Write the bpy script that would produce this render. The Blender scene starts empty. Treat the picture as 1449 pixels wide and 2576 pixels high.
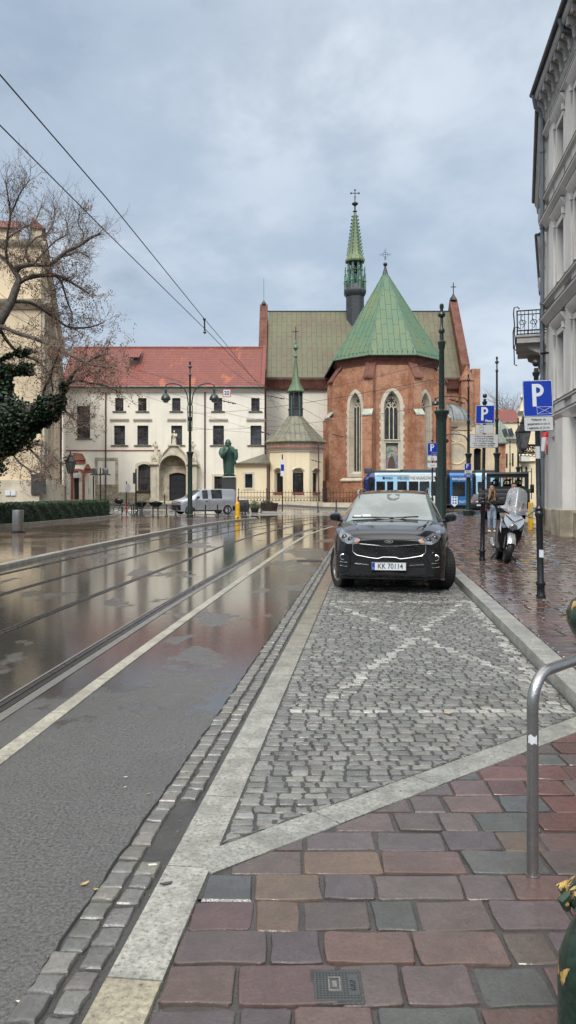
import bpy, bmesh, math, random
import numpy as np
from mathutils import Vector, Matrix, noise as mnoise
from mathutils.bvhtree import BVHTree
random.seed(7)
PI = math.pi
S = bpy.context.scene
COL = S.collection
# ------------------------------------------------------------------ camera
cam = bpy.data.cameras.new("camera"); cam_o = bpy.data.objects.new("camera", cam); COL.objects.link(cam_o)
cam_o.location = (0, 0, 1.6); cam_o.rotation_euler = (math.radians(90), 0, 0)
cam.sensor_fit = 'VERTICAL'; cam.sensor_height = 36.0; cam.lens = 36.0*1935/2576
cam.shift_y = (1238-1288)/2576.0
cam.clip_end = 2000; cam.clip_start = 0.05
S.camera = cam_o
S.render.resolution_x = 576; S.render.resolution_y = 1024
S.view_settings.view_transform = 'Standard'; S.view_settings.look = 'None'
S.view_settings.gamma = 1; S.view_settings.exposure = 0.46
S.cycles.max_bounces = 6; S.cycles.diffuse_bounces = 3; S.cycles.glossy_bounces = 3; S.cycles.transmission_bounces = 4
S.cycles.caustics_reflective = False; S.cycles.caustics_refractive = False

# ------------------------------------------------------------------ node helpers
class NT:
    def __init__(s, nt): s.nt = nt; s.L = nt.links
    def n(s, t, ins=None, **kw):
        x = s.nt.nodes.new('ShaderNode'+t)
        for k, v in kw.items(): setattr(x, k, v)
        for k, v in (ins or {}).items(): s.set(x, k, v)
        return x
    def set(s, x, k, v):
        sk = x.inputs[k]
        if isinstance(v, bpy.types.NodeSocket): s.L.new(v, sk)
        elif isinstance(v, bpy.types.Node): s.L.new(v.outputs[0], sk)
        else:
            if isinstance(v, tuple) and len(v) == 3 and sk.type == 'RGBA': v = v+(1,)
            sk.default_value = v
    def math(s, op, a, b=0.0, c=None, clamp=False):
        ins = {0: a, 1: b}
        if c is not None: ins[2] = c
        return s.n('Math', ins, operation=op, use_clamp=clamp).outputs[0]
    def mix(s, f, a, b, bt='MIX'):
        x = s.n('Mix', data_type='RGBA', blend_type=bt)
        s.set(x, 0, f); s.set(x, 6, a); s.set(x, 7, b)
        return x.outputs[2]
    def mixf(s, f, a, b):
        x = s.n('Mix', data_type='FLOAT'); s.set(x, 0, f); s.set(x, 2, a); s.set(x, 3, b)
        return x.outputs[0]
    def noise(s, vec, scale, detail=4, rough=.55, dist=0):
        x = s.n('TexNoise', {'Scale': scale, 'Detail': detail, 'Roughness': rough, 'Distortion': dist})
        if vec is not None: s.set(x, 'Vector', vec)
        return x.outputs[0]
    def ramp(s, f, lo, hi, a=0.0, b=1.0, smooth=True):
        x = s.n('MapRange', {0: f, 1: lo, 2: hi, 3: a, 4: b}, interpolation_type='SMOOTHSTEP' if smooth else 'LINEAR', clamp=True)
        return x.outputs[0]
    def mapping(s, vec, scale=(1,1,1), rot=(0,0,0), loc=(0,0,0)):
        return s.n('Mapping', {0: vec, 1: loc, 2: rot, 3: scale}).outputs[0]

# ------------------------------------------------------------------ world: overcast daylight
W = bpy.data.worlds.new("World"); S.world = W; W.use_nodes = True
W.node_tree.nodes.clear(); t = NT(W.node_tree)
SUN_EL, SUN_AZ = math.radians(48), math.radians(200)     # behind the camera, a little to the left
sky = t.n('TexSky', sky_type='NISHITA', sun_disc=False, sun_elevation=SUN_EL, sun_rotation=SUN_AZ, air_density=1.0, dust_density=3.0)
co = t.n('TexCoord').outputs['Generated']
sep = t.n('SeparateXYZ', {0: co})
zz = t.math('MAXIMUM', sep.outputs[2], 0.0)
den = t.math('ADD', zz, 0.22)
px = t.math('DIVIDE', sep.outputs[0], den); py = t.math('DIVIDE', sep.outputs[1], den)
pv = t.n('CombineXYZ', {0: px, 1: py, 2: 0.0}).outputs[0]
n1 = t.noise(t.mapping(pv, (1.0, .9, 1), loc=(3.1, 1.3, 0)), 1.9, 8, .56, .25)
n2 = t.noise(t.mapping(pv, (1, .8, 1), loc=(7.7, 2.2, 0)), 5.0, 7, .58, .2)
n3 = t.noise(t.mapping(pv, (1, 1, 1), loc=(1.7, 9.2, 0)), .8, 3, .5, .2)
cl = t.math('ADD', t.math('MULTIPLY', n1, .62), t.math('MULTIPLY', n2, .38))
# a brighter break in the cloud up to the right of the spire
vd = t.n('VectorMath', {0: co, 1: Vector((.2, .91, .36)).normalized()}, operation='DOT_PRODUCT').outputs['Value']
brk = t.ramp(vd, .955, .999)
clb = t.math('ADD', cl, t.math('MULTIPLY', brk, .10))
c1 = t.mix(t.ramp(clb, .36, .52), (2.75, 3.4, 4.2), (4.0, 4.65, 5.45))
c2 = t.mix(t.ramp(clb, .5, .68), c1, (5.7, 6.3, 6.95))
c2 = t.mix(t.ramp(n3, .4, .6, 0, .5), c2, (3.1, 3.95, 5.1))
# towards the horizon the cloud is paler and even
c3 = t.mix(t.ramp(sep.outputs[2], .0, .3, .75, 0), c2, (4.6, 5.35, 6.25))
# added light from unseen sky: zenith and behind the camera brightened, low behind dimmed
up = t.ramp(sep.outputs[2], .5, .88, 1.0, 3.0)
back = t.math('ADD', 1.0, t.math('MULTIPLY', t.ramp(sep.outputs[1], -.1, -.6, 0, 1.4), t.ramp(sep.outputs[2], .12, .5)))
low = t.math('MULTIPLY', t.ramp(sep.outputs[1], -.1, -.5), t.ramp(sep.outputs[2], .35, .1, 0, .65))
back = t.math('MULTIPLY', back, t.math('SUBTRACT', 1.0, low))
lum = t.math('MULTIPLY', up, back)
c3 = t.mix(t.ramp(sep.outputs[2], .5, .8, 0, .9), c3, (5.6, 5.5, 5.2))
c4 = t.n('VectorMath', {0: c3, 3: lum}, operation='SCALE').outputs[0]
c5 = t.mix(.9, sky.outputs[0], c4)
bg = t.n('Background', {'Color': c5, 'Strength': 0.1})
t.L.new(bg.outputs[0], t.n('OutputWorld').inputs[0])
sun = bpy.data.lights.new("sun", 'SUN'); sun.energy = 1.5; sun.angle = math.radians(14); sun.color = (1, .965, .9)
sun_o = bpy.data.objects.new("sun", sun); COL.objects.link(sun_o)
dv = Vector((math.sin(SUN_AZ)*math.cos(SUN_EL), math.cos(SUN_AZ)*math.cos(SUN_EL), math.sin(SUN_EL)))
sun_o.rotation_euler = dv.to_track_quat('Z', 'Y').to_euler(); sun_o.location = (0, -20, 30)

# ------------------------------------------------------------------ materials
MATS = {}
def new_mat(name):
    m = bpy.data.materials.new(name); m.use_nodes = True; m.node_tree.nodes.clear()
    t = NT(m.node_tree); b = t.n('BsdfPrincipled'); t.L.new(b.outputs[0], t.n('OutputMaterial').inputs[0])
    MATS[name] = m
    return m, t, b
def bump(t, b, h, dist=.01, strength=1.0):
    x = t.n('Bump', {'Height': h, 'Distance': dist, 'Strength': strength}); t.L.new(x.outputs[0], b.inputs['Normal'])
def mat(name, col, rough=.6, metal=0.0, var=.25, vs=2.0, bm=0.0, bs=40, coat=0.0, spec=.5, col2=None, fine=0.0):
    """plain painted or natural surface with uneven tone and gloss"""
    if name in MATS: return MATS[name]
    m, t, b = new_mat(name)
    oc = t.n('TexCoord').outputs['Object']
    f = t.noise(oc, vs, 6, .6)
    d = col2 if col2 else tuple(c*(1-var) for c in col)
    c = t.mix(t.ramp(f, .3, .7), col, d)
    if fine:
        g = t.noise(oc, 90, 2, .6)
        c = t.mix(t.ramp(g, .35, .65, 0, fine), c, tuple(min(1, x*1.8) for x in col))
    t.set(b, 'Base Color', c); t.set(b, 'Metallic', metal); t.set(b, 'Specular IOR Level', spec)
    t.set(b, 'Roughness', t.ramp(f, .3, .7, max(.02, rough-.07), min(1, rough+.08)))
    if coat: t.set(b, 'Coat Weight', coat); t.set(b, 'Coat Roughness', .03)
    if bm: bump(t, b, t.noise(oc, bs, 5, .6), bm)
    return m
def emat(name, col, e):
    m, t, b = new_mat(name); t.set(b, 'Base Color', col); t.set(b, 'Emission Color', col); t.set(b, 'Emission Strength', e); return m
def plaster(name, col, stain=.35, col2=None, sc=1.0):
    """render on a wall: blotches, vertical runs and grime near the ground"""
    m, t, b = new_mat(name)
    oc = t.n('TexCoord').outputs['Object']
    f = t.noise(oc, .35*sc, 6, .62); g = t.noise(t.mapping(oc, (2.2, 2.2, .12)), 1.4*sc, 5, .6)
    h = t.noise(oc, 9, 4, .6)
    d = col2 or tuple(c*.8 for c in col)
    c = t.mix(t.ramp(f, .35, .68), col, d)
    c = t.mix(t.ramp(g, .5, .75, 0, stain), c, tuple(x*.55 for x in col))
    c = t.mix(t.ramp(h, .4, .75, 0, .12), c, tuple(x*.6 for x in col))
    t.set(b, 'Base Color', c); t.set(b, 'Roughness', .85); t.set(b, 'Specular IOR Level', .25)
    bump(t, b, t.noise(oc, 25, 4, .6), .006)
    return m
def brickmat(name, c1, c2, mortar, bw=.27, bh=.09, ms=.012, rough=.85, dirt=.5):
    m, t, b = new_mat(name)
    uv = t.n('TexCoord').outputs['UV']; oc = t.n('TexCoord').outputs['Object']
    br = t.n('TexBrick', {'Vector': uv, 'Color1': c1, 'Color2': c2, 'Mortar': mortar, 'Scale': 1.0, 'Mortar Size': ms,
             'Mortar Smooth': .3, 'Bias': 0.0, 'Brick Width': bw, 'Row Height': bh}, offset=.5, squash=1)
    f = t.noise(oc, .8, 8, .72); g = t.noise(t.mapping(oc, (1.5, 1.5, .3)), 1.6, 5, .6); hh = t.noise(oc, 5.5, 6, .75)
    c = t.mix(t.ramp(f, .42, .6, 0, .7), br.outputs[0], tuple(x*.55 for x in c1))
    c = t.mix(t.ramp(g, .5, .72, 0, dirt), c, (.16, .11, .09))
    c = t.mix(t.ramp(hh, .5, .6, 0, .6), c, tuple(min(1, x*1.35+.03) for x in c1))
    t.set(b, 'Base Color', c); t.set(b, 'Roughness', rough); t.set(b, 'Specular IOR Level', .25)
    bump(t, b, t.math('SUBTRACT', t.math('MULTIPLY', hh, .3), br.outputs['Fac']), .012)
    return m
def seammat(name, ca, cb, cc, w=.6, h=1.9, rough=.55, seam=(.05, .05, .04), metal=0.0, streak=.5):
    """sheet-metal roof: standing seams up the slope, staggered cross joints, patina that differs from sheet to sheet"""
    m, t, b = new_mat(name)
    uv = t.n('TexCoord').outputs['UV']; oc = t.n('TexCoord').outputs['Object']
    su = t.n('SeparateXYZ', {0: uv})
    # bricks standing on end: swap u and v
    sw = t.n('CombineXYZ', {0: su.outputs[1], 1: su.outputs[0], 2: 0.0}).outputs[0]
    br = t.n('TexBrick', {'Vector': sw, 'Color1': (0, 0, 0), 'Color2': (1, 1, 1), 'Mortar': (.5, .5, .5), 'Scale': 1.0, 'Mortar Size': .022,
             'Mortar Smooth': .2, 'Bias': 0.0, 'Brick Width': h, 'Row Height': w}, offset=.37, squash=1)
    f = t.noise(oc, .28, 5, .6); g = t.noise(t.mapping(uv, (3.0, .35, 1)), 1.0, 5, .6)
    c = t.mix(t.ramp(f, .38, .62), ca, cb)
    c = t.mix(t.math('MULTIPLY', br.outputs[0], .45), c, cc)
    c = t.mix(t.ramp(g, .48, .7, 0, streak), c, tuple(x*.6 for x in cc))
    c = t.mix(br.outputs['Fac'], c, seam)
    t.set(b, 'Base Color', c); t.set(b, 'Roughness', rough); t.set(b, 'Metallic', metal)
    bump(t, b, t.math('ADD', t.math('MULTIPLY', br.outputs['Fac'], 1.0), t.math('MULTIPLY', g, .2)), .03)
    return m
def tilemat(name, ca, cb, cc, w=.3, h=.42):
    """clay tile roof: courses with the dark line they cast painted in, tile rolls, and runs of newer orange tiles"""
    m, t, b = new_mat(name)
    uv = t.n('TexCoord').outputs['UV']; oc = t.n('TexCoord').outputs['Object']
    su = t.n('SeparateXYZ', {0: uv})
    br = t.n('TexBrick', {'Vector': uv, 'Color1': (0, 0, 0), 'Color2': (1, 1, 1), 'Mortar': (.5, .5, .5), 'Scale': 1.0, 'Mortar Size': .02,
             'Mortar Smooth': .3, 'Bias': 0.0, 'Brick Width': w, 'Row Height': h}, offset=.5, squash=1)
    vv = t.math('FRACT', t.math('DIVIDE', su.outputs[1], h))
    uu = t.math('FRACT', t.math('DIVIDE', su.outputs[0], w))
    roll = t.math('SINE', t.math('MULTIPLY', uu, PI))
    f = t.noise(oc, .4, 5, .65); g = t.noise(t.mapping(uv, (.5, .18, 1)), 1.3, 4, .5)
    c = t.mix(t.math('MULTIPLY', br.outputs[0], .7), ca, cb)
    c = t.mix(t.ramp(f, .4, .7, 0, .6), c, tuple(x*.72 for x in ca))
    c = t.mix(t.ramp(g, .6, .7, 0, .7), c, cc)
    c = t.mix(t.ramp(vv, .32, .05), c, (.05, .02, .015))  # shade line of each course, put into the colour
    t.set(b, 'Base Color', c); t.set(b, 'Roughness', .6)
    bump(t, b, t.math('ADD', t.math('MULTIPLY', roll, .6), t.math('SUBTRACT', 1.0, vv)), .05)
    return m
def glassmat(name, dark=(.012, .014, .017), rough=.06, var=.5):
    """window pane seen from outside: dark room behind reflecting glass, slightly uneven"""
    m, t, b = new_mat(name)
    oc = t.n('TexCoord').outputs['Object']
    f = t.noise(oc, .7, 4, .6)
    t.set(b, 'Base Color', t.mix(t.ramp(f, .4, .65, 0, var), dark, tuple(x*5+.01 for x in dark)))
    t.set(b, 'Roughness', rough); t.set(b, 'Specular IOR Level', .7)
    bump(t, b, t.noise(oc, 2.2, 2, .5), .02)
    return m

# ------------------------------------------------------------------ mesh builder
class MB:
    def __init__(s): s.v = []; s.f = []; s.c = []; s.M = Matrix.Identity(4); s.col = (1, 1, 1)
    def add(s, vs, fs):
        o = len(s.v); M = s.M
        s.v += [tuple(M @ Vector(p)) for p in vs]
        s.f += [tuple(i+o for i in f) for f in fs]; s.c += [s.col]*len(fs)
        return s
    def box(s, x0, x1, y0, y1, z0, z1):
        return s.add([(x0,y0,z0),(x1,y0,z0),(x1,y1,z0),(x0,y1,z0),(x0,y0,z1),(x1,y0,z1),(x1,y1,z1),(x0,y1,z1)],
                     [(0,3,2,1),(4,5,6,7),(0,1,5,4),(1,2,6,5),(2,3,7,6),(3,0,4,7)])
    def cbox(s, x0, x1, y0, y1, z0, z1, b=.01):
        """box with chamfered vertical edges and top"""
        def ring(i, z): return [(x0+i+b,y0+i,z),(x1-i-b,y0+i,z),(x1-i,y0+i+b,z),(x1-i,y1-i-b,z),(x1-i-b,y1-i,z),(x0+i+b,y1-i,z),(x0+i,y1-i-b,z),(x0+i,y0+i+b,z)]
        return s.rings([ring(0, z0), ring(0, z1-b), ring(b*.7, z1)], True, True)
    def rings(s, R, cap0=False, cap1=False, closed=True):
        n = len(R[0]); vs = [p for r in R for p in r]; fs = []
        for k in range(len(R)-1):
            for i in range(n if closed else n-1):
                j = (i+1) % n; fs.append((k*n+i, k*n+j, (k+1)*n+j, (k+1)*n+i))
        if cap0: fs.append(tuple(range(n))[::-1])
        if cap1: fs.append(tuple((len(R)-1)*n+i for i in range(n)))
        return s.add(vs, fs)
    def lathe(s, prof, c=(0, 0, 0), n=16, sx=1, sy=1, a0=0):
        R = [[(c[0]+r*sx*math.cos(a0+2*PI*i/n), c[1]+r*sy*math.sin(a0+2*PI*i/n), c[2]+z) for i in range(n)] for r, z in prof]
        return s.rings(R, True, True)
    def tube(s, pts, r, n=6, cap=True):
        P = [Vector(p) for p in pts]; rr = r if isinstance(r, (list, tuple)) else [r]*len(P)
        R = []; ref = None
        for i, p in enumerate(P):
            d = (P[min(i+1, len(P)-1)]-P[max(i-1, 0)])
            if d.length < 1e-9: d = Vector((0, 0, 1))
            d.normalize()
            if ref is None:
                ref = Vector((0, 0, 1)) if abs(d.z) < .9 else Vector((1, 0, 0))
            a = ref - d*ref.dot(d)
            if a.length < 1e-4: a = d.orthogonal()
            a.normalize(); ref = a; b = d.cross(a)
            R.append([tuple(p+(a*math.cos(2*PI*k/n)+b*math.sin(2*PI*k/n))*rr[i]) for k in range(n)])
        return s.rings(R, cap, cap)
    def bar(s, p, q, w, h=None):
        return s.tube([p, q], w*.6 if h is None else w, 4)
    def prism(s, poly, z0, z1, top=True, bot=True):
        return s.rings([[(x, y, z0) for x, y in poly], [(x, y, z1) for x, y in poly]], bot, top)
    def plate(s, poly, y0, y1):
        """outline in x,z given thickness along y"""
        return s.rings([[(x, y0, z) for x, z in poly], [(x, y1, z) for x, z in poly]], True, True)
    def sphere(s, c, r, n=10, m=6, sx=1, sy=1, sz=1):
        return s.lathe([(max(1e-4, r*math.sin(PI*i/m)), -r*sz*math.cos(PI*i/m)) for i in range(m+1)], c, n, sx, sy)
    def quad(s, a, b, c, d): return s.add([a, b, c, d], [(0, 1, 2, 3)])
    def build(s, name, material=None, parent=None, sharp=35, uv=True, label=None, recalc=True, colattr=False):
        me = bpy.data.meshes.new(name)
        me.from_pydata(s.v, [], s.f)
        if recalc and len(s.f) < 60000:
            bm = bmesh.new(); bm.from_mesh(me); bmesh.ops.recalc_face_normals(bm, faces=bm.faces); bm.to_mesh(me); bm.free()
        npoly = len(me.polygons)
        if sharp is not None:
            me.polygons.foreach_set('use_smooth', [True]*npoly)
            me.set_sharp_from_angle(angle=math.radians(sharp))
        if uv and npoly:
            nl = len(me.loops); vi = np.empty(nl, 'i'); me.loops.foreach_get('vertex_index', vi)
            co = np.empty(len(me.vertices)*3, 'f'); me.vertices.foreach_get('co', co); co = co.reshape(-1, 3)
            nr = np.empty(npoly*3, 'f'); me.polygons.foreach_get('normal', nr); nr = nr.reshape(-1, 3)
            lt = np.empty(npoly, 'i'); me.polygons.foreach_get('loop_total', lt)
            N = np.repeat(nr, lt, axis=0).astype('f8')
            flip = np.where(N[:, 2] < 0, -1.0, 1.0)[:, None]
            T = np.stack([-N[:, 1], N[:, 0], 0*N[:, 0]], 1); L = np.linalg.norm(T, axis=1)
            fl = L < .05; T[fl] = (1, 0, 0); L[fl] = 1; T /= L[:, None]
            B = np.cross(N, T); B[fl] = (0, 1, 0)
            P = co[vi]; uvd = np.stack([(P*T).sum(1), (P*B).sum(1)], 1).astype('f')
            me.uv_layers.new(name='UVMap').data.foreach_set('uv', uvd.ravel())
        if colattr:
            lt = np.empty(npoly, 'i'); me.polygons.foreach_get('loop_total', lt)
            ca = me.color_attributes.new('Col', 'FLOAT_COLOR', 'CORNER')
            cc = np.repeat(np.array([tuple(c)+((1,) if len(c) == 3 else ()) for c in s.c], 'f'), lt, axis=0)
            ca.data.foreach_set('color', cc.ravel())
        o = bpy.data.objects.new(name, me); COL.objects.link(o)
        if material:
            me.materials.append(MATS[material] if isinstance(material, str) else material)
        if parent: attach(o, parent)
        if label: o['label'] = label
        return o
def rootmat(p):
    return (rootmat(p.parent) @ p.matrix_parent_inverse if p.parent else Matrix.Identity(4)) @ p.matrix_basis
def attach(o, p):
    o.parent = p; o.matrix_parent_inverse = rootmat(p).inverted()
def tag(o, label=None, cat=None, group=None, kind=None):
    if label: o['label'] = label
    if cat: o['category'] = cat
    if group: o['group'] = group
    if kind: o['kind'] = kind
    return o
def thing(name, label, cat, loc=(0, 0, 0), group=None, rz=0.0):
    o = bpy.data.objects.new(name, None); COL.objects.link(o); o.location = loc; o.rotation_euler = (0, 0, rz)
    o.empty_display_size = .2
    return tag(o, label, cat, group)
def copy_tree(o, parent=None):
    c = o.copy(); COL.objects.link(c)
    if parent: c.parent = parent
    for ch in list(o.children): copy_tree(ch, c)
    return c
def place(o, loc, rz=0.0, label=None, group=None, scale=None):
    o.location = loc; o.rotation_euler = (0, 0, rz)
    if scale: o.scale = scale
    if label: o['label'] = label
    if group: o['group'] = group
    return o
def frame(O, tdir, z=0):
    """local x along the wall, y into the building, z up"""
    tx, ty = Vector(tdir).normalized()
    return Matrix(((tx, -ty, 0, O[0]), (ty, tx, 0, O[1]), (0, 0, 1, z), (0, 0, 0, 1)))
# picture plane to world: (display pixel x, y) at depth Y
def PX(x, Y): return (x-724.5)/1935*Y
def PZ(y, Y): return 1.6-(y-1238)/1935*Y
def G(x, y, z=0.0):
    Y = (1.6-z)*1935/(y-1238.0); return (PX(x, Y), Y)
def sstep(a, b, x):
    t_ = max(0, min(1, (x-a)/(b-a))); return t_*t_*(3-2*t_)
def gz(x, y):
    """the square rises a little towards the monastery; the street on the left dips behind the hedge"""
    return .36*sstep(56, 78, y)*sstep(6, -2, x) - .42*math.exp(-((x+18)/7)**2-((y-55)/5)**2)
def arc(cx, cz, rx, rz, a0, a1, n):
    return [(cx+rx*math.cos(a0+(a1-a0)*i/n), cz+rz*math.sin(a0+(a1-a0)*i/n)) for i in range(n+1)]
def wall(mb, s0, s1, z0, z1, holes, depth=.25, y=0.0):
    """wall in the local frame with real openings. hole = (a, b, c, d[, rise[, pointed]]): from a to b along, c to d up; rise = height of the arch"""
    xs = sorted({s0, s1} | {h[0] for h in holes} | {h[1] for h in holes}); zs = sorted({z0, z1} | {h[2] for h in holes} | {h[3] for h in holes})
    for i in range(len(xs)-1):
        for k in range(len(zs)-1):
            cx, cz = (xs[i]+xs[i+1])/2, (zs[k]+zs[k+1])/2
            if any(h[0] < cx < h[1] and h[2] < cz < h[3] for h in holes): continue
            mb.quad((xs[i], y, zs[k]), (xs[i+1], y, zs[k]), (xs[i+1], y, zs[k+1]), (xs[i], y, zs[k+1]))
    for h in holes:
        a, b, c, d = h[:4]; rise = h[4] if len(h) > 4 else 0
        top = hole_top(h)
        mb.quad((a, y, c), (a, y+depth, c), (a, y+depth, top[0][1]), (a, y, top[0][1]))
        mb.quad((b, y+depth, c), (b, y, c), (b, y, top[-1][1]), (b, y+depth, top[-1][1]))
        mb.quad((a, y, c), (b, y, c), (b, y+depth, c), (a, y+depth, c))
        for p, q in zip(top[:-1], top[1:]):
            mb.quad((p[0], y, p[1]), (p[0], y+depth, p[1]), (q[0], y+depth, q[1]), (q[0], y, q[1]))
            if rise: mb.quad((p[0], y, p[1]), (q[0], y, q[1]), (q[0], y, d), (p[0], y, d))
def hole_top(h, n=10):
    a, b, c, d = h[:4]; rise = h[4] if len(h) > 4 else 0
    if not rise: return [(a, d), (b, d)]
    pts = []
    m = (a+b)/2; w = (b-a)/2
    for i in range(2*n+1):
        x = a+(b-a)*i/(2*n)
        u = abs(x-m)/w
        if len(h) > 5:      # pointed arch: two arcs centred on the far springers
            R = (w*w+rise*rise)/(2*w); z = math.sqrt(max(0, R*R-(u*w+(R-w))**2))
        else:
            R = (w*w+rise*rise)/(2*rise); z = math.sqrt(max(0, R*R-(u*w)**2))-(R-rise)
        pts.append((x, d-rise+z))
    return pts
def outline(h, e=0.0, n=10):
    """closed outline of a hole grown by e (open at the sill)"""
    a, b, c, d = h[:4]; hh = (a-e, b+e, c-e, d+e) + tuple(h[4:])
    tp = hole_top(hh, n); return [(a-e, c-e)] + tp + [(b+e, c-e)]
def surround(mb, h, e, y0, y1, sill=True):
    """flat moulding round an opening, e wide, from y1 (front) to y0 (back)"""
    o = outline(h, e); i = [(p[0], p[1]) for p in outline(h, 0)]
    o[0] = (o[0][0], h[2] if not sill else h[2]-e); o[-1] = (o[-1][0], o[0][1]); i[0] = (i[0][0], h[2]); i[-1] = (i[-1][0], h[2])
    n = len(o)
    rng = range(n) if sill else range(n-1)
    for k in rng:
        j = (k+1) % n
        mb.quad((o[k][0], y1, o[k][1]), (o[j][0], y1, o[j][1]), (i[j][0], y1, i[j][1]), (i[k][0], y1, i[k][1]))
        mb.quad((o[k][0], y0, o[k][1]), (o[j][0], y0, o[j][1]), (o[j][0], y1, o[j][1]), (o[k][0], y1, o[k][1]))
        mb.quad((i[k][0], y1, i[k][1]), (i[j][0], y1, i[j][1]), (i[j][0], y0, i[j][1]), (i[k][0], y0, i[k][1]))
def window(parent, M, h, depth=.22, nx=2, nz=3, fr=.06, fmat='wood_dark', gmat='pane', curtain=False, bars=False):
    """window (frame and glazing bars) > pane; set back in the opening h"""
    a, b, c, d = h[:4]
    f = MB(); f.M = M
    surround(f, (a+fr, b-fr, c+fr, d-fr)+tuple(h[4:]), fr, depth, depth-.06)
    for i in range(1, nx):
        x = a+(b-a)*i/nx; tp = hole_top(h); zt = min(tp, key=lambda p: abs(p[0]-x))[1]
        f.box(x-fr*.45, x+fr*.45, depth-.055, depth-.01, c+fr, zt-.01)
    for k in range(1, nz):
        z = c+(d-c-(h[4] if len(h) > 4 else 0)*.3)*k/nz
        w_ = fr*.6 if k == nz-1 or nz < 3 else fr*.3
        f.box(a+fr, b-fr, depth-.05, depth-.012, z-w_, z+w_)
    w = f.build('window', fmat, parent, recalc=False)
    p = MB(); p.M = M
    o = outline(h, -.01); p.add([(x, depth-.004, z) for x, z in o], [tuple(range(len(o)))])
    p.build('pane', gmat, w, recalc=False)
    return w
def font(txt, size, M, material, parent, name='lettering', ext=.0015, align='CENTER', bold=0.0, wx=1.0):
    c = bpy.data.curves.new(name, 'FONT'); c.body = txt; c.size = size; c.extrude = ext; c.align_x = align; c.align_y = 'CENTER'; c.offset = bold; c.resolution_u = 3
    c.materials.append(MATS[material]); o = bpy.data.objects.new(name, c); COL.objects.link(o)
    # text lies in local x,z facing -y
    o.matrix_basis = M @ Matrix(((wx, 0, 0, 0), (0, 0, -1, 0), (0, 1, 0, 0), (0, 0, 0, 1)))
    if parent: attach(o, parent)
    return o
def TR(x, y, z, rz=0.0): return Matrix.Translation((x, y, z)) @ Matrix.Rotation(rz, 4, 'Z')
# ------------------------------------------------------------------ palette
plaster('plaster_cream', (.78, .735, .635), .3, (.70, .655, .56))
plaster('plaster_yellow', (.78, .67, .47), .22, (.72, .60, .40))
plaster('plaster_tan', (.66, .54, .37), .5, (.52, .42, .29), 1.6)
plaster('plaster_white', (.66, .645, .615), .4, (.56, .545, .515), 1.6)
plaster('plaster_old', (.58, .52, .40), .5, (.42, .37, .29), 2.5)
plaster('stone_trim', (.60, .55, .44), .4, (.45, .40, .31), 3)
plaster('stone_pale', (.62, .57, .46), .3, (.52, .47, .37), 4)
plaster('plinth_stone', (.50, .44, .33), .75, (.22, .19, .15), 3)
mat('grey_stone_caps', (.42, .43, .37), .8, var=.4, vs=3)
brickmat('brick', (.40, .16, .08), (.50, .245, .145), (.42, .34, .27), .27, .10, .014)
brickmat('brick_dark', (.15, .055, .04), (.20, .08, .055), (.12, .08, .06), .27, .10, .012)
brickmat('rough_stone', (.34, .31, .22), (.24, .21, .15), (.16, .14, .10), .85, .42, .02)
seammat('copper_green', (.07, .135, .07), (.11, .15, .065), (.065, .155, .095), .62, 2.1, seam=(.03, .055, .04), streak=.3)
seammat('copper_olive', (.095, .066, .038), (.105, .10, .046), (.09, .112, .056), .62, 2.0, seam=(.09, .06, .045), streak=.3)
seammat('slate_sheet', (.13, .125, .085), (.20, .185, .12), (.09, .095, .09), .5, 3.0, seam=(.045, .045, .04))
seammat('zinc_sheet', (.20, .205, .21), (.15, .155, .155), (.27, .27, .27), .55, 2.0, seam=(.09, .09, .09))
seammat('mossy_slate', (.13, .16, .12), (.10, .12, .11), (.17, .20, .15), .5, 1.2, seam=(.06, .07, .06))
tilemat('red_tiles', (.21, .045, .028), (.12, .027, .02), (.42, .11, .035), .36, .42)
tilemat('brown_tiles', (.20, .075, .045), (.14, .05, .035), (.26, .09, .05), .25, .3)
mat('copper_pale', (.10, .20, .145), .55, var=.4, vs=3)
mat('lead_dark', (.045, .05, .055), .5, var=.4, vs=3)
mat('gutter_dark', (.035, .045, .055), .45, var=.3, vs=2)
mat('pipe_red', (.12, .055, .06), .5, var=.3, vs=2)
mat('pipe_grey', (.12, .14, .16), .4, var=.3, vs=2)
mat('red_ledge', (.33, .10, .07), .7, var=.3)
mat('wood_dark', (.045, .028, .022), .55, var=.3, vs=8)
mat('wood_grey', (.10, .09, .085), .55, var=.3, vs=8)
mat('door_dark', (.014, .016, .022), .5, var=.5, vs=5)
mat('iron_black', (.014, .014, .016), .38, var=.4, vs=9)
mat('iron_rust', (.035, .017, .013), .6, var=.5, vs=6)
mat('post_black', (.012, .013, .017), .24, var=.4, vs=9, bm=.002, bs=30)
mat('post_green', (.018, .032, .026), .3, var=.5, vs=5, col2=(.010, .02, .018), bm=.003, bs=20)
mat('bronze_green', (.022, .075, .05), .42, var=.3, vs=2.6, col2=(.03, .065, .055), bm=.02, bs=7)
mat('granite_black', (.05, .052, .052), .35, var=.3, vs=5)
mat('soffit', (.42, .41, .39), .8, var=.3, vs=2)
mat('grey_render', (.36, .36, .36), .8, var=.25, vs=2)
mat('white_paint', (.8, .8, .78), .5, var=.1)
mat('sign_blue', (.003, .035, .33), .3, var=.08)
mat('sign_white', (.62, .64, .66), .3, var=.06)
mat('plate_grey', (.50, .51, .51), .35, var=.08)
mat('ink', (.02, .02, .022), .5, var=.1)
mat('ink_soft', (.09, .09, .095), .5, var=.1)
mat('sign_red', (.55, .02, .03), .4, var=.1)
mat('yellow_paint', (.72, .44, .02), .35, var=.2, vs=9, col2=(.55, .27, .01))
mat('steel', (.52, .51, .49), .22, 1.0, var=.2, vs=12)
mat('steel_brushed', (.40, .395, .385), .3, .95, var=.25, vs=14, bm=.002, bs=60)
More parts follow.
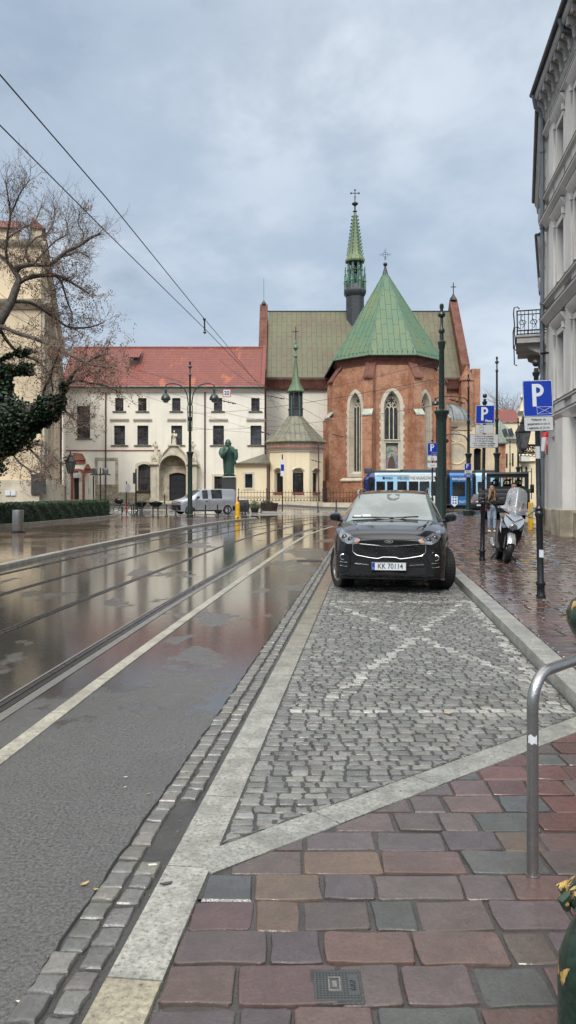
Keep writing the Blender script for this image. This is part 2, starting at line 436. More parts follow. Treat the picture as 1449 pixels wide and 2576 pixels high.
mat('chrome', (.75, .76, .78), .08, 1.0, var=.05)
mat('rubber', (.012, .012, .013), .6, var=.3, vs=12)
mat('plastic_black', (.012, .012, .014), .32, var=.3, vs=8)
mat('matt_black', (.006, .006, .007), .9, var=.1)
glassmat('pane', var=.9); glassmat('pane_sky', (.02, .023, .028), .03, .6)

def cobmat(name, wet_lo, wet_hi, gran=.35, bd=.006, gs=75):
    """stones: per-stone colour, grain, wet gloss that comes and goes"""
    m, t, b = new_mat(name)
    oc = t.n('TexCoord').outputs['Object']
    at = t.n('Attribute', attribute_name='Col').outputs['Color']
    g = t.noise(oc, gs, 3, .75); f = t.noise(oc, 14, 5, .6); w = t.noise(oc, 1.3, 5, .6)
    c = t.mix(t.ramp(g, .3, .75, 0, gran), at, t.n('VectorMath', {0: at, 3: 1.9}, operation='SCALE').outputs[0])
    c = t.mix(t.ramp(g, .45, .25, 0, gran), c, t.n('VectorMath', {0: at, 3: .35}, operation='SCALE').outputs[0])
    c = t.mix(t.ramp(f, .42, .7, 0, .35), c, t.n('VectorMath', {0: at, 3: .6}, operation='SCALE').outputs[0])
    st = t.noise(oc, 4.5, 6, .65)
    c = t.mix(t.ramp(st, .42, .62, 0, .42), c, t.mix(.5, t.n('VectorMath', {0: at, 3: .7}, operation='SCALE').outputs[0], (.055, .045, .038)))
    t.set(b, 'Base Color', c)
    r = t.mixf(t.ramp(w, .4, .6), wet_hi, wet_lo)
    t.set(b, 'Roughness', t.math('ADD', r, t.math('MULTIPLY', f, .12)))
    bump(t, b, t.math('ADD', t.math('MULTIPLY', f, 1.0), t.math('MULTIPLY', g, .25)), bd, .8)
    return m
cobmat('cobble_stone', .14, .38, .5)
cobmat('slab_stone', .05, .22, .35)
cobmat('wet_slab', .02, .10, .25, .0022)
cobmat('granite_strip', .25, .45, 1.0, .006, 48)
mat('bedding', (.05, .048, .044), .35, var=.4, vs=6, bm=.006, bs=60)
mat('bedding_dark', (.05, .044, .04), .3, var=.4, vs=6, bm=.004, bs=60)

def wetpave(name, c1, c2, mortar, bw, bh, ms, rot, wet=.07, dry=.3, stainc=None, bmp=.012):
    """paving too far off to model stone by stone: courses, uneven slabs, standing water"""
    m, t, b = new_mat(name)
    oc = t.n('TexCoord').outputs['Object']
    v = t.mapping(oc, (1, 1, 1), (0, 0, rot))
    v2 = t.n('VectorMath', {0: v, 1: t.n('VectorMath', {0: t.n('TexNoise', {'Vector': oc, 'Scale': 3.0, 'Detail': 2}).outputs[1], 3: .05}, operation='SCALE').outputs[0]}, operation='ADD').outputs[0]
    br = t.n('TexBrick', {'Vector': v2, 'Color1': c1, 'Color2': c2, 'Mortar': mortar, 'Scale': 1.0, 'Mortar Size': ms, 'Mortar Smooth': .4, 'Bias': 0.0, 'Brick Width': bw, 'Row Height': bh}, offset=.43, squash=1)
    f = t.noise(oc, .5, 5, .6); g = t.noise(oc, 5, 4, .6)
    c = t.mix(t.ramp(f, .35, .68, 0, .55), br.outputs[0], stainc or tuple(x*.6 for x in c1))
    c = t.mix(t.ramp(g, .45, .75, 0, .3), c, tuple(x*.5 for x in c2))
    t.set(b, 'Base Color', c)
    w = t.ramp(t.noise(oc, .33, 3, .5), .38, .58)
    t.set(b, 'Roughness', t.mixf(w, dry, wet))
    hgt = t.math('SUBTRACT', t.math('MULTIPLY', g, .6), br.outputs['Fac'])
    k = t.n('Bump', {'Height': hgt, 'Distance': bmp, 'Strength': t.mixf(w, 1.0, .35)})
    t.L.new(k.outputs[0], b.inputs['Normal'])
    return m
wetpave('plaza_paving', (.15, .10, .07), (.10, .07, .052), (.05, .04, .035), .34, .22, .012, .1, .04, .15)
wetpave('square_granite', (.30, .29, .27), (.23, .225, .215), (.12, .115, .11), .5, .3, .012, 0, .09, .33)
wetpave('dark_asphalt_far', (.08, .075, .07), (.07, .066, .062), (.07, .066, .062), 3, 3, .004, 0, .07, .3)

def roadmat():
    m, t, b = new_mat('wet_asphalt')
    oc = t.n('TexCoord').outputs['Object']; s = t.n('SeparateXYZ', {0: oc}); x, y = s.outputs[0], s.outputs[1]
    g = t.noise(oc, 62, 4, .8); f = t.noise(oc, 6, 5, .6); L = t.noise(oc, .45, 5, .65)
    c = t.mix(t.ramp(g, .32, .68), (.032, .032, .032), (.125, .124, .121))
    c = t.mix(t.ramp(f, .5, .7, 0, .35), c, (.115, .11, .10))
    c = t.mix(t.ramp(L, .4, .65, 0, .45), c, (.055, .052, .05))
    # distance to the right of the tram lane: there the asphalt drains and is only damp
    lane = t.math('SUBTRACT', x, t.math('MULTIPLY', y, .103))
    c = t.mix(t.ramp(lane, -2.5, -3.3, 0, .35), c, (.045, .04, .035))
    # patches of reddish setts laid bare in the asphalt
    rp = t.ramp(t.noise(t.mapping(oc, (1, .33, 1), loc=(4, 1.5, 0)), .9, 3, .5), .60, .66)
    zone = t.math('MULTIPLY', t.ramp(y, 6.5, 8.5), t.ramp(y, 20, 12))
    c = t.mix(t.math('MULTIPLY', t.math('MULTIPLY', rp, zone), .65), c, (.14, .035, .025))
    film = t.noise(t.mapping(oc, (1.0, .6, 1), loc=(2.3, .4, 0)), .6, 8, .62)
    pud = t.ramp(t.math('ADD', film, t.math('ADD', t.ramp(lane, -1.15, -2.0, 0, .065), t.ramp(y, 3.8, 8, -.09, .05))), .50, .535)
    dryr = t.math('ADD', .12, t.math('MULTIPLY', f, .16))
    t.set(b, 'Roughness', t.math('ADD', t.mixf(pud, dryr, .035), t.ramp(t.noise(oc, 7, 5, .7), .52, .7, 0, .07)))
    t.set(b, 'Base Color', t.mix(t.math('MULTIPLY', pud, .55), c, (.03, .026, .022)))
    t.set(b, 'Specular IOR Level', t.mixf(pud, .45, .62))
    rip = t.noise(t.mapping(oc, (9, 26, 1)), 1.0, 4, .65)
    h = t.math('ADD', t.math('MULTIPLY', rip, t.mixf(pud, .3, .17)), t.math('MULTIPLY', g, t.mixf(pud, 1.0, .03)))
    bump(t, b, h, .006, .75)
roadmat()
mat('rail_steel', (.09, .085, .08), .3, .7, var=.3, vs=5)
mat('rail_groove', (.015, .013, .012), .4, var=.3)
mat('rail_concrete', (.12, .115, .105), .35, var=.35, vs=3, fine=.5)

def stru(o): return tag(o, kind='structure')
# ------------------------------------------------------------------ ground
def sheet(name, material, xs, ys, z, fn=gz):
    mb = MB(); nx = len(xs)
    vs = [(x, y, z+fn(x, y)) for y in ys for x in xs]
    mb.add(vs, [(j*nx+i, j*nx+i+1, (j+1)*nx+i+1, (j+1)*nx+i) for j in range(len(ys)-1) for i in range(nx-1)])
    return stru(mb.build(name, material, recalc=False))
def lin(a, b, n): return [a+(b-a)*i/n for i in range(n+1)]
sheet('ground', 'dark_asphalt_far', lin(-600, -60, 4)+lin(-59, 59, 40)+lin(60, 600, 4), lin(-60, 45, 3)+lin(48, 95, 24)+lin(110, 900, 5), -.03)
sheet('road', 'wet_asphalt', lin(-40, 40, 40), lin(-6, 45, 26)+lin(47, 66, 12), 0.0)

# curved things along the tram line: rail nearest the parking bay, as points on the ground
RA = [(-2.75, -4), (-2.44, 1.5), (-2.15, 5.7), (-1.74, 11), (-1.19, 16.7), (-.28, 25.4), (.75, 32), (2.2, 38), (4.6, 45), (8.4, 52), (14, 58.5), (22, 63.5), (34, 67)]
def catmull(P, n=8):
    out = []
    for i in range(len(P)-1):
        p0, p1, p2, p3 = P[max(i-1, 0)], P[i], P[i+1], P[min(i+2, len(P)-1)]
        for k in range(n):
            u = k/n
            out.append(tuple(.5*((2*p1[j])+(-p0[j]+p2[j])*u+(2*p0[j]-5*p1[j]+4*p2[j]-p3[j])*u*u+(-p0[j]+3*p1[j]-3*p2[j]+p3[j])*u**3) for j in range(len(p1))))
    out.append(tuple(P[-1])); return out
RAc = catmull(RA, 8)
def offs(C, d):
    out = []
    for i, p in enumerate(C):
        a, b = C[max(i-1, 0)], C[min(i+1, len(C)-1)]
        L = math.hypot(b[0]-a[0], b[1]-a[1]); out.append((p[0]-(b[1]-a[1])/L*d, p[1]+(b[0]-a[0])/L*d))
    return out
def ribbon(mb, C, d0, d1, z0, z1, side=True):
    A, B = offs(C, d0), offs(C, d1)
    for i in range(len(C)-1):
        q = [A[i], A[i+1], B[i+1], B[i]]; zg = [gz(*p) for p in q]
        mb.quad(*[(p[0], p[1], z1+g) for p, g in zip(q, zg)][::-1])
        if side:
            for u, v in ((0, 1), (2, 3)): mb.quad((q[u][0], q[u][1], z0+zg[u]), (q[v][0], q[v][1], z0+zg[v]), (q[v][0], q[v][1], z1+zg[v]), (q[u][0], q[u][1], z1+zg[u]))
G_ = 1.36
rails = [0, G_, 2.85, 2.85+G_]
for k, d in enumerate(rails):
    r = thing('tram_rail', ['grooved tram rail nearest the parked black car', 'second grooved tram rail from the parking bay, in the wet asphalt', 'third grooved tram rail from the parking bay, on the far track',
              'grooved tram rail farthest from the parking bay, along the brown pavement'][k], 'rail', (RAc[0][0]-d, RAc[0][1], 0), 'grooved tram rails in the street')
    mb = MB(); ribbon(mb, RAc, d-.015, d+.028, 0, .009); ribbon(mb, RAc, d-.08, d-.065, 0, .008); mb.build('rail_head', 'rail_steel', r, recalc=False)
    mb = MB(); ribbon(mb, RAc, d-.065, d-.02, 0, .005, False); mb.build('groove', 'rail_groove', r, recalc=False)
    if k > 0: continue
    mb = MB(); ribbon(mb, RAc, d-.17, d-.085, 0, .0045, False); ribbon(mb, RAc, d+.05, d+.075, 0, .0045, False); mb.build('concrete_edge', 'rail_concrete', r, recalc=False)

# lane stripe of pale granite between tram track and asphalt
SP = catmull([(-2.3, -2), (-1.98, 1.5), (-1.73, 4.65), (-1.45, 8.0), (-.92, 13.5), (.2, 24.4), (.95, 30), (2.1, 36)], 8)
def striplen(mb, C, w, seg, zt, c0, dark=None, jit=.06, z0=0.0):
    """row of long stone slabs along a line"""
    acc = 0; start = 0
    A, B = offs(C, w/2), offs(C, -w/2)
    k = 0
    for i in range(1, len(C)):
        acc += math.hypot(C[i][0]-C[i-1][0], C[i][1]-C[i-1][1])
        if acc > seg or i == len(C)-1:
            f = 1+random.uniform(-jit, jit); cc = tuple(x*f for x in c0)
            if dark: cc = dark(k, cc)
            mb.col = cc; k += 1
            a = [Vector((*p, 0)) for p in A[start:i+1]]; b = [Vector((*p, 0)) for p in B[start:i+1]]
            ln = (a[-1]-a[0]); g = min(.004, ln.length*.1); u = ln.normalized()*g
            a[0] += u; b[0] += u; a[-1] -= u; b[-1] -= u
            n = len(a)
            lo = a+b[::-1]
            ctr = sum(lo, Vector())/len(lo)
            low = [(p.x, p.y, z0) for p in lo]; mid = [(p.x, p.y, zt-.003) for p in lo]
            top = [(p.x+(ctr-p).normalized().x*.003, p.y+(ctr-p).normalized().y*.0, zt) for p in lo]
            mb.rings([low, mid, top])
            m = len(lo)
            for j in range(n-1): mb.add([top[j], top[j+1], top[m-2-j], top[m-1-j]], [(0, 1, 2, 3)])
            acc = 0; start = i
mb = MB(); C = catmull(SP, 3); striplen(mb, C, .115, .9, .008, (.25, .235, .19))
stru(mb.build('stripe_kerb', 'granite_strip', colattr=True, recalc=False))

# straight lines of the parking bay: x = a + K*y
K = .106
def LX(a, y): return a+K*y
Y1 = 31.0
mb = MB(); C = [(LX(-.765, y), y) for y in lin(-.5, Y1, 126)]
def strip_tone(k, c):
    y = -.5+k*.75; f = random.uniform(.93, 1.05)
    if y < 2.35: return (.20, .18, .13)
    u = sstep(4.5, 10.5, y); v = sstep(10, 15, y); return tuple(f*((a*(1-u)+b*u)*(1-v)+c_*v) for a, b, c_ in zip((.195, .19, .168), (.13, .117, .085), (.15, .10, .062)))
striplen(mb, C, .185, .75, .018, (.3, .3, .3), strip_tone, z0=-.02)
stru(mb.build('kerb_strip', 'granite_strip', colattr=True, recalc=False))

def stone(mb, q, zt, bev, jit, c, dome=.0, z0=-.01, n3=True, z_=None):
    """one sett: irregular rounded outline, worn edge, slightly domed top"""
    mb.col = c
    P = []
    for i in range(4):
        a, b = Vector(q[i]), Vector(q[(i+1) % 4])
        for u in ((.05, .5, .95) if n3 else (.07, .93)):
            P.append(a.lerp(b, u)+Vector((random.uniform(-jit, jit), random.uniform(-jit, jit))))
    ctr = sum(P, Vector((0, 0)))/len(P)
    tx, ty = random.uniform(-1, 1)*.02, random.uniform(-1, 1)*.02
    def ring(ins, z):
        out = []
        for p in P:
            d = ctr-p; L = d.length or 1; s = p+d*min(.6, ins/L); out.append((s.x, s.y, z+(s.x-ctr.x)*tx+(s.y-ctr.y)*ty))
        return out
    R = [ring(0, z0), ring(0, zt-bev*.75), ring(bev*.45, zt-bev*.2), ring(bev*1.2, zt)]
    n = len(P); o = len(mb.v)
    mb.rings(R); mb.add(R[-1]+[(ctr.x, ctr.y, zt+dome)], [(i, (i+1) % n, n) for i in range(n)])
def jc(c, v=.15):
    f = 1+random.uniform(-v, v); return tuple(max(.005, x*f*(1+random.uniform(-.025, .025))) for x in c)
# double row of setts between asphalt and strip
mb = MB(); y = 1.6
ROWS = [(-1.085, -.985), (-.98, -.885)]
for a0, a1 in ROWS:
    y = 1.6+random.random()*.1
    while y < Y1:
        L = random.uniform(.085, .14); g = .007
        if a0 > -1 and 3.25 < y < 3.95: y += L; continue      # the inner row is missing here: a bare hollow filled with asphalt
        w = random.uniform(-.008, .008)
        q = [(LX(a0+g+w, y), y+g), (LX(a1-g+w*.5, y), y+g), (LX(a1-g+w*.5, y+L), y+L-g), (LX(a0+g+w, y+L), y+L-g)]
        c = random.choice([(.12, .118, .108), (.10, .098, .09), (.135, .125, .11), (.11, .105, .095)])
        stone(mb, q, .02+random.uniform(-.005, .006), .011, .005 if y < 10 else .003, jc(c), .002, n3=y < 9)
        y += L
stru(mb.build('gutter_setts_path', 'cobble_stone', colattr=True, recalc=False))
mb = MB(); q = [(LX(-1.09, -1), -1), (LX(-.85, -1), -1), (LX(-.85, Y1), Y1), (LX(-1.09, Y1), Y1)]
mb.add([(p[0], p[1], .004) for p in q], [(0, 1, 2, 3)]); stru(mb.build('gutter_path_bed', 'bedding', recalc=False))

# open joint between asphalt and setts, grit
mb = MB(); C = [(LX(-1.092, y)+random.uniform(-.008, .008), y) for y in lin(1.5, 22, 300)]; ribbon(mb, C, -.006, .006, 0, .0062, False); stru(mb.build('road_crack', 'matt_black', recalc=False))
mb = MB(); R0 = random.Random(3)
for i in range(420):
    y = 2.2+R0.random()**1.6*14; x = LX(-1.1, y)-R0.random()**1.5*1.6 if i % 2 else LX(-1.05, y)+R0.random()*.5; s = R0.uniform(.002, .0055)
    mb.sphere((x, y, .007), s, 5, 3)
tag(mb.build('grit', 'rail_concrete', uv=False), 'tiny pale grit scattered over the asphalt and setts', 'grit', kind='stuff')
# diagonal strip that ends the bay
D0, D1 = Vector((-.30, 3.20)), Vector((2.6, 5.66)); dd = (D1-D0).normalized(); dn = Vector((-dd.y, dd.x))
def above_diag(x, y, off=0): return (Vector((x, y))-D0).dot(dn) > off
KR = 1.51      # kerb face, right side of the bay
mb = MB()
C = [tuple(D0+dd*u+dn*.095) for u in lin(-.02, 3.4, 60)]
striplen(mb, C, .18, .74, .019, (.17, .168, .15), z0=-.02)
stru(mb.build('diagonal_kerb_strip', 'granite_strip', colattr=True, recalc=False))

# parking bay cobbles
def segd(p, a, b):
    p, a, b = Vector(p), Vector(a), Vector(b); u = max(0, min(1, (p-a).dot(b-a)/(b-a).length_squared)); return (p-a-(b-a)*u).length
MARK = [((.55, 11.2), (2.2, 5.9)), ((2.55, 11.2), (.35, 5.9)), ((.62, 11.1), (2.6, 11.1)), ((0.05, 5.55), (2.2, 5.6)), ((2.62, 11.0), (1.98, 5.6))]
mb = MB(); y = 3.25
while y < 30.5:
    dy = random.uniform(.07, .09) if y < 13 else .11
    x = LX(-.668, y)+.006
    xe = LX(KR, y)-.01
    while x < xe:
        w = min(random.uniform(.075, .135) if y < 13 else random.uniform(.12, .2), xe-x+.001)
        if w < .03: break
        cy = y+dy/2; cx = x+w/2
        if above_diag(x, y+dy, .21):
            c = random.choice([(.13, .127, .115), (.10, .099, .092), (.155, .15, .134), (.118, .116, .107)])
            md = min(segd((cx, cy), *m) for m in MARK)
            c = jc(c)
            if md < .045 and random.random() < .78: c = jc((.265, .26, .235), .15)
            elif md < .08 and random.random() < .3: c = jc((.18, .175, .155), .15)
            g = .007; j = .007 if y < 8 else .005
            sh = random.uniform(-.004, .004)
            q = [(x+g, y+g+sh), (x+w-g, y+g+sh), (x+w-g, y+dy-g+sh), (x+g, y+dy-g+sh)]
            q = [(a, max(b, D0.y+(dn.dot(D0)*0+.193+dn.x*(D0.x-a))/dn.y)) for a, b in q]
            if q[2][1]-q[1][1] < .015 and q[3][1]-q[0][1] < .015: x += w; continue
            stone(mb, q, .021+random.uniform(-.004, .004), .008, j, c, .003, n3=y < 7)
        x += w
    y += dy
stru(mb.build('cobbled_parking_path', 'cobble_stone', colattr=True, recalc=False))
mb = MB(); q = [(LX(-.7, 3.0), 3.0), (LX(KR, 3.0), 3.0), (LX(KR, Y1), Y1), (LX(-.7, Y1), Y1)]
mb.add([(p[0], p[1], .012) for p in q], [(0, 1, 2, 3)]); stru(mb.build('parking_path_bed', 'bedding', recalc=False))

# foreground pavement of porphyry slabs, flush with the strips
TONES = [(.076, .057, .056), (.080, .062, .052), (.060, .060, .053), (.086, .052, .044), (.066, .052, .052), (.080, .064, .056), (.096, .067, .047), (.050, .051, .050), (.082, .050, .046), (.074, .057, .052), (.078, .058, .054), (.084, .054, .047)]
COVER = (.078, .232, 2.375, 2.53)
mb = MB(); y = .9
while y < 7.3:
    dy = random.choice([.18, .2, .21, .23]) if y < 3.3 else random.uniform(.17, .22)
    x = LX(-.668, y)+.004 - (0 if y < 3 else 0); x += -random.random()*.0
    if y > 3.0:
        x = -.9
    while x < 6.0:
        w = random.uniform(.16, .36); g = random.uniform(.004, .009); u_ = random.uniform(-.007, .007); v_ = random.uniform(-.006, .006)
        q = [(x+g+v_, y+g+u_*.5), (x+w-g, y+g+u_), (x+w-g-v_, y+dy-g+u_*.6), (x+g, y+dy-g-u_*.4)]
        xl = LX(-.668, y)
        # cut to the diagonal strip
        if x+w > xl:
            q = [(max(a, LX(-.668, b)+.004), b) for a, b in q]
            cut = []
            for i in range(4):
                a, b = Vector(q[i]), Vector(q[(i+1) % 4])
                da, db = (a-D0).dot(dn)+.006, (b-D0).dot(dn)+.006
                if da < 0: cut.append(a)
                if da*db < 0: cut.append(a.lerp(b, da/(da-db)))
            ok = len(cut) >= 3 and not (x < 1.2 and COVER[2]-dy < y < COVER[3] and x+w > COVER[0]-.03 and x < COVER[1]+.03 and False)
            if ok:
                ar = abs(sum(cut[i].x*cut[(i+1) % len(cut)].y-cut[(i+1) % len(cut)].x*cut[i].y for i in range(len(cut))))/2
                if ar > .003:
                    c = jc(random.choice(TONES), .14)
                    if x > 1.0 and random.random() < .5: c = jc((.085, .038, .032), .2)
                    if len(cut) == 4: stone(mb, [tuple(p) for p in cut], .021+random.uniform(-.005, .004), .006, .0055, c, .0015)
                    else:
                        mb.col = c; cc = sum(cut, Vector((0, 0)))/len(cut)
                        R0 = [(p.x, p.y, -.01) for p in cut]; R1 = [(p.x, p.y, .012) for p in cut]; R2 = [(p.x+(cc.x-p.x)*.06, p.y+(cc.y-p.y)*.06, .02) for p in cut]
                        mb.rings([R0, R1, R2], False, True)
        x += w
    y += dy
stru(mb.build('pavement', 'slab_stone', colattr=True, recalc=False))
mb = MB(); mb.add([(-.66, .4, .013), (7, .4, .013), (7, 7.4, .013), (3.0, 5.9, .013), (-.25, 3.3, .013)], [(0, 1, 2, 3, 4)]); stru(mb.build('pavement_bed', 'bedding_dark', recalc=False))

# right pavement, a step above the bay
mb = MB(); mb.col = (.2, .2, .2); y = 5.2
XS = lambda y: LX(KR+.21, y)
while y < 48:
    dy = random.uniform(.17, .21) if y < 16 else random.uniform(.24, .3)
    xe = min(6.3+.14*y, 14)
    x = XS(y)+random.random()*.02
    while x < xe:
        w = random.uniform(.22, .42) if y < 16 else random.uniform(.3, .6); g = .008
        if x > 5.8 and y < 11: break
        c = jc(random.choice([(.075, .047, .045), (.065, .044, .04), (.085, .05, .043), (.056, .045, .047), (.095, .052, .04)]), .2)
        zt = .121+random.uniform(-.004, .004)
        mb.col = c
        tx, ty = random.uniform(-.008, .008), random.uniform(-.012, .012)
        sk = (y-20)*0; j = lambda: random.uniform(-.006, .006)
        q = [(x+g+j(), y+g+j()), (x+w-g+j(), y+g+j()), (x+w-g+j(), y+dy-g+j()), (x+g+j(), y+dy-g+j())]
        if y < 14: stone(mb, q, zt, .012, .005, c, .003, z0=.09, n3=False)
        else:
            cx, cy = x+w/2, y+dy/2
            R1 = [(a, b, zt-.012) for a, b in q]; R2 = [(a+(cx-a)*.1, b+(cy-b)*.1, zt+(a-cx)*tx+(b-cy)*ty) for a, b in q]
            mb.rings([R1, R2], False, True)
        x += w
    y += dy
stru(mb.build('right_pavement', 'wet_slab', colattr=True, recalc=False))
mb = MB(); mb.add([(LX(KR+.1, 5), 5, .108), (7.2, 5, .108), (6.3+.14*49, 49, .108), (40, 49, .108), (40, 56, .108), (LX(KR+.1, 49)+1.5, 49, .108)], [(0, 1, 2, 3, 4, 5)])
stru(mb.build('right_pavement_bed', 'bedding_dark', recalc=False))
mb = MB(); C = [(LX(KR+.1, y), y) for y in lin(4.0, 48, 240)]
striplen(mb, C, .2, .95, .125, (.20, .198, .18), z0=-.01)
stru(mb.build('right_kerb', 'granite_strip', colattr=True, recalc=False))

# left: brown plaza with its kerb, following the tram line
LP = catmull([(-6.75, -3), (-6.5, 6), (-6.07, 16.2), (-5.62, 22.9), (-4.5, 34), (-3.3, 41), (-1.95, 45.4)], 8)
mb = MB(); n = len(LP)
for i in range(n-1):
    a, b = LP[i], LP[i+1]
    mb.quad((a[0], a[1], .07), (b[0], b[1], .07), (-45, b[1]+(b[1]-20)*.05, .07), (-45, a[1]+(a[1]-20)*.05, .07))
e = LP[-1]
mb.quad((e[0], e[1], .07), (-8.2, 49.5, .07), (-45, 50, .07), (-45, e[1]+(e[1]-20)*.05, .07))
stru(mb.build('left_pavement', 'plaza_paving'))
mb = MB(); striplen(mb, LP, .2, 1.1, .078, (.20, .19, .165), z0=-.01)
EC = catmull([(-1.95, 45.4), (-2.2, 46.4), (-4.5, 47.8), (-8.2, 49.6), (-20, 50.3), (-45, 50.5)], 8); striplen(mb, EC, .2, 1.1, .078, (.22, .21, .19), z0=-.01)
stru(mb.build('left_kerb', 'granite_strip', colattr=True, recalc=False))

# the square in front of the churches
xs = lin(-60, 8, 34)
sheet('square', 'square_granite', xs, lin(52.5, 66, 14), .004)
sheet('church_pavement', 'plaza_paving', lin(-60, 30, 45), lin(74.5, 90, 16), .09)
for nm, yy in (('square_kerb', 74.4), ('inner_kerb', 66.1)):
    mb = MB(); ribbon(mb, [(-60+3*i, yy) for i in range(31 if yy > 70 else 24)], -.1, .1, -.05, .10 if yy > 70 else .03); stru(mb.build(nm, 'granite_strip' if False else 'rail_concrete', recalc=False))
# manhole in the asphalt by the bay, leaves, butts
x, y = G(778, 1411)
mb = MB(); mb.lathe([(.3, -.01), (.3, .006), (.27, .008), (.26, .006)], (x, y, 0), 24); tag(mb.build('manhole_cover', 'iron_rust'), 'round iron manhole cover in the asphalt near the black car', 'manhole cover')
# cast cover in the foreground slabs
cv = thing('access_cover', 'small square cast iron utility cover set between the foreground slabs', 'access cover', ((COVER[0]+COVER[1])/2, (COVER[2]+COVER[3])/2, 0))
x0, x1, y0, y1 = COVER
mb = MB(); mb.cbox(x0-.008, x1+.008, y0-.008, y1+.008, 0, .026, .004); mb.build('cover_plate', 'bedding', cv)
mb = MB(); mb.cbox(x0+.004, x1-.004, y0+.004, y1-.004, 0, .0285, .002)
nx = 13
for i in range(nx):
    for k in range(12):
        u, v = x0+.012+i*.0106, y0+.014+k*.0112
        if .3 < (u-x0)/(x1-x0) < .62 and .28 < (v-y0)/(y1-y0) < .75 or (u-x0)/(x1-x0) > .72 and .2 < (v-y0)/(y1-y0) < .85: continue
        mb.box(u, u+.006, v, v+.005, .028, .031)
mb.build('studs', 'granite_black', cv)
mb = MB(); cx, cy = x0+.07, y0+.08
mb.box(cx-.02, cx+.02, cy-.035, cy-.029, .028, .032); mb.box(cx-.02, cx+.02, cy+.029, cy+.035, .028, .032); mb.box(cx-.02, cx-.015, cy-.029, cy+.029, .028, .032); mb.box(cx+.015, cx+.02, cy-.029, cy+.029, .028, .032)
mb.box(cx-.007, cx+.007, cy-.016, cy+.016, .028, .031); mb.build('key_slot', 'rail_concrete', cv)
font('GAZ', .026, Matrix.Translation((x1-.024, (y0+y1)/2, .031)) @ Matrix.Rotation(PI/2, 4, 'Z') @ Matrix.Rotation(-PI/2, 4, 'X'), 'granite_black', cv, 'embossed_letters', .001)
mat('leaf_tan', (.42, .30, .13), .6, var=.3); mat('leaf_dark', (.06, .06, .065), .4, var=.3); mat('butt', (.6, .55, .45), .7, var=.2)
def leaf(x, y, s, a, m, lab, z=.008, nm='fallen_leaf', cat='leaf', curl=.15):
    mb = MB(); mb.M = TR(x, y, z, a); n = 8; vs = []; fs = []
    for i in range(n+1):
        u = -1+2*i/n; w = .42*(1-u*u)**.8*(1+.25*math.sin(i*2.1)); zz_ = curl*s*u*u
        vs += [(u*s, -w*s, zz_+curl*s*.6), (u*s, 0, zz_), (u*s, w*s, zz_+curl*s*.6)]
    fs = [(3*i+k, 3*i+3+k, 3*i+4+k, 3*i+1+k) for i in range(n) for k in (0, 1)]
    mb.add(vs, fs); mb.add([(p[0], p[1], p[2]+.0015) for p in vs], [f[::-1] for f in fs])
    return tag(mb.build(nm, m, recalc=False), lab, cat, 'litter on the ground')
for (dx, dy, s, a, m, lab, z) in [(213, 2228, .022, .9, 'leaf_tan', 'curled tan leaf on the asphalt beside the double row of setts', .006),
        (241, 2252, .012, .2, 'leaf_tan', 'small yellow leaf at the edge of the setts', .022), (418, 2236, .026, .3, 'leaf_dark', 'dark grey flat leaf on the pale granite strip', .0195),
        (373, 2000, .012, .5, 'leaf_tan', 'small ochre leaf scrap alone on the bare asphalt', .006), (470, 1954, .012, .3, 'leaf_tan', 'yellow leaf scrap on the row of setts, farther up', .025),
        (316, 1958, .012, .1, 'butt', 'pale leaf scrap on the wet asphalt near the puddle', .006), (48, 2525, .010, 0, 'butt', 'pale pebble-like scrap at the lower left edge of the asphalt', .006),
        (315, 1983, .009, .4, 'butt', 'smaller pale scrap on the asphalt by the puddle', .006), (1127, 1803, .035, 0, 'leaf_tan', 'wet tan leaf on the faded white cobble marking', .022)]:
    x, y = G(dx, dy); leaf(x, y, s, a, m, lab, z)
x, y = G(384, 2192); mb = MB(); mb.tube([(x-.018, y, .027), (x+.016, y+.004, .027)], .0045, 8); tag(mb.build('cigarette_butt', 'butt'), 'white cigarette butt in the hollow beside the setts', 'cigarette butt', 'litter on the ground')
seammat('copper_olive_light', (.135, .185, .085), (.165, .20, .08), (.13, .20, .12), .5, 1.6, seam=(.08, .13, .07), streak=.1)
def leaded():
    m, t, b = new_mat('leaded_glass'); uv = t.n('TexCoord').outputs['UV']; oc = t.n('TexCoord').outputs['Object']
    br = t.n('TexBrick', {'Vector': uv, 'Color1': (.02, .022, .026), 'Color2': (.075, .08, .085), 'Mortar': (.008, .008, .008), 'Scale': 1.0, 'Mortar Size': .012, 'Brick Width': .17, 'Row Height': .2, 'Bias': -.2}, offset=0)
    f = t.noise(oc, 1.2, 4, .6)
    t.set(b, 'Base Color', t.mix(t.ramp(f, .4, .65, 0, .7), br.outputs[0], (.02, .02, .02))); t.set(b, 'Roughness', .18); t.set(b, 'Specular IOR Level', .6)
    bump(t, b, t.noise(uv, 7, 2, .5), .03)
leaded()
def muralm():
    m, t, b = new_mat('mural_paint'); oc = t.n('TexCoord').outputs['Object']; n = t.n('TexNoise', {'Vector': oc, 'Scale': 2.6, 'Detail': 5}).outputs[1]
    s = t.n('SeparateColor', {0: n}); c = t.mix(t.ramp(s.outputs[0], .4, .6), (.16, .26, .22), (.30, .20, .28)); c = t.mix(t.ramp(s.outputs[1], .5, .65), c, (.45, .38, .2)); c = t.mix(t.ramp(s.outputs[2], .5, .6), c, (.10, .17, .26))
    t.set(b, 'Base Color', c); t.set(b, 'Roughness', .3)
muralm(); mat('mural_robe', (.10, .065, .045), .5); mat('mural_skin', (.3, .17, .11), .5); mat('mural_gold', (.42, .36, .2), .5)
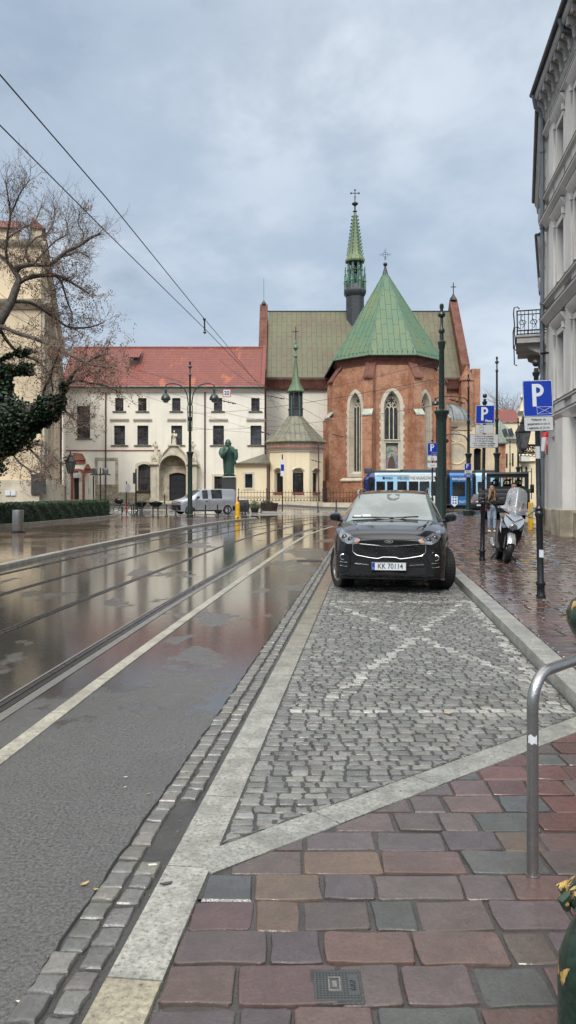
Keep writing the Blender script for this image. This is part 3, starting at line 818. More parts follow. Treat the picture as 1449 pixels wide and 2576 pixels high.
# ------------------------------------------------------------------ buildings
def slab(mb, s0, s1, y0, y1, z0, z1): mb.box(s0, s1, y0, y1, z0, z1)
def cornice(mb, s0, s1, z, prof, ends=True):
    """moulding run along the wall: prof = [(out, dz) ...] from top to bottom"""
    P = [(0.0, z+prof[0][1])]+[(-o, z+dz) for o, dz in prof]+[(0.0, z+prof[-1][1])]
    mb.rings([[(s0, y, zz_) for y, zz_ in P], [(s1, y, zz_) for y, zz_ in P]], ends, ends)
def pipe(parent, M, s, z0, z1, r=.06, y=-.1, material='pipe_red', top=None):
    mb = MB(); mb.M = M
    mb.tube([(s, y, z0+.15), (s, y, z1)], r, 8)
    mb.tube([(s, y, z0+.2), (s, y-.12, z0+.02)], r, 8)
    if top: mb.tube([(s, y, z1), (s, top[0]*.5, z1+top[1]*.4), (s, top[0], z1+top[1])], r, 8)
    z = z0+1.2
    while z < z1: mb.tube([(s, y, z), (s, y, z+.05)], r*1.35, 8); z += 2.1
    return mb.build('drain_pipe', material, parent)

# --- monastery
MY = 82.0
Mx = lambda zx: -24.3+.01545*zx
Mz = lambda zy: 18.89-.01545*zy
mon = thing('monastery', 'long cream monastery with red tiled roof and two storeys of small dark windows', 'building', (-13, MY, .36))
FM = frame((0, MY), (1, 0))
mw, mh = MB(), []
mw.M = FM
small = [(Mx(c-29), Mx(c+29), Mz(560), Mz(470)) for c in (409, 568, 802, 1090, 1348)]
mid = [(Mx(c-38), Mx(c+38), Mz(794), Mz(660)) for c in (411, 571, 805, 1093, 1352)]
tall = (Mx(116), Mx(207), Mz(748), Mz(525))
archw = (Mx(538), Mx(623), Mz(1109), Mz(925), .3)
lowr = (Mx(1064), Mx(1122), Mz(1110), Mz(1010))
doorh = (Mx(755), Mx(869), Mz(1178), Mz(985), .22)
wall(mw, Mx(0), Mx(1410), 0, Mz(396), small+mid+[tall, archw, lowr, doorh], .25)
mw.build('wall', 'plaster_cream', mon, recalc=False)
for h in small: window(mon, FM, h, .22, 2, 3, .07)
for h in mid: window(mon, FM, h, .22, 2, 3, .08)
window(mon, FM, tall, .22, 2, 5, .07); window(mon, FM, archw, .22, 4, 2, .07); window(mon, FM, lowr, .22, 3, 4, .05)
for h, nm in [(h, 'small') for h in small]+[(h, 'mid') for h in mid]:
    mb = MB(); mb.M = FM; surround(mb, h, .2, 0, -.03, False); mb.build('window_surround', 'stone_pale' if False else 'plaster_cream', mon, recalc=False)
    mb = MB(); mb.M = FM
    e = .28 if nm == 'small' else .34
    slab(mb, h[0]-e, h[1]+e, -.13, 0, h[2]-.1, h[2]-.03); mb.build('window_sill', 'wood_dark', mon)
    if nm == 'mid':
        mb = MB(); mb.M = FM; cornice(mb, h[0]-.4, h[1]+.4, h[3]+.52, [(.2, .14), (.2, .09), (.1, .0), (.06, -.1)]); mb.build('window_hood', 'plaster_cream', mon)
        mb = MB(); mb.M = FM; slab(mb, h[0]-.42, h[1]+.42, -.215, 0, h[3]+.661, h[3]+.69); mb.build('hood_flashing', 'pipe_red', mon)
mb = MB(); mb.M = FM; slab(mb, tall[0]-.1, tall[1]+.25, -.12, 0, tall[2]-.1, tall[2]-.03); mb.build('window_sill', 'wood_dark', mon)
mb = MB(); mb.M = FM; cornice(mb, Mx(0), Mx(1410), Mz(430), [(.28, .42), (.28, .34), (.18, .2), (.08, .08), (.06, 0)]); mb.build('cornice', 'plaster_cream', mon)
mb = MB(); mb.M = FM; slab(mb, Mx(40), Mx(690), -.07, 0, Mz(834), Mz(828)); mb.build('string_course', 'red_ledge', mon)
# roof
RZ = 18.35; RY = MY+7.2
rf = MB()
e0, e1 = (Mx(0), MY-.42, Mz(396)+.02), (Mx(1400), MY-.42, Mz(396)+.02); r1, r0 = (Mx(1400), RY, RZ), (Mx(-40), RY, RZ)
rf.quad(e0, e1, r1, r0); rf.quad((e1[0], e1[1]+.01, e1[2]-.12), (e0[0], e0[1]+.01, e0[2]-.12), (r0[0], RY, RZ-.12), (r1[0], RY, RZ-.12))
rf.quad(r0, r1, (r1[0], RY+7.6, e0[2]), (r0[0], RY+7.6, e0[2]))
roof = rf.build('roof', 'red_tiles', mon)
mb = MB()
for i in range(92):
    x = r0[0]+(r1[0]-r0[0])*i/92; mb.tube([(x, RY, RZ), (x+.29, RY, RZ+.02)], [.11, .14], 6)
mb.build('ridge_tiles', 'red_tiles', roof)
mb = MB(); mb.tube([(Mx(0), MY-.5, Mz(396)-.03), (Mx(1405), MY-.5, Mz(396)-.03)], .1, 8); mb.build('gutter', 'gutter_dark', roof)
mb = MB(); # raised gable edge at the right
mb.add([(Mx(1385), MY-.5, Mz(390)), (Mx(1412), MY-.5, Mz(390)), (Mx(1412), RY, RZ+.3), (Mx(1385), RY, RZ+.3), (Mx(1385), MY-.5, Mz(390)-.3), (Mx(1412), MY-.5, Mz(390)-.3), (Mx(1412), RY, RZ-.1), (Mx(1385), RY, RZ-.1)],
       [(0,1,2,3),(4,7,6,5),(0,4,5,1),(1,5,6,2),(2,6,7,3),(3,7,4,0)]); mb.build('gable_edge', 'red_tiles', roof)
# dormer
dm = MB(); yy = MY+4.3; u = (yy-MY+.42)/(7.62); zr = Mz(396)+u*(RZ-Mz(396))
xa, xb = Mx(433), Mx(490); zb = zr-.1; yf = yy-.7
zf = Mz(396)+((yf-MY+.42)/7.62)*(RZ-Mz(396))
dm.add([(xa, yf, zf), (xb, yf, zf), (xb, yf, zf+.85), (xa, yf, zf+.85), (xa-.1, yf+2.2, zf+2.0), (xb+.1, yf+2.2, zf+2.0)], [(0,1,2,3),(0,3,4),(1,5,2)])
dmo = dm.build('dormer', 'wood_dark', roof, recalc=False)
dm = MB(); dm.add([(xa-.15, yf-.25, zf+.8), (xb+.2, yf-.25, zf+.8), (xb+.2, yf+2.3, zf+2.1), (xa-.15, yf+2.3, zf+2.1), (xa-.15, yf-.25, zf+.88), (xb+.2, yf-.25, zf+.88), (xb+.2, yf+2.3, zf+2.18), (xa-.15, yf+2.3, zf+2.18)], [(0,3,2,1),(4,5,6,7),(0,1,5,4),(1,2,6,5),(3,0,4,7)]); dm.build('dormer_roof', 'red_tiles', roof)
pipe(mon, FM, Mx(316), .4, Mz(430), .075); pipe(mon, FM, Mx(1000), .4, Mz(430), .075)
# stone base, blind stone window, arched window surround
mb = MB(); mb.M = FM; slab(mb, Mx(245), Mx(402), -.10, 0, .2, Mz(1066)); slab(mb, Mx(400), Mx(638), -.08, 0, .2, Mz(1120)); mb.build('stone_base', 'rough_stone', mon)
mb = MB(); mb.M = FM; surround(mb, (Mx(260), Mx(382), Mz(1064), Mz(900)), .29, 0, -.05, False); mb.build('blind_window_frame', 'plinth_stone', mon, recalc=False)
mb = MB(); mb.M = FM; surround(mb, archw, .28, 0, -.05, False); mb.build('arch_surround', 'stone_pale', mon, recalc=False)
mb = MB(); mb.M = FM; slab(mb, Mx(524), Mx(636), -.22, 0, Mz(1120), Mz(1109)); mb.build('window_sill', 'wood_dark', mon)
mb = MB(); mb.M = FM; surround(mb, lowr, .25, 0, -.05, False); mb.build('window_surround', 'stone_pale', mon, recalc=False)
# portal
PC = (Mx(632)+Mx(958))/2; px0, px1 = Mx(636), Mx(952)
po = MB(); po.M = FM
ah = (Mx(694), Mx(880), .35, Mz(868), 1.42)
# gable outline above, drawn as a curve of the baroque pediment
spring = Mz(925)
pts = []
for i in range(41):
    u = -1+2*i/40; x = PC+u*(px1-px0)/2
    a = abs(u)
    z = spring+ (1.72*math.cos(min(1, a/.62)*PI/2)**.75 if a < .62 else 0) + (.12 if a < .62 else 0)
    if a < .2: z = spring+1.9-.35*a
    pts.append((x, z))
tp = hole_top(ah, 10)
def arch_z(x):
    if x <= ah[0] or x >= ah[1]: return None
    for p, q in zip(tp[:-1], tp[1:]):
        if p[0] <= x <= q[0]: return p[1]+(q[1]-p[1])*(x-p[0])/(q[0]-p[0])
xs_ = sorted(set([p[0] for p in pts]+[p[0] for p in tp]))
def top_z(x):
    for p, q in zip(pts[:-1], pts[1:]):
        if p[0] <= x <= q[0]: return p[1]+(q[1]-p[1])*(x-p[0])/(q[0]-p[0])
    return pts[0][1]
yf, yb = -1.0, 0.0
for a, b in zip(xs_[:-1], xs_[1:]):
    m = (a+b)/2
    if arch_z(m) is None: lo_a = lo_b = .3
    else:
        lo_a = arch_z(a+1e-4) or ah[3]-1.42; lo_b = arch_z(b-1e-4) or ah[3]-1.42
        po.quad((a, yf, lo_a), (a, yb, lo_a), (b, yb, lo_b), (b, yf, lo_b))
    po.quad((a, yf, lo_a), (b, yf, lo_b), (b, yf, top_z(b)), (a, yf, top_z(a)))
    po.quad((a, yf, top_z(a)), (b, yf, top_z(b)), (b, yb, top_z(b)), (a, yb, top_z(a)))
for x in (px0, px1, ah[0], ah[1]): po.quad((x, yf, .3), (x, yb, .3), (x, yb, spring), (x, yf, spring))
portal = po.build('portal', 'stone_trim', mon, recalc=False)
mb = MB(); mb.M = FM
for p, q in zip(pts[:-1], pts[1:]):    # raised rim of the pediment
    mb.add([(p[0], -1.2, p[1]), (q[0], -1.2, q[1]), (q[0], 0, q[1]), (p[0], 0, p[1]), (p[0], -1.2, p[1]+.12), (q[0], -1.2, q[1]+.12), (q[0], 0, q[1]+.12), (p[0], 0, p[1]+.12)], [(0,3,2,1),(4,5,6,7),(0,1,5,4)])
mb.build('pediment_rim', 'stone_trim', portal, recalc=False)
mb = MB(); mb.M = FM; surround(mb, ah, .22, -1.0, -1.1, False); mb.build('arch_moulding', 'stone_trim', portal, recalc=False)
for xx in ((px0-.08, ah[0]-.12), (ah[1]+.12, px1+.08)):
    mb = MB(); mb.M = FM; slab(mb, xx[0], xx[1], -1.12, 0, .3, .95); cornice(mb, xx[0]-.1, xx[1]+.1, spring, [(1.3, 0), (1.3, -.1), (1.15, -.22), (1.08, -.3)]); slab(mb, xx[0]+.18, xx[1]-.14, -1.06, -.9, .95, spring-.3); mb.build('pilaster', 'stone_trim', portal)

mb = MB(); mb.M = FM   # inner wall of the porch with door surround
wall(mb, ah[0], ah[1], .3, ah[3]+.1, [doorh], .3, -.06); surround(mb, doorh, .24, -.06, -.14, False); cornice(mb, ah[0], ah[1], doorh[3]+.75, [(.2, .1), (.1, 0)])
mb.box((doorh[0]+doorh[1])/2-.45, (doorh[0]+doorh[1])/2+.45, -.1, -.05, Mz(905), Mz(880)); mb.build('porch_wall', 'plinth_stone', portal, recalc=False)
mb = MB(); mb.M = FM
o = outline(doorh, 0); mb.add([(x, .12, z) for x, z in o], [tuple(range(len(o)))])
for k in range(4):
    for j in range(2):
        xx = doorh[0]+.1+j*.88; mb.box(xx, xx+.68, .08, .12, doorh[2]+.1+k*.7, doorh[2]+.65+k*.7)
mb.build('door', 'door_dark', mon, recalc=False)
mb = MB(); mb.M = FM; mb.box(ah[0]-.4, ah[1]+.4, -1.6, 0, .2, .52); mb.box(ah[0]-.1, ah[1]+.1, -1.3, 0, .52, .66); mb.build('steps', 'stone_trim', portal)
for xx in (px0+.45, px1-.45):
    mb = MB(); mb.M = FM
    sp = [(xx+.03*a*math.cos(a), -1.06, spring+.42+.03*a*math.sin(a)) for a in lin(1, 12.5, 30)]
    mb.tube(sp, .07, 5); mb.box(xx-.42, xx+.42, -1.02, -.4, spring+.02, spring+.8); mb.build('volute', 'stone_trim', portal)
def small_figure(name, label, cat, x, y, z, h, m, grp=None, tilt=0.0):
    """robed stone saint on a plinth"""
    mb = MB()
    R = []
    for i in range(15):
        u = i/14
        r = [.17, .19, .18, .17, .165, .16, .155, .15, .16, .17, .175, .165, .12, .06, .05][i]*h/1.75*1.12
        ring = []
        for k in range(18):
            a = 2*PI*k/18; f = 1+.12*math.sin(k*2*PI/18*6+i*.3)*(1-u)+.03*math.sin(k*5.3+i)
            ring.append((x+r*1.25*f*math.cos(a)+tilt*math.sin(u*3)*.1*h, y+r*.8*f*math.sin(a), z+u*h*.87))
        R.append(ring)
    mb.rings(R, True, True)
    mb.sphere((x+tilt*.04*h, y-.02*h, z+h*.925), h*.07, 10, 8, 1, 1.1, 1.25)
    mb.sphere((x+tilt*.04*h, y-.085*h, z+h*.92), h*.016, 6, 4)       # nose
    for s_ in (-1, 1):      # arms bent across the body
        mb.tube([(x+s_*.15*h, y, z+.78*h), (x+s_*.19*h, y-.05*h, z+.6*h), (x+s_*.06*h, y-.14*h, z+(.66 if s_ < 0 else .58)*h)], [.05*h, .045*h, .028*h], 8)
        mb.tube([(x+s_*.06*h, y-.14*h, z+(.66 if s_ < 0 else .58)*h), (x+s_*.02*h, y-.15*h, z+(.68 if s_ < 0 else .6)*h)], .02*h, 6)
    mb.tube([(x-.03*h, y-.15*h, z+.5*h), (x-.1*h, y-.13*h, z+.82*h)], .012*h, 5)
    mb.box(x-.16*h, x+.16*h, y-.13*h, y+.13*h, z-.08*h, z+.01*h)
    return tag(mb.build(name, m, recalc=False), label, cat, grp)
small_figure('stone_statue', 'weathered stone saint standing above the left pillar of the arched portal', 'statue', px0+.45, MY-.75, spring+.95, 1.45, 'stone_trim', 'stone saints on the portal', .6)
small_figure('stone_statue', 'weathered stone saint on the top of the portal gable, highest of the three', 'statue', PC, MY-.75, spring+2.05, 1.45, 'stone_trim', 'stone saints on the portal')
small_figure('stone_statue', 'stone saint above the right pillar of the portal, half behind the green lamp post', 'statue', px1-.45, MY-.75, spring+.95, 1.45, 'stone_trim', 'stone saints on the portal', -.5)

# --- gatehouse left of the monastery
gy = MY-1.6
gt = thing('gatehouse', 'small cream gate building with stepped brown tiled gables beside the monastery', 'building', (-22.8, gy, .3))
FG = frame((0, gy), (1, 0))
gx = lambda zx: PX(180*0+ (zx*.3175+180)/1.325, gy)      # zoomed crop to world
gzv = lambda zy: PZ((zy*.3175+1450)/1.325, gy)
mb = MB(); mb.M = FG
dh = (gx(205), gx(262), .3, gzv(378), .15)
wall(mb, gx(130), gx(325), .2, gzv(300), [dh], .4); mb.quad((gx(325), 0, .2), (gx(325), 1.6, .2), (gx(325), 1.6, gzv(300)), (gx(325), 0, gzv(300))); mb.build('wall', 'plaster_cream', gt, recalc=False)
mb = MB(); mb.M = FG; mb.box(gx(205), gx(262), .25, .3, .3, gzv(378)); mb.build('door', 'wood_dark', gt)
mb = MB(); mb.M = FG; surround(mb, (gx(205), gx(300), .3, gzv(378), .25), .25, 0, -.08, False); mb.box(gx(215), gx(325), -.1, .3, gzv(302), gzv(262)); mb.box(gx(320), gx(385), -.1, .5, gzv(400), gzv(352)); mb.build('red_arch', 'red_ledge', gt, recalc=False)
mb = MB(); mb.M = FG
def gable_roof(mb, s0, s1, y0, y1, ze, zr, ov=.12):
    m = (y0+y1)/2
    for a, b, c, d in ((y0-ov, ze, m, zr), (y1+ov, ze, m, zr)):
        mb.add([(s0, a, b), (s1, a, b), (s1, c, d), (s0, c, d), (s0, a, b-.08), (s1, a, b-.08), (s1, c, d-.08), (s0, c, d-.08)], [(0,1,2,3),(4,7,6,5),(0,4,5,1),(1,5,6,2),(3,7,4,0)])
def tri_roof(mb, xl, xr, xa, y0, y1, ze, za):      # slopes facing front: ridge from apex xa back
    mb.add([(xa-.9, y0+.9, za), (xl, y0-.2, ze), (xr, y0-.2, ze), (xr-.2, y1, za)], [(0,1,2,3)])
mb.add([(gx(215), -.2, gzv(258)), (gx(340), -.2, gzv(258)), (gx(275), .9, gzv(190)), (gx(165), .9, gzv(182)),
        (gx(215), -.2, gzv(264)), (gx(340), -.2, gzv(264)), (gx(275), .9, gzv(196)), (gx(165), .9, gzv(188))], [(0,1,2,3),(0,4,5,1),(1,5,6,2),(4,7,6,5)])
mb.add([(gx(322), -.2, gzv(352)), (gx(392), -.2, gzv(352)), (gx(350), .6, gzv(305)), (gx(318), .6, gzv(305)), (gx(322), -.2, gzv(358)), (gx(392), -.2, gzv(358))], [(0,1,2,3),(0,4,5,1)])
mb.build('roof', 'brown_tiles', gt, recalc=False)
mb = MB(); mb.M = FG; mb.add([(gx(135), -.05, gzv(255)), (gx(215), -.05, gzv(255)), (gx(165), -.05, gzv(185))], [(0,1,2)]); mb.add([(gx(215), .1, gzv(262)), (gx(320), .1, gzv(262)), (gx(275), .8, gzv(200)), (gx(165), .8, gzv(190))], [(0,1,2,3)]); mb.build('gable', 'plaster_cream', gt, recalc=False)
mb = MB(); mb.M = FG; mb.box(gx(208), gx(270), -.25, -.1, gzv(450), gzv(395)); s_ = mb.build('door_sign', 'sign_white', gt)
mb = MB(); mb.M = FG; mb.box(gx(262), gx(300), -.4, -.25, gzv(450), gzv(402)); mb.build('door_sign', 'plate_grey', gt)
mb = MB(); mb.M = FM; a, b, c, d = Mx(175), Mx(200), Mz(1132), Mz(1093)
mb.box(a, b, -.12, 0, c, d); nb = mb.build('notice_board', 'iron_rust', None); tag(nb, 'small framed notice board on the cream wall right of the gatehouse door', 'notice board')
mb = MB(); mb.M = FM; mb.box(a+.05, b-.2, -.13, -.11, c+.06, d-.06); mb.box(b-.17, b-.05, -.13, -.11, c+.06, d-.06); attach(mb.build('paper_sheet', 'sign_white'), nb)

# --- annex with the lean-to roof, between monastery and chapel
AY = 78.5
ax_ = lambda zx: PX((zx*.1794+700)/1.325, AY); az_ = lambda zy: PZ((zy*.1794+1440)/1.325, AY)
an = thing('annex', 'low cream annex with a grey lean-to roof and one barred window', 'building', (-3.5, AY, .3))
FA = frame((0, AY), (1, 0))
h1 = (ax_(652), ax_(790), az_(1035), az_(778))
mb = MB(); mb.M = FA; wall(mb, ax_(458), ax_(1085), 0, az_(575), [h1], .25); mb.quad((ax_(458), 0, 0), (ax_(458), 3.4, 0), (ax_(458), 3.4, az_(575)), (ax_(458), 0, az_(575))); mb.quad((ax_(1085), 0, 0), (ax_(1085), 2, 0), (ax_(1085), 2, az_(575)), (ax_(1085), 0, az_(575))); mb.build('wall', 'plaster_yellow', an, recalc=False)
mb = MB(); mb.M = FA; surround(mb, h1, .2, 0, -.05); mb.build('window_surround', 'stone_pale', an, recalc=False)
window(an, FA, h1, .2, 3, 8, .04, 'iron_black')
mb = MB(); mb.M = FA; cornice(mb, ax_(455), ax_(1095), az_(640), [(.22, .32), (.2, .22), (.1, .12), (.05, 0)]); mb.build('cornice', 'plaster_yellow', an)
mb = MB(); mb.M = FA; e = az_(572)
mb.add([(ax_(440), -.4, e), (ax_(1130), -.4, e), (ax_(1010), 3.2, az_(370)), (ax_(1010), 3.4, az_(370)), (ax_(460), 3.4, e+.1), (ax_(440), -.4, e-.1), (ax_(1130), -.4, e-.1)], [(0,1,2,3,4),(0,5,6,1)]); mb.build('roof', 'slate_sheet', an, recalc=False)
pipe(an, FA, ax_(1068), .4, az_(590), .07)

# --- link wall behind the chapel, under the transept roof
# --- chapel: polygonal, cream, slate cap and copper turret
CX, CY = .75, 80.2
ch = thing('chapel', 'round cream chapel with a low sheet roof, a dark lantern and green copper spirelet', 'building', (CX, CY, .3))
def ngon(cx, cy, r, n, a0): return [(cx+r*math.cos(a0+2*PI*i/n), cy+r*math.sin(a0+2*PI*i/n)) for i in range(n)]
RC = 2.95; n8 = 8; a0 = PI/8+.1
poly = ngon(CX, CY, RC, n8, a0)
zE = 6.75; zF = 6.0
mb = MB()
for i in range(n8):
    p, q = poly[i], poly[(i+1) % n8]; L = math.hypot(q[0]-p[0], q[1]-p[1]); M = frame(p, (q[0]-p[0], q[1]-p[1]))
    # frame() puts y to the left of the run, which is inside for a counter-clockwise plan
    mb.M = M
    mid_ = ((p[0]+q[0])/2, (p[1]+q[1])/2)
    hl = []
    if mid_[1] < CY-1: hl = [(L/2-.55, L/2+.55, 1.6, 3.95, .3)]
    wall(mb, 0, L, 0, zE, hl, .45)
    if hl:
        h = hl[0]; hin = (h[0]+.18, h[1]-.18, 1.62, 3.6)
        window(ch, M, (h[0]+.1, h[1]-.1, 1.62, 3.55), .44, 2, 5, .08, 'iron_black')
        mm = MB(); mm.M = M; mm.box(h[0]-.05, h[1]+.05, -.12, .3, 1.42, 1.6); mm.build('window_sill', 'red_ledge', ch)
        mm = MB(); mm.M = M; mm.box(h[0], h[1], .42, .45, 3.5, 4.0); mm.build('arch_infill', 'plaster_yellow', ch)
        # raised eyebrow
        mm = MB(); mm.M = M; tp = hole_top((h[0]-.08, h[1]+.08, 1.6, 4.06, .3)); mm.tube([(x, -.03, z) for x, z in tp], .05, 5); mm.build('eyebrow_moulding', 'stone_trim', ch)
mb.M = Matrix.Identity(4); mb.build('wall', 'plaster_yellow', ch, recalc=False)
def polyband(prof, cx, cy, n, a0, name, m, parent, cap=True, ri=.0):
    mb = MB(); R = [[(x, y, z) for x, y in ngon(cx, cy, r, n, a0)] for r, z in prof]; mb.rings(R, cap, cap); return mb.build(name, m, parent, sharp=25)
polyband([(RC, zF-.35), (RC+.1, zF-.3), (RC+.15, zF-.12), (RC+.3, zF-.05), (RC+.3, zF)], CX, CY, 8, a0, 'cornice', 'plaster_cream', ch)
polyband([(RC+.35, zF+.002), (RC+.35, zF+.06), (RC+.03, zF+.18)], CX, CY, 8, a0, 'ledge', 'red_ledge', ch)
mb = MB()
for i in range(8):
    p, q = poly[i], poly[(i+1) % 8]; L = math.hypot(q[0]-p[0], q[1]-p[1]); mb.M = frame(p, (q[0]-p[0], q[1]-p[1]))
    for k in range(5): mb.box(.15+k*(L-.3)/4-.08, .15+k*(L-.3)/4+.08, -.06, 0, zF+.19, zE-.01)
mb.M = Matrix.Identity(4); mb.build('frieze_blocks', 'plaster_cream', ch)
croof = polyband([(RC+.25, zE-.1), (RC+.5, zE-.08), (RC+.5, zE), (RC-.2, zE+.62), (1.55, zE+1.85), (.85, zE+2.7)], CX, CY, 8, a0, 'roof', 'slate_sheet', ch)
tz = zE+2.4
polyband([(.78, tz), (.78, tz+1.0), (.86, tz+1.1), (.78, tz+1.16), (.6, tz+1.2)], CX+.05, CY, 8, a0, 'lantern_base', 'lead_dark', ch)
mb = MB()
for i in range(8):
    a = a0+2*PI*i/8; mb.tube([(CX+.05+.66*math.cos(a), CY+.66*math.sin(a), tz+1.1), (CX+.05+.66*math.cos(a), CY+.66*math.sin(a), tz+2.9)], .09, 6)
mb.lathe([(.5, tz+1.1), (.5, tz+2.9)], (CX+.05, CY, 0), 8); mb.build('lantern', 'lead_dark', ch)
for k in (-1, 1):
    mb = MB(); xx = CX+.05+k*.42; mb.tube([(xx, CY-.72, tz-.2), (xx, CY-.72, tz+.2+2.2)], .055, 6); mb.build('copper_strip', 'copper_pale', ch)
polyband([(.95, tz+2.85), (.98, tz+2.95), (.75, tz+3.25), (.48, tz+3.8), (.36, tz+4.4), (.3, tz+4.5), (.2, tz+5.6), (.12, tz+6.4)], CX+.05, CY, 8, a0, 'spire', 'copper_green', ch)
mb = MB(); mb.lathe([(.05, tz+6.3), (.2, tz+6.6), (.08, tz+6.8), (.07, tz+7.2), (.26, tz+7.45), (.26, tz+7.6), (.08, tz+7.85), (.1, tz+8.1), (.04, tz+8.3)], (CX+.05, CY, 0), 10); mb.build('finial', 'copper_pale', ch)
def cross(mb, x, y, z, h, w, r=.035):
    mb.tube([(x, y, z), (x, y, z+h)], r, 6); mb.tube([(x-w/2, y, z+h*.66), (x+w/2, y, z+h*.66)], r, 6)
mb = MB(); cross(mb, CX+.05, CY, tz+8.2, 1.5, .7, .04); mb.build('cross', 'iron_black', ch)
mb = MB(); a_ = a0; q = poly[6]; pipe(ch, frame((CX+2.35, CY-2.2), (1, 0)), 0, .5, zE-.1, .07, -.1)

# --- church
chu = thing('brick_church', 'red brick gothic church with tall pointed windows and green copper roofs', 'building', (10.85, 85, .2))
OX, OY, RO = 10.85, 85.6, 5.75
A0 = -PI/2-PI/8      # first vertex left of the front facet
def ov(k, r=RO): a = A0+k*PI/4; return (OX+r*math.cos(a), OY+r*math.sin(a))
zt = 15.9
plan = [(ov(-1)[0]-.0, 99), ov(-2), ov(-1), ov(0), ov(1), ov(2), ov(3)]
plan = [ov(-2), ov(-1), ov(0), ov(1), ov(2), ov(3)]
wl = MB()
W1 = dict(w=1.55, z0=3.55, z1=12.2, rise=1.55); W2 = dict(w=1.7, z0=3.9, z1=12.2, rise=1.75)
facets = []
for k in range(-2, 3):
    p, q = ov(k), ov(k+1); L = math.hypot(q[0]-p[0], q[1]-p[1]); facets.append((k, p, q, L))
for k, p, q, L in facets:
    M = frame(p, (q[0]-p[0], q[1]-p[1])); wl.M = M
    ww = W2 if k == 0 else W1; c = L/2 + (.0 if k == 0 else (.1 if k < 0 else 0))
    h = (c-ww['w']/2, c+ww['w']/2, ww['z0'], ww['z1'], ww['rise'], 1)
    wall(wl, 0, L, 0, zt-.1, [h], .75)
    if k < -1 or k > 2: continue
    # stone surround: splayed frame with alternating long and short quoins
    fr = MB(); fr.M = M; surround(fr, h, .34, 0, -.05, True)
    z = h[2]; i = 0
    while z < h[3]-h[4]:
        e = .46 if i % 2 else .34
        fr.box(h[0]-e, h[0]-.3, -.045, 0, z, z+.36); fr.box(h[1]+.3, h[1]+e, -.045, 0, z, z+.36); z += .38; i += 1
    tr = fr.build('window_frame', 'stone_trim', chu, recalc=False)
    fr = MB(); fr.M = M
    o1, o2 = outline(h, 0, 10), outline((h[0]+.2, h[1]-.2, h[2]+.25, h[3]-.22, h[4]-.1, 1), 0, 10)
    for j in range(len(o1)-1): fr.quad((o1[j][0], .02, o1[j][1]), (o1[j+1][0], .02, o1[j+1][1]), (o2[j+1][0], .5, o2[j+1][1]), (o2[j][0], .5, o2[j][1]))
    fr.quad((o1[-1][0], .02, o1[-1][1]), (o1[0][0], .02, o1[0][1]), (o2[0][0], .5, o2[0][1]), (o2[-1][0], .5, o2[-1][1])); fr.build('splay', 'stone_trim', tr, recalc=False)
    gi = (h[0]+.2, h[1]-.2, h[2]+.25, h[3]-.22, h[4]-.1, 1)
    if k == 0: gi = (gi[0], gi[1], 7.15, gi[3], gi[4], 1)
    mu = MB(); mu.M = M; sp_ = gi[3]-gi[4]
    for j in (1, 2):
        x = gi[0]+(gi[1]-gi[0])*j/3; mu.box(x-.045, x+.045, .42, .52, gi[2], sp_-.1)
    wj = (gi[1]-gi[0])/3
    for j in range(3):
        x0_ = gi[0]+wj*j; ar = hole_top((x0_, x0_+wj, 0, sp_+.3, .42, 1), 6); mu.tube([(x, .46, z) for x, z in ar], .045, 5)
    # tracery: lobed circles in the head
    cx_ = (gi[0]+gi[1])/2; cz_ = sp_+gi[4]*.48
    for rr, xx, zz2 in ((gi[4]*.24, cx_, cz_+.1), (gi[4]*.14, cx_-.33, sp_+.36), (gi[4]*.14, cx_+.33, sp_+.36)):
        mu.tube([(xx+rr*math.cos(a)*(1), .46, zz2+rr*math.sin(a)) for a in lin(0, 2*PI, 20)], .04, 5)
        for j in range(6 if rr > .3 else 3):
            a = 2*PI*j/(6 if rr > .3 else 3)+PI/2; r3 = rr*.42; mu.tube([(xx+rr*.62*math.cos(a)+r3*math.cos(b), .46, zz2+rr*.62*math.sin(a)+r3*math.sin(b)) for b in lin(a-2.2, a+2.2, 8)], .025, 4)
    mu.build('tracery', 'stone_trim', tr, recalc=False)
    gl = MB(); gl.M = M; o = outline(gi, .02); gl.add([(x, .5, z) for x, z in o], [tuple(range(len(o)))]); gp = gl.build('window', 'leaded_glass', chu, recalc=False)
    if k == 0:
        # sill, then the painted niche below
        nb = MB(); nb.M = M; nb.box(h[0], h[1], .0, .5, 6.75, 7.12); nb.box(h[0]-.02, h[1]+.02, -.1, .5, 7.0, 7.12); nb.box(gi[0]-.2, gi[0]+.0, .02, .5, 3.9, 6.75); nb.box(gi[1], gi[1]+.2, .02, .5, 3.9, 6.75); nb.build('niche_frame', 'stone_trim', chu)
        pm_ = MB(); pm_.M = M; pm_.box(gi[0], gi[1], .3, .34, 4.0, 6.75); mural = pm_.build('mural', 'mural_paint', chu)
        fg = MB(); fg.M = M; cxm = (gi[0]+gi[1])/2
        fg.plate([(cxm-.42, 4.02), (cxm+.42, 4.02), (cxm+.36, 4.7), (cxm+.24, 5.15), (cxm+.1, 5.35), (cxm-.1, 5.35), (cxm-.24, 5.15), (cxm-.38, 4.65)], .285, .3); fg.build('painted_robe', 'mural_robe', mural)
        fg = MB(); fg.M = M; fg.plate(arc(cxm, 5.5, .1, .14, 0, 2*PI, 12)[:-1], .28, .3); fg.build('painted_head', 'mural_skin', mural)
        fg = MB(); fg.M = M; rr = arc(cxm, 5.9, .62, .55, 0, PI, 12); ri_ = arc(cxm, 5.9, .46, .4, PI, 0, 12); fg.plate(rr+ri_, .285, .3); fg.build('painted_arch', 'mural_gold', mural)
wl.M = Matrix.Identity(4)
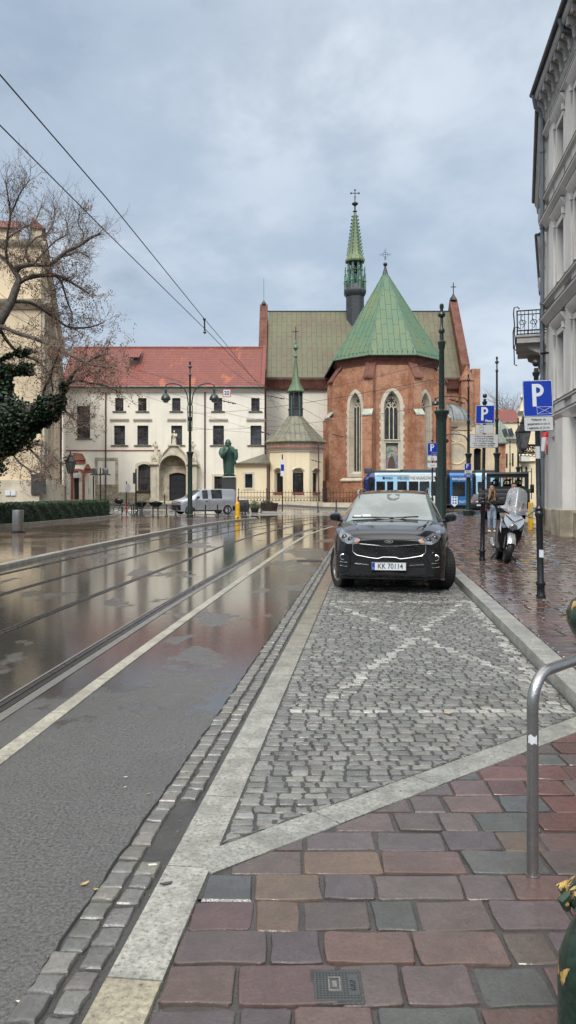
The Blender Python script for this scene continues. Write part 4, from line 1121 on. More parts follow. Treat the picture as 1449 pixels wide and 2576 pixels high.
# nave choir walls running back
for p, q in ((( ov(-2)[0], 100), ov(-2)), (ov(3), (ov(3)[0], 100))):
    wl.quad((p[0], p[1], 0), (q[0], q[1], 0), (q[0], q[1], zt-.1), (p[0], p[1], zt-.1))
wl.build('wall', 'brick', chu, recalc=False)
# moulded eaves
mb = MB(); 
Rr = []
for r, z in ((RO+.02, zt-1.0), (RO+.06, zt-.75), (RO+.2, zt-.5), (RO+.24, zt-.2), (RO+.42, zt-.08), (RO+.42, zt)):
    Rr.append([(*ov(k, r), z) for k in range(-2, 4)])
mb.rings(Rr, closed=False); mb.build('eaves', 'brick_dark', chu, sharp=20, recalc=False)
# plinth: brick base with stone string
mb = MB(); Rr = [[(*ov(k, r), z) for k in range(-2, 4)] for r, z in ((RO+.22, 0), (RO+.22, 2.75), (RO+.01, 2.95))]; mb.rings(Rr, closed=False); mb.build('base_wall', 'brick', chu, sharp=20, recalc=False)
mb = MB(); Rr = [[(*ov(k, r), z) for k in range(-2, 4)] for r, z in ((RO+.2, 2.72), (RO+.36, 2.76), (RO+.36, 2.88), (RO+.05, 3.12))]; mb.rings(Rr, closed=False); mb.build('string_course', 'stone_trim', chu, sharp=20, recalc=False)
# buttresses
for k in range(-2, 4):
    a = A0+k*PI/4; bt = MB(); bt.M = Matrix.Translation((OX, OY, 0)) @ Matrix.Rotation(a+PI/2, 4, 'Z')
    r0 = RO-.3; w = .5
    # local: -y points outwards
    bt.box(-w-.06, w+.06, -(RO+1.75), -r0, 0, 2.85); bt.box(-w, w, -(RO+1.45), -r0, 2.85, 9.6); bt.box(-w+.03, w-.03, -(RO+.95), -r0, 9.6, 13.6)
    bt.add([(-w+.03, -(RO+.95), 13.6), (w-.03, -(RO+.95), 13.6), (w-.03, -r0, 14.95), (-w+.03, -r0, 14.95), (-w+.03, -r0, 13.6), (w-.03, -r0, 13.6)], [(0,1,2,3),(0,3,4),(1,5,2)])
    bo = bt.build('buttress', 'brick', chu, recalc=False)
    cp = MB(); cp.M = bt.M
    cp.add([(-w-.04, -(RO+1.5), 9.5), (w+.04, -(RO+1.5), 9.5), (w+.04, -(RO+.9), 10.15), (-w-.04, -(RO+.9), 10.15), (-w-.04, -(RO+1.5), 9.62), (w+.04, -(RO+1.5), 9.62), (w+.04, -(RO+.9), 10.27), (-w-.04, -(RO+.9), 10.27)], [(4,5,6,7),(0,1,5,4),(1,2,6,5),(0,4,7,3),(0,3,2,1)]); cp.build('stone_cap', 'grey_stone_caps', bo)
    cp = MB(); cp.M = bt.M
    cp.add([(-w-.04, -(RO+1.15), 13.35), (w+.04, -(RO+1.15), 13.35), (w+.04, -r0-.2, 15.05), (-w-.04, -r0-.2, 15.05), (-w-.04, -(RO+1.15), 13.5), (w+.04, -(RO+1.15), 13.5), (w+.04, -r0-.2, 15.2), (-w-.04, -r0-.2, 15.2)], [(4,5,6,7),(0,1,5,4),(1,2,6,5),(0,4,7,3),(0,3,2,1)]); cp.build('tiled_cap', 'brick_dark', bo)
# apse roof: facets to the apex, ridge running back
AZ = 26.3; apex = (OX+.0, OY+.2, AZ)
mb = MB()
Re = [(*ov(k, RO+.62), zt-.03) for k in range(-1, 3)]
eL, eR = (ov(-1, RO+.62)[0]-.25, 95.5, zt-.6), (ov(2, RO+.62)[0]+.3, 95.5, zt-.6); back = (OX, 97, 24.0)
for i in range(len(Re)-1):
    mb.add([Re[i], Re[i+1], apex], [(0, 1, 2)])
eL = (4.2, 90.0, zt-.25)
mb.add([(4.2, 96, zt-.6), Re[0], apex, back], [(0,1,2,3)]); mb.add([Re[-1], (17.5, 96, zt-.6), back, apex], [(0,1,2,3)])
aproof = mb.build('apse_roof', 'copper_green', chu, sharp=None, recalc=False)
mb = MB()
for i in range(len(Re)):
    mb.tube([Re[i], apex], .06, 5)
for i in range(len(Re)-1): mb.tube([(Re[i][0], Re[i][1], Re[i][2]-.03), (Re[i+1][0], Re[i+1][1], Re[i+1][2]-.03)], .07, 6)
mb.tube([(4.2, 96, zt-.63), (Re[0][0], Re[0][1], Re[0][2]-.03)], .08, 6)
mb.build('hip_roll', 'copper_pale', aproof)
mb = MB()
for i in range(len(Re)-1):
    for j in range(9):
        p = Vector(Re[i]).lerp(Vector(Re[i+1]), (j+.5)/9); q = p.lerp(Vector(apex), .03); mb.box(q.x-.03, q.x+.03, q.y-.12, q.y+.02, q.z, q.z+.14)
mb.build('snow_hooks', 'copper_pale', aproof)
mb = MB(); mb.lathe([(.35, AZ-.5), (.14, AZ+.3), (.1, AZ+.55)], (OX, OY+.2, 0), 8); mb.build('apex_cap', 'lead_dark', aproof)
mb = MB(); zc = AZ+.7; mb.sphere((OX, OY+.2, zc), .24, 12, 8); xx, yy = OX, OY+.2
zc2 = zc+1.1; K5 = .52
mb.M = Matrix.Translation((xx, yy, zc2)) @ Matrix.Scale(K5, 4) @ Matrix.Translation((-xx, -yy, -zc2))
mb.tube([(xx, yy, zc), (xx, yy, zc2-.5)], .05, 5)
mb.tube([(xx+.5*math.cos(a), yy, zc2+.5*math.sin(a)) for a in lin(0, 2*PI, 24)], .035, 5)
mb.sphere((xx, yy, zc2), .13, 8, 6)
for j in range(4):
    a = j*PI/2; mb.tube([(xx+.12*math.cos(a), yy, zc2+.12*math.sin(a)), (xx+.5*math.cos(a), yy, zc2+.5*math.sin(a))], .03, 4)
    e_ = Vector((math.cos(a), 0, math.sin(a))); n_ = Vector((-e_.z, 0, e_.x)); c0 = Vector((xx, yy, zc2))
    mb.tube([c0+e_*.5+n_*.08, c0+e_*.85+n_*.1, c0+e_*1.0+n_*.2, c0+e_*1.25, c0+e_*1.0-n_*.2, c0+e_*.85-n_*.1, c0+e_*.5-n_*.08], .03, 4)
for j in range(24):
    a = 2*PI*j/24+.13; mb.tube([(xx+.5*math.cos(a), yy, zc2+.5*math.sin(a)), (xx+.68*math.cos(a), yy, zc2+.68*math.sin(a))], .014, 3)
mb.build('roof_cross', 'iron_black', chu)
# transept / nave: big saddle roof behind
NX0, NX1, NY, NR, NZ, NE = -2.6, 21.7, 92.2, 98.6, 24.75, 15.35
mb = MB()
mb.add([(NX0, NY, NE), (NX1-1.0, NY, NE-.1), (NX1-1.0, NR, NZ), (NX0+.1, NR, NZ), (NX0, NR+7, NE), (NX1, NR+7, NE)], [(0,1,2,3),(3,2,5,4)])
nr_ = mb.build('nave_roof', 'copper_olive', chu, sharp=None, recalc=False)
mb = MB(); mb.tube([(NX0, NR, NZ+.02), (NX1-1.0, NR, NZ+.02)], .1, 6); mb.tube([(NX0, NY-.1, NE-.1), (NX1-1.1, NY-.1, NE-.15)], .13, 6); mb.build('ridge_roll', 'gutter_dark', nr_)
mb = MB(); mb.M = frame((0, NY), (1, 0)); cornice(mb, NX0, NX1-1, 13.95, [(.35, 1.3), (.35, 1.1), (.2, .9), (.15, .2), (.05, 0)]); mb.build('cornice', 'brick_dark', chu)
mb = MB(); mb.M = frame((0, NY+.35), (1, 0)); wall(mb, NX0, 5.2, 0, NE-.05, [], .1); mb.build('plaster_wall', 'plaster_cream', chu, recalc=False)
mb = MB(); mb.M = frame((0, NY+.35), (1, 0)); wall(mb, 16.3, NX1-.2, 0, NE-.05, [], .1); mb.box(18.5, NX1-2.5, -.12, 0, 12.0, 12.2); mb.build('transept_wall', 'brick', chu, recalc=False)
# stepped gable walls at both ends
mb = MB()
def gablewall(mb, x0, x1, ye, ze, yr, zr, lift):
    mb.rings([[(x0, ye, 0), (x0, ye, ze+lift), (x0, yr, zr+lift), (x0, 2*yr-ye, ze+lift), (x0, 2*yr-ye, 0)], [(x1, ye, 0), (x1, ye, ze+lift), (x1, yr, zr+lift), (x1, 2*yr-ye, ze+lift), (x1, 2*yr-ye, 0)]], True, True)
gablewall(mb, NX0-1.0, NX0, NY-.3, NE, NR, NZ, .9); mb.build('gable_wall', 'brick_dark', chu)
mb = MB(); gablewall(mb, NX1-1.0, NX1, NY-.4, NE, NR, NZ, 1.5); mb.build('gable_wall', 'brick_dark', chu)
mb = MB(); mb.box(NX1-1.2, NX1+.2, NY-1.3, NY+.3, 0, 14.8); mb.add([(NX1-1.3, NY-1.4, 14.8), (NX1+.3, NY-1.4, 14.8), (NX1-.5, NY-1.4, 16.6), (NX1-1.3, NY+.3, 14.8), (NX1+.3, NY+.3, 14.8), (NX1-.5, NY+.3, 16.6)], [(0,1,2),(0,2,5,3),(1,4,5,2)]); mb.box(NX1+.2, NX1+1.2, NY-.6, NY+.3, 0, 16.3); mb.build('corner_pier', 'brick', chu, recalc=False)
mb = MB(); x_ = NX1-.5; mb.lathe([(.5, 0), (.42, .3), (.2, .6), (.08, .9)], (x_, NR, NZ+1.4), 6); cross(mb, x_, NR, NZ+2.1, 1.6, .7, .06); mb.build('gable_cross', 'iron_black', chu)
mb = MB(); mb.lathe([(.35, 0), (.1, .4), (.03, .5), (.02, 3.3)], (NX0-.5, NR, NZ+.95), 6); mb.build('lightning_rod', 'iron_black', chu)
# ridge turret
TX, TY = 8.55, 98.2; ta = PI/8
def TZ(v): return PZ(v, TY)
polyband([(1.2, 21.5), (1.2, TZ(748)), (1.45, TZ(741)), (1.5, TZ(736)), (1.5, TZ(733)), (1.15, TZ(724)), (1.0, TZ(717)), (.85, TZ(716))], TX, TY, 8, ta, 'turret_base', 'lead_dark', chu)
mb = MB(); 
for i in range(8):
    a = ta+2*PI*i/8; x, y = TX+.86*math.cos(a), TY+.86*math.sin(a)
    mb.tube([(x, y, TZ(725)), (x, y, TZ(662))], .14, 6); mb.lathe([(.14, 0), (.22, .15), (.22, .3), (.13, .4)], (x, y, TZ(684)), 8)
    mb.tube([(x, y, TZ(722)), (x, y, TZ(697)), (x, y, TZ(693))], [.22, .2, .05], 4)
    b2 = ta+2*PI*(i+.0)/8; x2, y2 = TX+1.32*math.cos(b2), TY+1.32*math.sin(b2)
    mb.lathe([(.15, 0), (.14, 1.2), (.22, 1.3), (.14, 1.45), (.1, 2.1), (.14, 2.2), (.06, 2.3), (.04, 2.9), (.09, 3.0), (.02, 3.1), (.02, 3.4)], (x2, y2, TZ(736)), 6)
mb.build('turret_columns', 'copper_pale', chu)
mb = MB()
for i in range(8):
    a, b = ta+2*PI*i/8, ta+2*PI*(i+1)/8; p = (TX+.94*math.cos(a), TY+.94*math.sin(a)); q = (TX+.94*math.cos(b), TY+.94*math.sin(b)); L = math.hypot(q[0]-p[0], q[1]-p[1])
    mb.M = frame(p, (q[0]-p[0], q[1]-p[1])); wall(mb, 0, L, TZ(676), TZ(655), [(.13, L-.13, TZ(676)-.02, TZ(661), .42, 1)], .18)
mb.M = Matrix.Identity(4); mb.tube([(TX, TY, TZ(720)), (TX, TY, TZ(655))], .09, 6); mb.build('turret_arches', 'lead_dark', chu, recalc=False)
mb = MB(); mb.lathe([(.42, 0), (.36, .15), (.25, .5), (.2, .7), (.05, .78)], (TX, TY-.3, TZ(687)), 12); mb.tube([(TX-.9, TY, TZ(680)), (TX+.9, TY, TZ(680))], .06, 5); mb.build('bell', 'iron_black', chu)
sp_ = polyband([(.98, TZ(661)), (1.28, TZ(660)), (1.32, TZ(656)), (1.28, TZ(654)), (.95, TZ(640)), (.88, TZ(636)), (.64, TZ(600)), (.40, TZ(565)), (.17, TZ(535)), (.12, TZ(533))], TX, TY, 8, ta, 'turret_spire', 'copper_olive_light', chu)
mb = MB()
for i in range(8):
    a = ta+2*PI*i/8
    for j in range(12):
        u = j/12; v = 643-u*105; r = .93*(1-u)+.19*u; x, y = TX+(r+.08)*math.cos(a), TY+(r+.08)*math.sin(a)
        mb.tube([(TX+(r-.1)*math.cos(a), TY+(r-.1)*math.sin(a), TZ(v)), (x, y, TZ(v)+.05), (x+.1*math.cos(a), y+.1*math.sin(a), TZ(v)+.16)], [.06, .05, .09], 5)
mb.build('crockets', 'copper_pale', sp_)
mb = MB(); mb.lathe([(.12, TZ(534)), (.3, TZ(532)), (.1, TZ(529)), (.09, TZ(520)), (.14, TZ(518)), (.4, TZ(514)), (.42, TZ(512)), (.06, TZ(506)), (.05, TZ(503))], (TX, TY, 0), 10); mb.build('spire_finial', 'lead_dark', sp_)
mb = MB(); z_ = TZ(505); mb.tube([(TX, TY, z_), (TX, TY, TZ(481))], .05, 5); mb.tube([(TX-.5, TY, TZ(486)), (TX+.5, TY, TZ(486))], .05, 5)
for dx_, dz_ in ((-.5, 0), (.5, 0), (0, .4)): mb.sphere((TX+dx_, TY, TZ(486)+dz_), .13, 6, 4)
for j in range(3): mb.tube([(TX-.15, TY, z_+.2+j*.15), (TX+.15, TY, z_+.26+j*.15)], .025, 4)
mb.build('spire_cross', 'iron_black', sp_)

# --- domed side chapel right of the apse
DX, DY = 17.8, 87.0
dc = thing('domed_chapel', 'ochre chapel with a ribbed grey dome and round blind window behind the tram', 'building', (DX, DY, 0))
FD = frame((0, DY-2.6), (1, 0)); yy = DY-2.6
dx_ = lambda zx: PX(1056.6+.27087*zx, yy); dz_ = lambda zy: PZ(1018.9+.27087*zy, yy)
mb = MB(); mb.M = FD
xr = PX(1249, yy)
hc = (dx_(500), dx_(570), 0.5, dz_(400), 1.2)
wall(mb, 15.2, xr, 0, dz_(205), [hc], .6); mb.build('wall', 'plaster_tan', dc, recalc=False)
mb = MB(); mb.M = FD; cornice(mb, 15.2, dx_(480), dz_(232), [(.5, .95), (.45, .8), (.2, .5), (.1, 0)]); mb.build('cornice', 'plaster_tan', dc)
for cx_, cz_, r in ((dx_(340), dz_(450), .98), (dx_(335), dz_(292), .5)):
    mb = MB(); mb.M = FD; pr = [(r*1.0, 0), (r*1.12, -.06), (r*1.25, -.06), (r*1.32, 0)]
    R = [[(cx_+rr*math.cos(a), y_, cz_+rr*math.sin(a)) for a in lin(0, 2*PI, 28)[:-1]] for rr, y_ in pr]; mb.rings(R); mb.build('round_moulding', 'plaster_tan', dc, recalc=False)
    mb = MB(); mb.M = FD; mb.add([(cx_+r*math.cos(a), -.012, cz_+r*math.sin(a)) for a in lin(0, 2*PI, 28)[:-1]], [tuple(range(28))]); mb.build('blind_window', 'plaster_old', dc, recalc=False)
mb = MB(); mb.M = FD; mb.box(hc[0], hc[1], .55, .6, .5, hc[3]); mb.build('niche', 'matt_black', dc)
zb = dz_(205); Rd = 2.9
dm = polyband([(Rd+.35, zb), (Rd+.3, zb+.35), (Rd+.05, zb+.5)]+[(Rd*math.cos(a), zb+.5+2.35*math.sin(a)) for a in lin(0, PI/2-.12, 8)], 17.9, yy+2.9, 12, .1, 'dome', 'zinc_sheet', dc)
mb = MB()
for i in range(12):
    a = .1+2*PI*i/12; mb.tube([(17.9+(Rd+.03)*math.cos(b)*math.cos(a), yy+2.9+(Rd+.03)*math.cos(b)*math.sin(a), zb+.5+2.38*math.sin(b)) for b in lin(0, PI/2-.1, 8)], .05, 4)
mb.build('dome_ribs', 'copper_pale', dm)
# brick piers further right
bp = thing('brick_annex', 'narrow red brick annex with a mossy slate roof beyond the tram', 'building', (PX(1258, 92), 92, 0))
FB = frame((0, 88), (1, 0)); bx = lambda d: PX(d, 88); bz = lambda v: PZ(v, 88)
mb = MB(); mb.M = FB; mb.box(bx(1238), bx(1272), 0, 4, 0, bz(1112)); mb.build('wall', 'brick', bp)
mb = MB(); mb.M = FB; mb.add([(bx(1238), -.3, bz(1115)), (bx(1275), -.3, bz(1115)), (bx(1266), 3.5, bz(1050)), (bx(1238), 3.5, bz(1045))], [(0,1,2,3)]); mb.box(bx(1238), bx(1275), -.3, 4, bz(1117), bz(1114)); mb.build('roof', 'mossy_slate', bp, recalc=False)

# --- buildings at the end of the street
yb = thing('yellow_house', 'pale yellow house with green slate roof and dark dormers at the street end', 'building', (PX(1290, 110), 110, 0))
FY = frame((0, 108), (1, 0)); hx = lambda zx: PX((1560+zx*.16563)/1.325, 108); hz = lambda zy: PZ((1280+zy*.16563)/1.325, 108)
wins = [(hx(c-20), hx(c+20), hz(z1_), hz(z0_)) for c, z0_, z1_ in ((780, 1400, 1690), (900, 1395, 1660), (780, 1800, 2050), (900, 1800, 2050))]
mb = MB(); mb.M = FY; wall(mb, hx(650), hx(1010), 0, hz(1130), wins, .25); mb.build('wall', 'plaster_yellow', yb, recalc=False)
for h in wins: window(yb, FY, h, .2, 2, 3, .06, 'wood_grey')
mb = MB(); mb.M = FY; cornice(mb, hx(650), hx(1010), hz(1180), [(.4, .5), (.3, .3), (.1, 0)]); mb.build('cornice', 'plaster_white', yb)
mb = MB(); mb.M = FY
mb.add([(hx(560), -.5, hz(1125)), (hx(1020), -.5, hz(1105)), (hx(1015), 10, hz(590)), (hx(640), 10, hz(640))], [(0,1,2,3)]); rf_ = mb.build('roof', 'mossy_slate', yb, recalc=False)
for c, b_ in ((682, 905), (780, 1040), (905, 1030)):
    mb = MB(); mb.M = FY; x0_, z0_ = hx(c), hz(b_); yy_ = ((1115-b_)/520.0)*10.5-.6
    mb.add([(x0_-.35, yy_-.5, z0_), (x0_+.35, yy_-.5, z0_), (x0_, yy_-.5, z0_+1.1), (x0_, yy_+1.6, z0_+1.0)], [(0,1,2),(0,2,3),(1,3,2)]); mb.build('dormer', 'lead_dark', rf_, recalc=False)
yg = thing('gabled_house', 'taller yellow house with curved white gable behind the lantern at the street end', 'building', (PX(1325, 96), 96, 0))
FY2 = frame((0, 96), (1, 0)); h2x = lambda zx: PX((1560+zx*.16563)/1.325, 96); h2z = lambda zy: PZ((1280+zy*.16563)/1.325, 96)
wins = [(h2x(c-22), h2x(c+22), h2z(b_), h2z(t_)) for c, t_, b_ in ((1080, 1660, 1980), (1172, 1660, 1980), (1108, 730, 850), (1100, 2050, 2174))]
mb = MB(); mb.M = FY2; wall(mb, h2x(1005), h2x(1500), 0, h2z(590), wins, .25); mb.add([(h2x(1005), 0, 0), (h2x(1005)*1.1, 9, 0), (h2x(1005)*1.1, 9, h2z(590)), (h2x(1005), 0, h2z(590))], [(0,1,2,3)]); mb.build('wall', 'plaster_yellow', yg, recalc=False)
for h in wins:
    window(yg, FY2, h, .2, 2, 3, .06, 'wood_grey'); mb = MB(); mb.M = FY2; surround(mb, h, .16, 0, -.04); mb.build('window_surround', 'stone_pale', yg, recalc=False)
mb = MB(); mb.M = FY2; gp = [(h2x(1040), h2z(540)), (h2x(1075), h2z(380)), (h2x(1100), h2z(290)), (h2x(1060), h2z(270)), (h2x(1110), h2z(190)), (h2x(1160), h2z(180)), (h2x(1300), h2z(180)), (h2x(1400), h2z(540))]
mb.plate(gp, -.05, .5); mb.build('gable', 'plaster_yellow', yg)
mb = MB(); mb.M = FY2; cornice(mb, h2x(990), h2x(1500), h2z(640), [(.5, .55), (.4, .4), (.15, .2), (.05, 0)]); cornice(mb, h2x(1020), h2x(1345), h2z(1580), [(.3, .2), (.1, 0)]); mb.box(h2x(1030), h2x(1200), -.9, 0, h2z(1560), h2z(1440)); mb.build('cornice', 'plaster_white', yg)
mb = MB(); mb.M = FY2; pts_ = [(h2x(1050), -.3, h2z(275)), (h2x(1110), -.3, h2z(195)), (h2x(1160), -.3, h2z(180)), (h2x(1250), -.3, h2z(200))]; mb.tube(pts_, .12, 6); mb.build('gable_cornice', 'plaster_white', yg)
rr_ = thing('red_roofed_house', 'far house showing only its long red tiled roof above the slate one', 'building', (PX(1240, 140), 140, 0))
FR_ = frame((0, 140), (1, 0)); mb = MB(); mb.M = FR_; x0_, x1_ = PX(1175, 140), PX(1318, 140); ze_, zr_ = PZ(1062, 140), PZ(1030, 146)
mb.add([(x0_, -.3, ze_), (x1_, -.3, ze_), (x1_, 6, zr_), (x0_, 6, zr_)], [(0,1,2,3)]); mb.build('roof', 'red_tiles', rr_, recalc=False)
mb = MB(); mb.M = FR_; mb.box(x0_, x1_, 0, 12, 0, ze_-.05); mb.build('wall', 'plaster_yellow', rr_)

# --- palace on the left: front and a long receding side, crenellated top
pa = thing('palace', 'tall tan palace with red tiled merlons, mostly behind the bare tree', 'building', (-17.5, 47, 0))
NXp, NYp = -14.45, 45.0; zP = 16.3
FP = frame((-40, NYp), (1, 0)); LP_ = 40+NXp
mb = MB(); mb.M = FP
pw = [(LP_-3.05, LP_-2.2, 3.1, 3.9)] if False else []
blind = [(LP_-6.6+i*-4.2, LP_-3.6+i*-4.2, 6.2, 10.3) for i in range(3)]
wall(mb, 0, LP_, -1, zP, blind, .14); 
for h in blind: mb.box(h[0], h[1], .13, .15, h[2], h[3])
mb.build('wall', 'plaster_tan', pa, recalc=False)
FS = frame((NXp, NYp), (-9.1, 35)); FS = frame((NXp, NYp), (-.252, .968)); LS = 38
# the side wall is seen from the right: local y runs to the left (inside)
mb = MB(); mb.M = FS
sw = [(2+i*5.2, 3.6+i*5.2, 6.3, 10.2) for i in range(7)]
wall(mb, 0, LS, -1, zP, sw, .2); mb.build('side_wall', 'plaster_tan', pa, recalc=False)
for h in sw[:6]: window(pa, FS, h, .18, 2, 3, .08)
for M, L in ((FP, LP_), (FS, LS)):
    mb = MB(); mb.M = M; ex = .25 if M is FP else 0
    cornice(mb, 0, L+ex, 12.3, [(.5, .5), (.45, .36), (.3, .2), (.15, .1), (.1, 0)]); cornice(mb, 0, L+.1, zP-.3, [(.3, .3), (.25, .15), (.1, 0)]); cornice(mb, 0, L+.1, 4.4, [(.2, .25), (.1, 0)]); mb.build('cornice', 'plaster_old', pa)
    mb = MB(); mb.M = M; s = .0
    while s < L-1:
        mb.box(s, s+1.55, -.05, .5, zP, zP+.75); s += 2.05
    mb.build('merlons', 'plaster_tan', pa)
    mb = MB(); mb.M = M; s = .0
    while s < L-1:
        mb.add([(s-.12, -.25, zP+.7), (s+1.67, -.25, zP+.7), (s+1.67, .5, zP+1.35), (s-.12, .5, zP+1.35), (s-.12, .6, zP+.7), (s+1.67, .6, zP+.7)], [(0,1,2,3),(2,5,4,3),(0,3,4),(1,5,2),(0,4,5,1)]); s += 2.05
    mb.build('merlon_caps', 'red_tiles', pa)
    mb = MB(); mb.M = M; mb.box(0 if M is FS else 0, L+.0, -.35, -.001, -1, 2.3); mb.build('stone_base', 'plaster_old', pa)
mb = MB(); mb.M = FS; 
for s in (.1, 3.2, 8.4, 13.6): mb.box(s, s+.9, -.18, 0, 2.3, 12.3)
mb.build('pilasters', 'plaster_old', pa)
pipe(pa, FS, 30, .2, zP-.5, .09, -.15, 'pipe_red')
mb = MB(); x, z = PX(97, 44.6), PZ(1217, 44.6); mb.box(x-.42, x+.42, 44.55, 44.64, z-.62, z+.55); tag(mb.build('wall_plaque', 'granite_black'), 'dark bronze plaque on the base of the tan palace wall above the hedge', 'plaque')
mb = MB(); x, z = PX(31, 44.9), PZ(1240, 44.6); mb.box(x-.3, x-.02, 44.58, 44.645, z-.15, z+.15); mb.box(x+.02, x+.3, 44.58, 44.645, z-.15, z+.15); tag(mb.build('wall_sign', 'sign_white'), 'pair of small white and red signs on the tan palace wall', 'sign')

# --- building on the right
rb = thing('grey_townhouse', 'pale grey four storey townhouse with hooded windows and heavy bracketed cornice', 'building', (9.5, 26, .12))
CN = (10.28, 30.6); TD = (-.14, -1); FRt = frame(CN, TD); LB = 24.5
cols = [2.85+2.75*i for i in range(8)]
Wd = .55
hs = []
for c in cols:
    hs += [(c-Wd, c+Wd, 5.05, 7.35), (c-Wd, c+Wd, 9.35, 11.35), (c-Wd, c+Wd, 13.45, 15.0)]
    if c < 4 or c > 6: hs.append((c-Wd, c+Wd, .95, 3.2))
mb = MB(); mb.M = FRt; wall(mb, 0, LB, 0, 16.6, hs, .32); mb.quad((0, 0, 0), (0, .35, 0), (0, .35, 17), (0, 0, 17)); mb.build('wall', 'plaster_white', rb, recalc=False)
for h in hs: window(rb, FRt, h, .3, 2, 2, .07)
for h in hs:
    if h[2] > 4:
        mb = MB(); mb.M = FRt; surround(mb, h, .2, 0, -.06, False)
        if h[2] > 5.1 or True: cornice(mb, h[0]-.42, h[1]+.42, h[3]+.38, [(.24, .2), (.24, .14), (.16, .02), (.12, -.06), (.06, -.12)])
        mb.box(h[0]-.26, h[0]-.12, -.16, 0, h[3]+.05, h[3]+.27); mb.box(h[1]+.12, h[1]+.26, -.16, 0, h[3]+.05, h[3]+.27)
        mb.box(h[0]-.25, h[1]+.25, -.09, 0, h[2]-.95, h[2]-.2) if h[2] < 6 or h[2] > 9 else None
        mb.build('window_surround', 'plaster_white', rb, recalc=False)
        mb = MB(); mb.M = FRt; mb.box(h[0]-.44, h[1]+.44, -.255, 0, h[3]+.581, h[3]+.6); mb.build('hood_flashing', 'gutter_dark', rb)
    else:
        mb = MB(); mb.M = FRt; surround(mb, h, .22, 0, -.05, False); cornice(mb, h[0]-.35, h[1]+.35, h[3]+.3, [(.2, .15), (.1, 0)]); mb.build('window_surround', 'plaster_white', rb, recalc=False)
for z, o_, hh in ((4.45, .26, .3), (4.95, .12, .1), (8.45, .28, .32), (9.05, .2, .18), (12.3, .3, .34), (13.2, .2, .18), (15.75, .22, .22)):
    mb = MB(); mb.M = FRt; cornice(mb, 0, LB, z, [(o_, 0), (o_, -.07), (o_*.65, -hh*.6), (o_*.3, -hh)]); mb.build('cornice', 'plaster_white', rb)
    mb = MB(); mb.M = FRt; mb.box(0, LB, -o_-.015, 0, z+.002, z+.03); mb.build('cornice_flashing', 'gutter_dark', rb)
# pilaster strips between windows, projecting near bay, plinth
mb = MB(); mb.M = FRt
for i, c in enumerate([1.35]+[c+1.375 for c in cols]):
    mb.box(c-.42, c+.42, -.08, 0, 9.25, 15.6); mb.box(c-.42, c+.42, -.08, 0, 5.0, 8.1)
mb.box(3.75, 5.0, -.42, 0, .1, 4.1); mb.build('pilasters', 'plaster_white', rb)
mb = MB(); mb.M = FRt; mb.box(0, 3.74, -.1, 0, 0, .92); mb.box(3.68, 5.1, -.52, 0, 0, 1.0); mb.box(5.1, LB, -.1, 0, 0, .92); mb.build('plinth', 'plinth_stone', rb)
# main cornice with brackets, soffit, gutter
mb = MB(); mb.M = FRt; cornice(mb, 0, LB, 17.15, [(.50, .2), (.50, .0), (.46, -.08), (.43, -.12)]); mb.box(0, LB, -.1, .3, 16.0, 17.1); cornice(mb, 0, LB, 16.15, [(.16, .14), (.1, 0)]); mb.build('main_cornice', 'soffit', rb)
mb = MB(); mb.M = FRt; s = .15; BRK = ((0, 17.03), (-.42, 17.03), (-.43, 16.88), (-.37, 16.78), (-.26, 16.7), (-.2, 16.45), (-.1, 16.3), (0, 16.26))
while s < LB:
    mb.rings([[(s, y_, z_) for y_, z_ in BRK], [(s+.22, y_, z_) for y_, z_ in BRK]], True, True)
    mb.sphere((s+.11, -.39, 16.8), .08, 8, 6); mb.sphere((s+.11, -.15, 16.38), .09, 8, 6); mb.sphere((s+.42, -.13, 16.7), .11, 8, 6, 1, .5); s += .68
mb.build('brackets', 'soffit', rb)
mb = MB(); mb.M = FRt; mb.tube([(-.02, -.56, 17.42), (LB, -.56, 17.42)], .10, 10); mb.box(0, LB, -.56, .5, 17.36, 17.46); mb.build('gutter', 'gutter_dark', rb)
mb = MB(); mb.M = FRt; mb.add([(-.0, -.58, 17.48), (LB, -.58, 17.48), (LB, 5, 20.5), (0, 5, 20.5)], [(0,1,2,3)]); mb.quad((0, .3, 0), (0, 9, 0), (0, 9, 17.8), (0, .3, 17.8)); mb.build('roof', 'zinc_sheet', rb, recalc=False)
mb = MB(); mb.M = FRt; mb.tube([(.25, -.54, 17.3), (.25, -.45, 16.8), (.25, -.24, 16.6), (.25, -.2, 16.2), (.25, -.2, .3)], .085, 10)
for z in (15, 12, 9, 6, 3): mb.tube([(.25, -.2, z), (.25, -.2, z+.1)], .11, 10)
mb.build('drain_pipe', 'pipe_grey', rb)
mb = MB(); mb.M = FRt; mb.tube([(5.2, -.54, 17.3), (5.2, -.45, 16.9), (5.2, -.1, 16.8)], .085, 8); mb.build('gutter_elbow', 'pipe_grey', rb)
mb = MB(); mb.M = FRt; zz0 = PZ(1223, 30)
mb.lathe([(.11, 0), (.16, .05), (.1, .1)], (.8, -.25, 6.95), 10); mb.tube([(.8, 0, 7.0), (.8, -.25, 7.0)], .04, 6); mb.tube([(.8, -.25, 6.5), (.8, -.25, 7.5)], .03, 6); br_ = mb.build('wall_bracket', 'iron_black', None); tag(br_, 'small iron anchor rosette fixed to the grey townhouse wall', 'wall bracket')

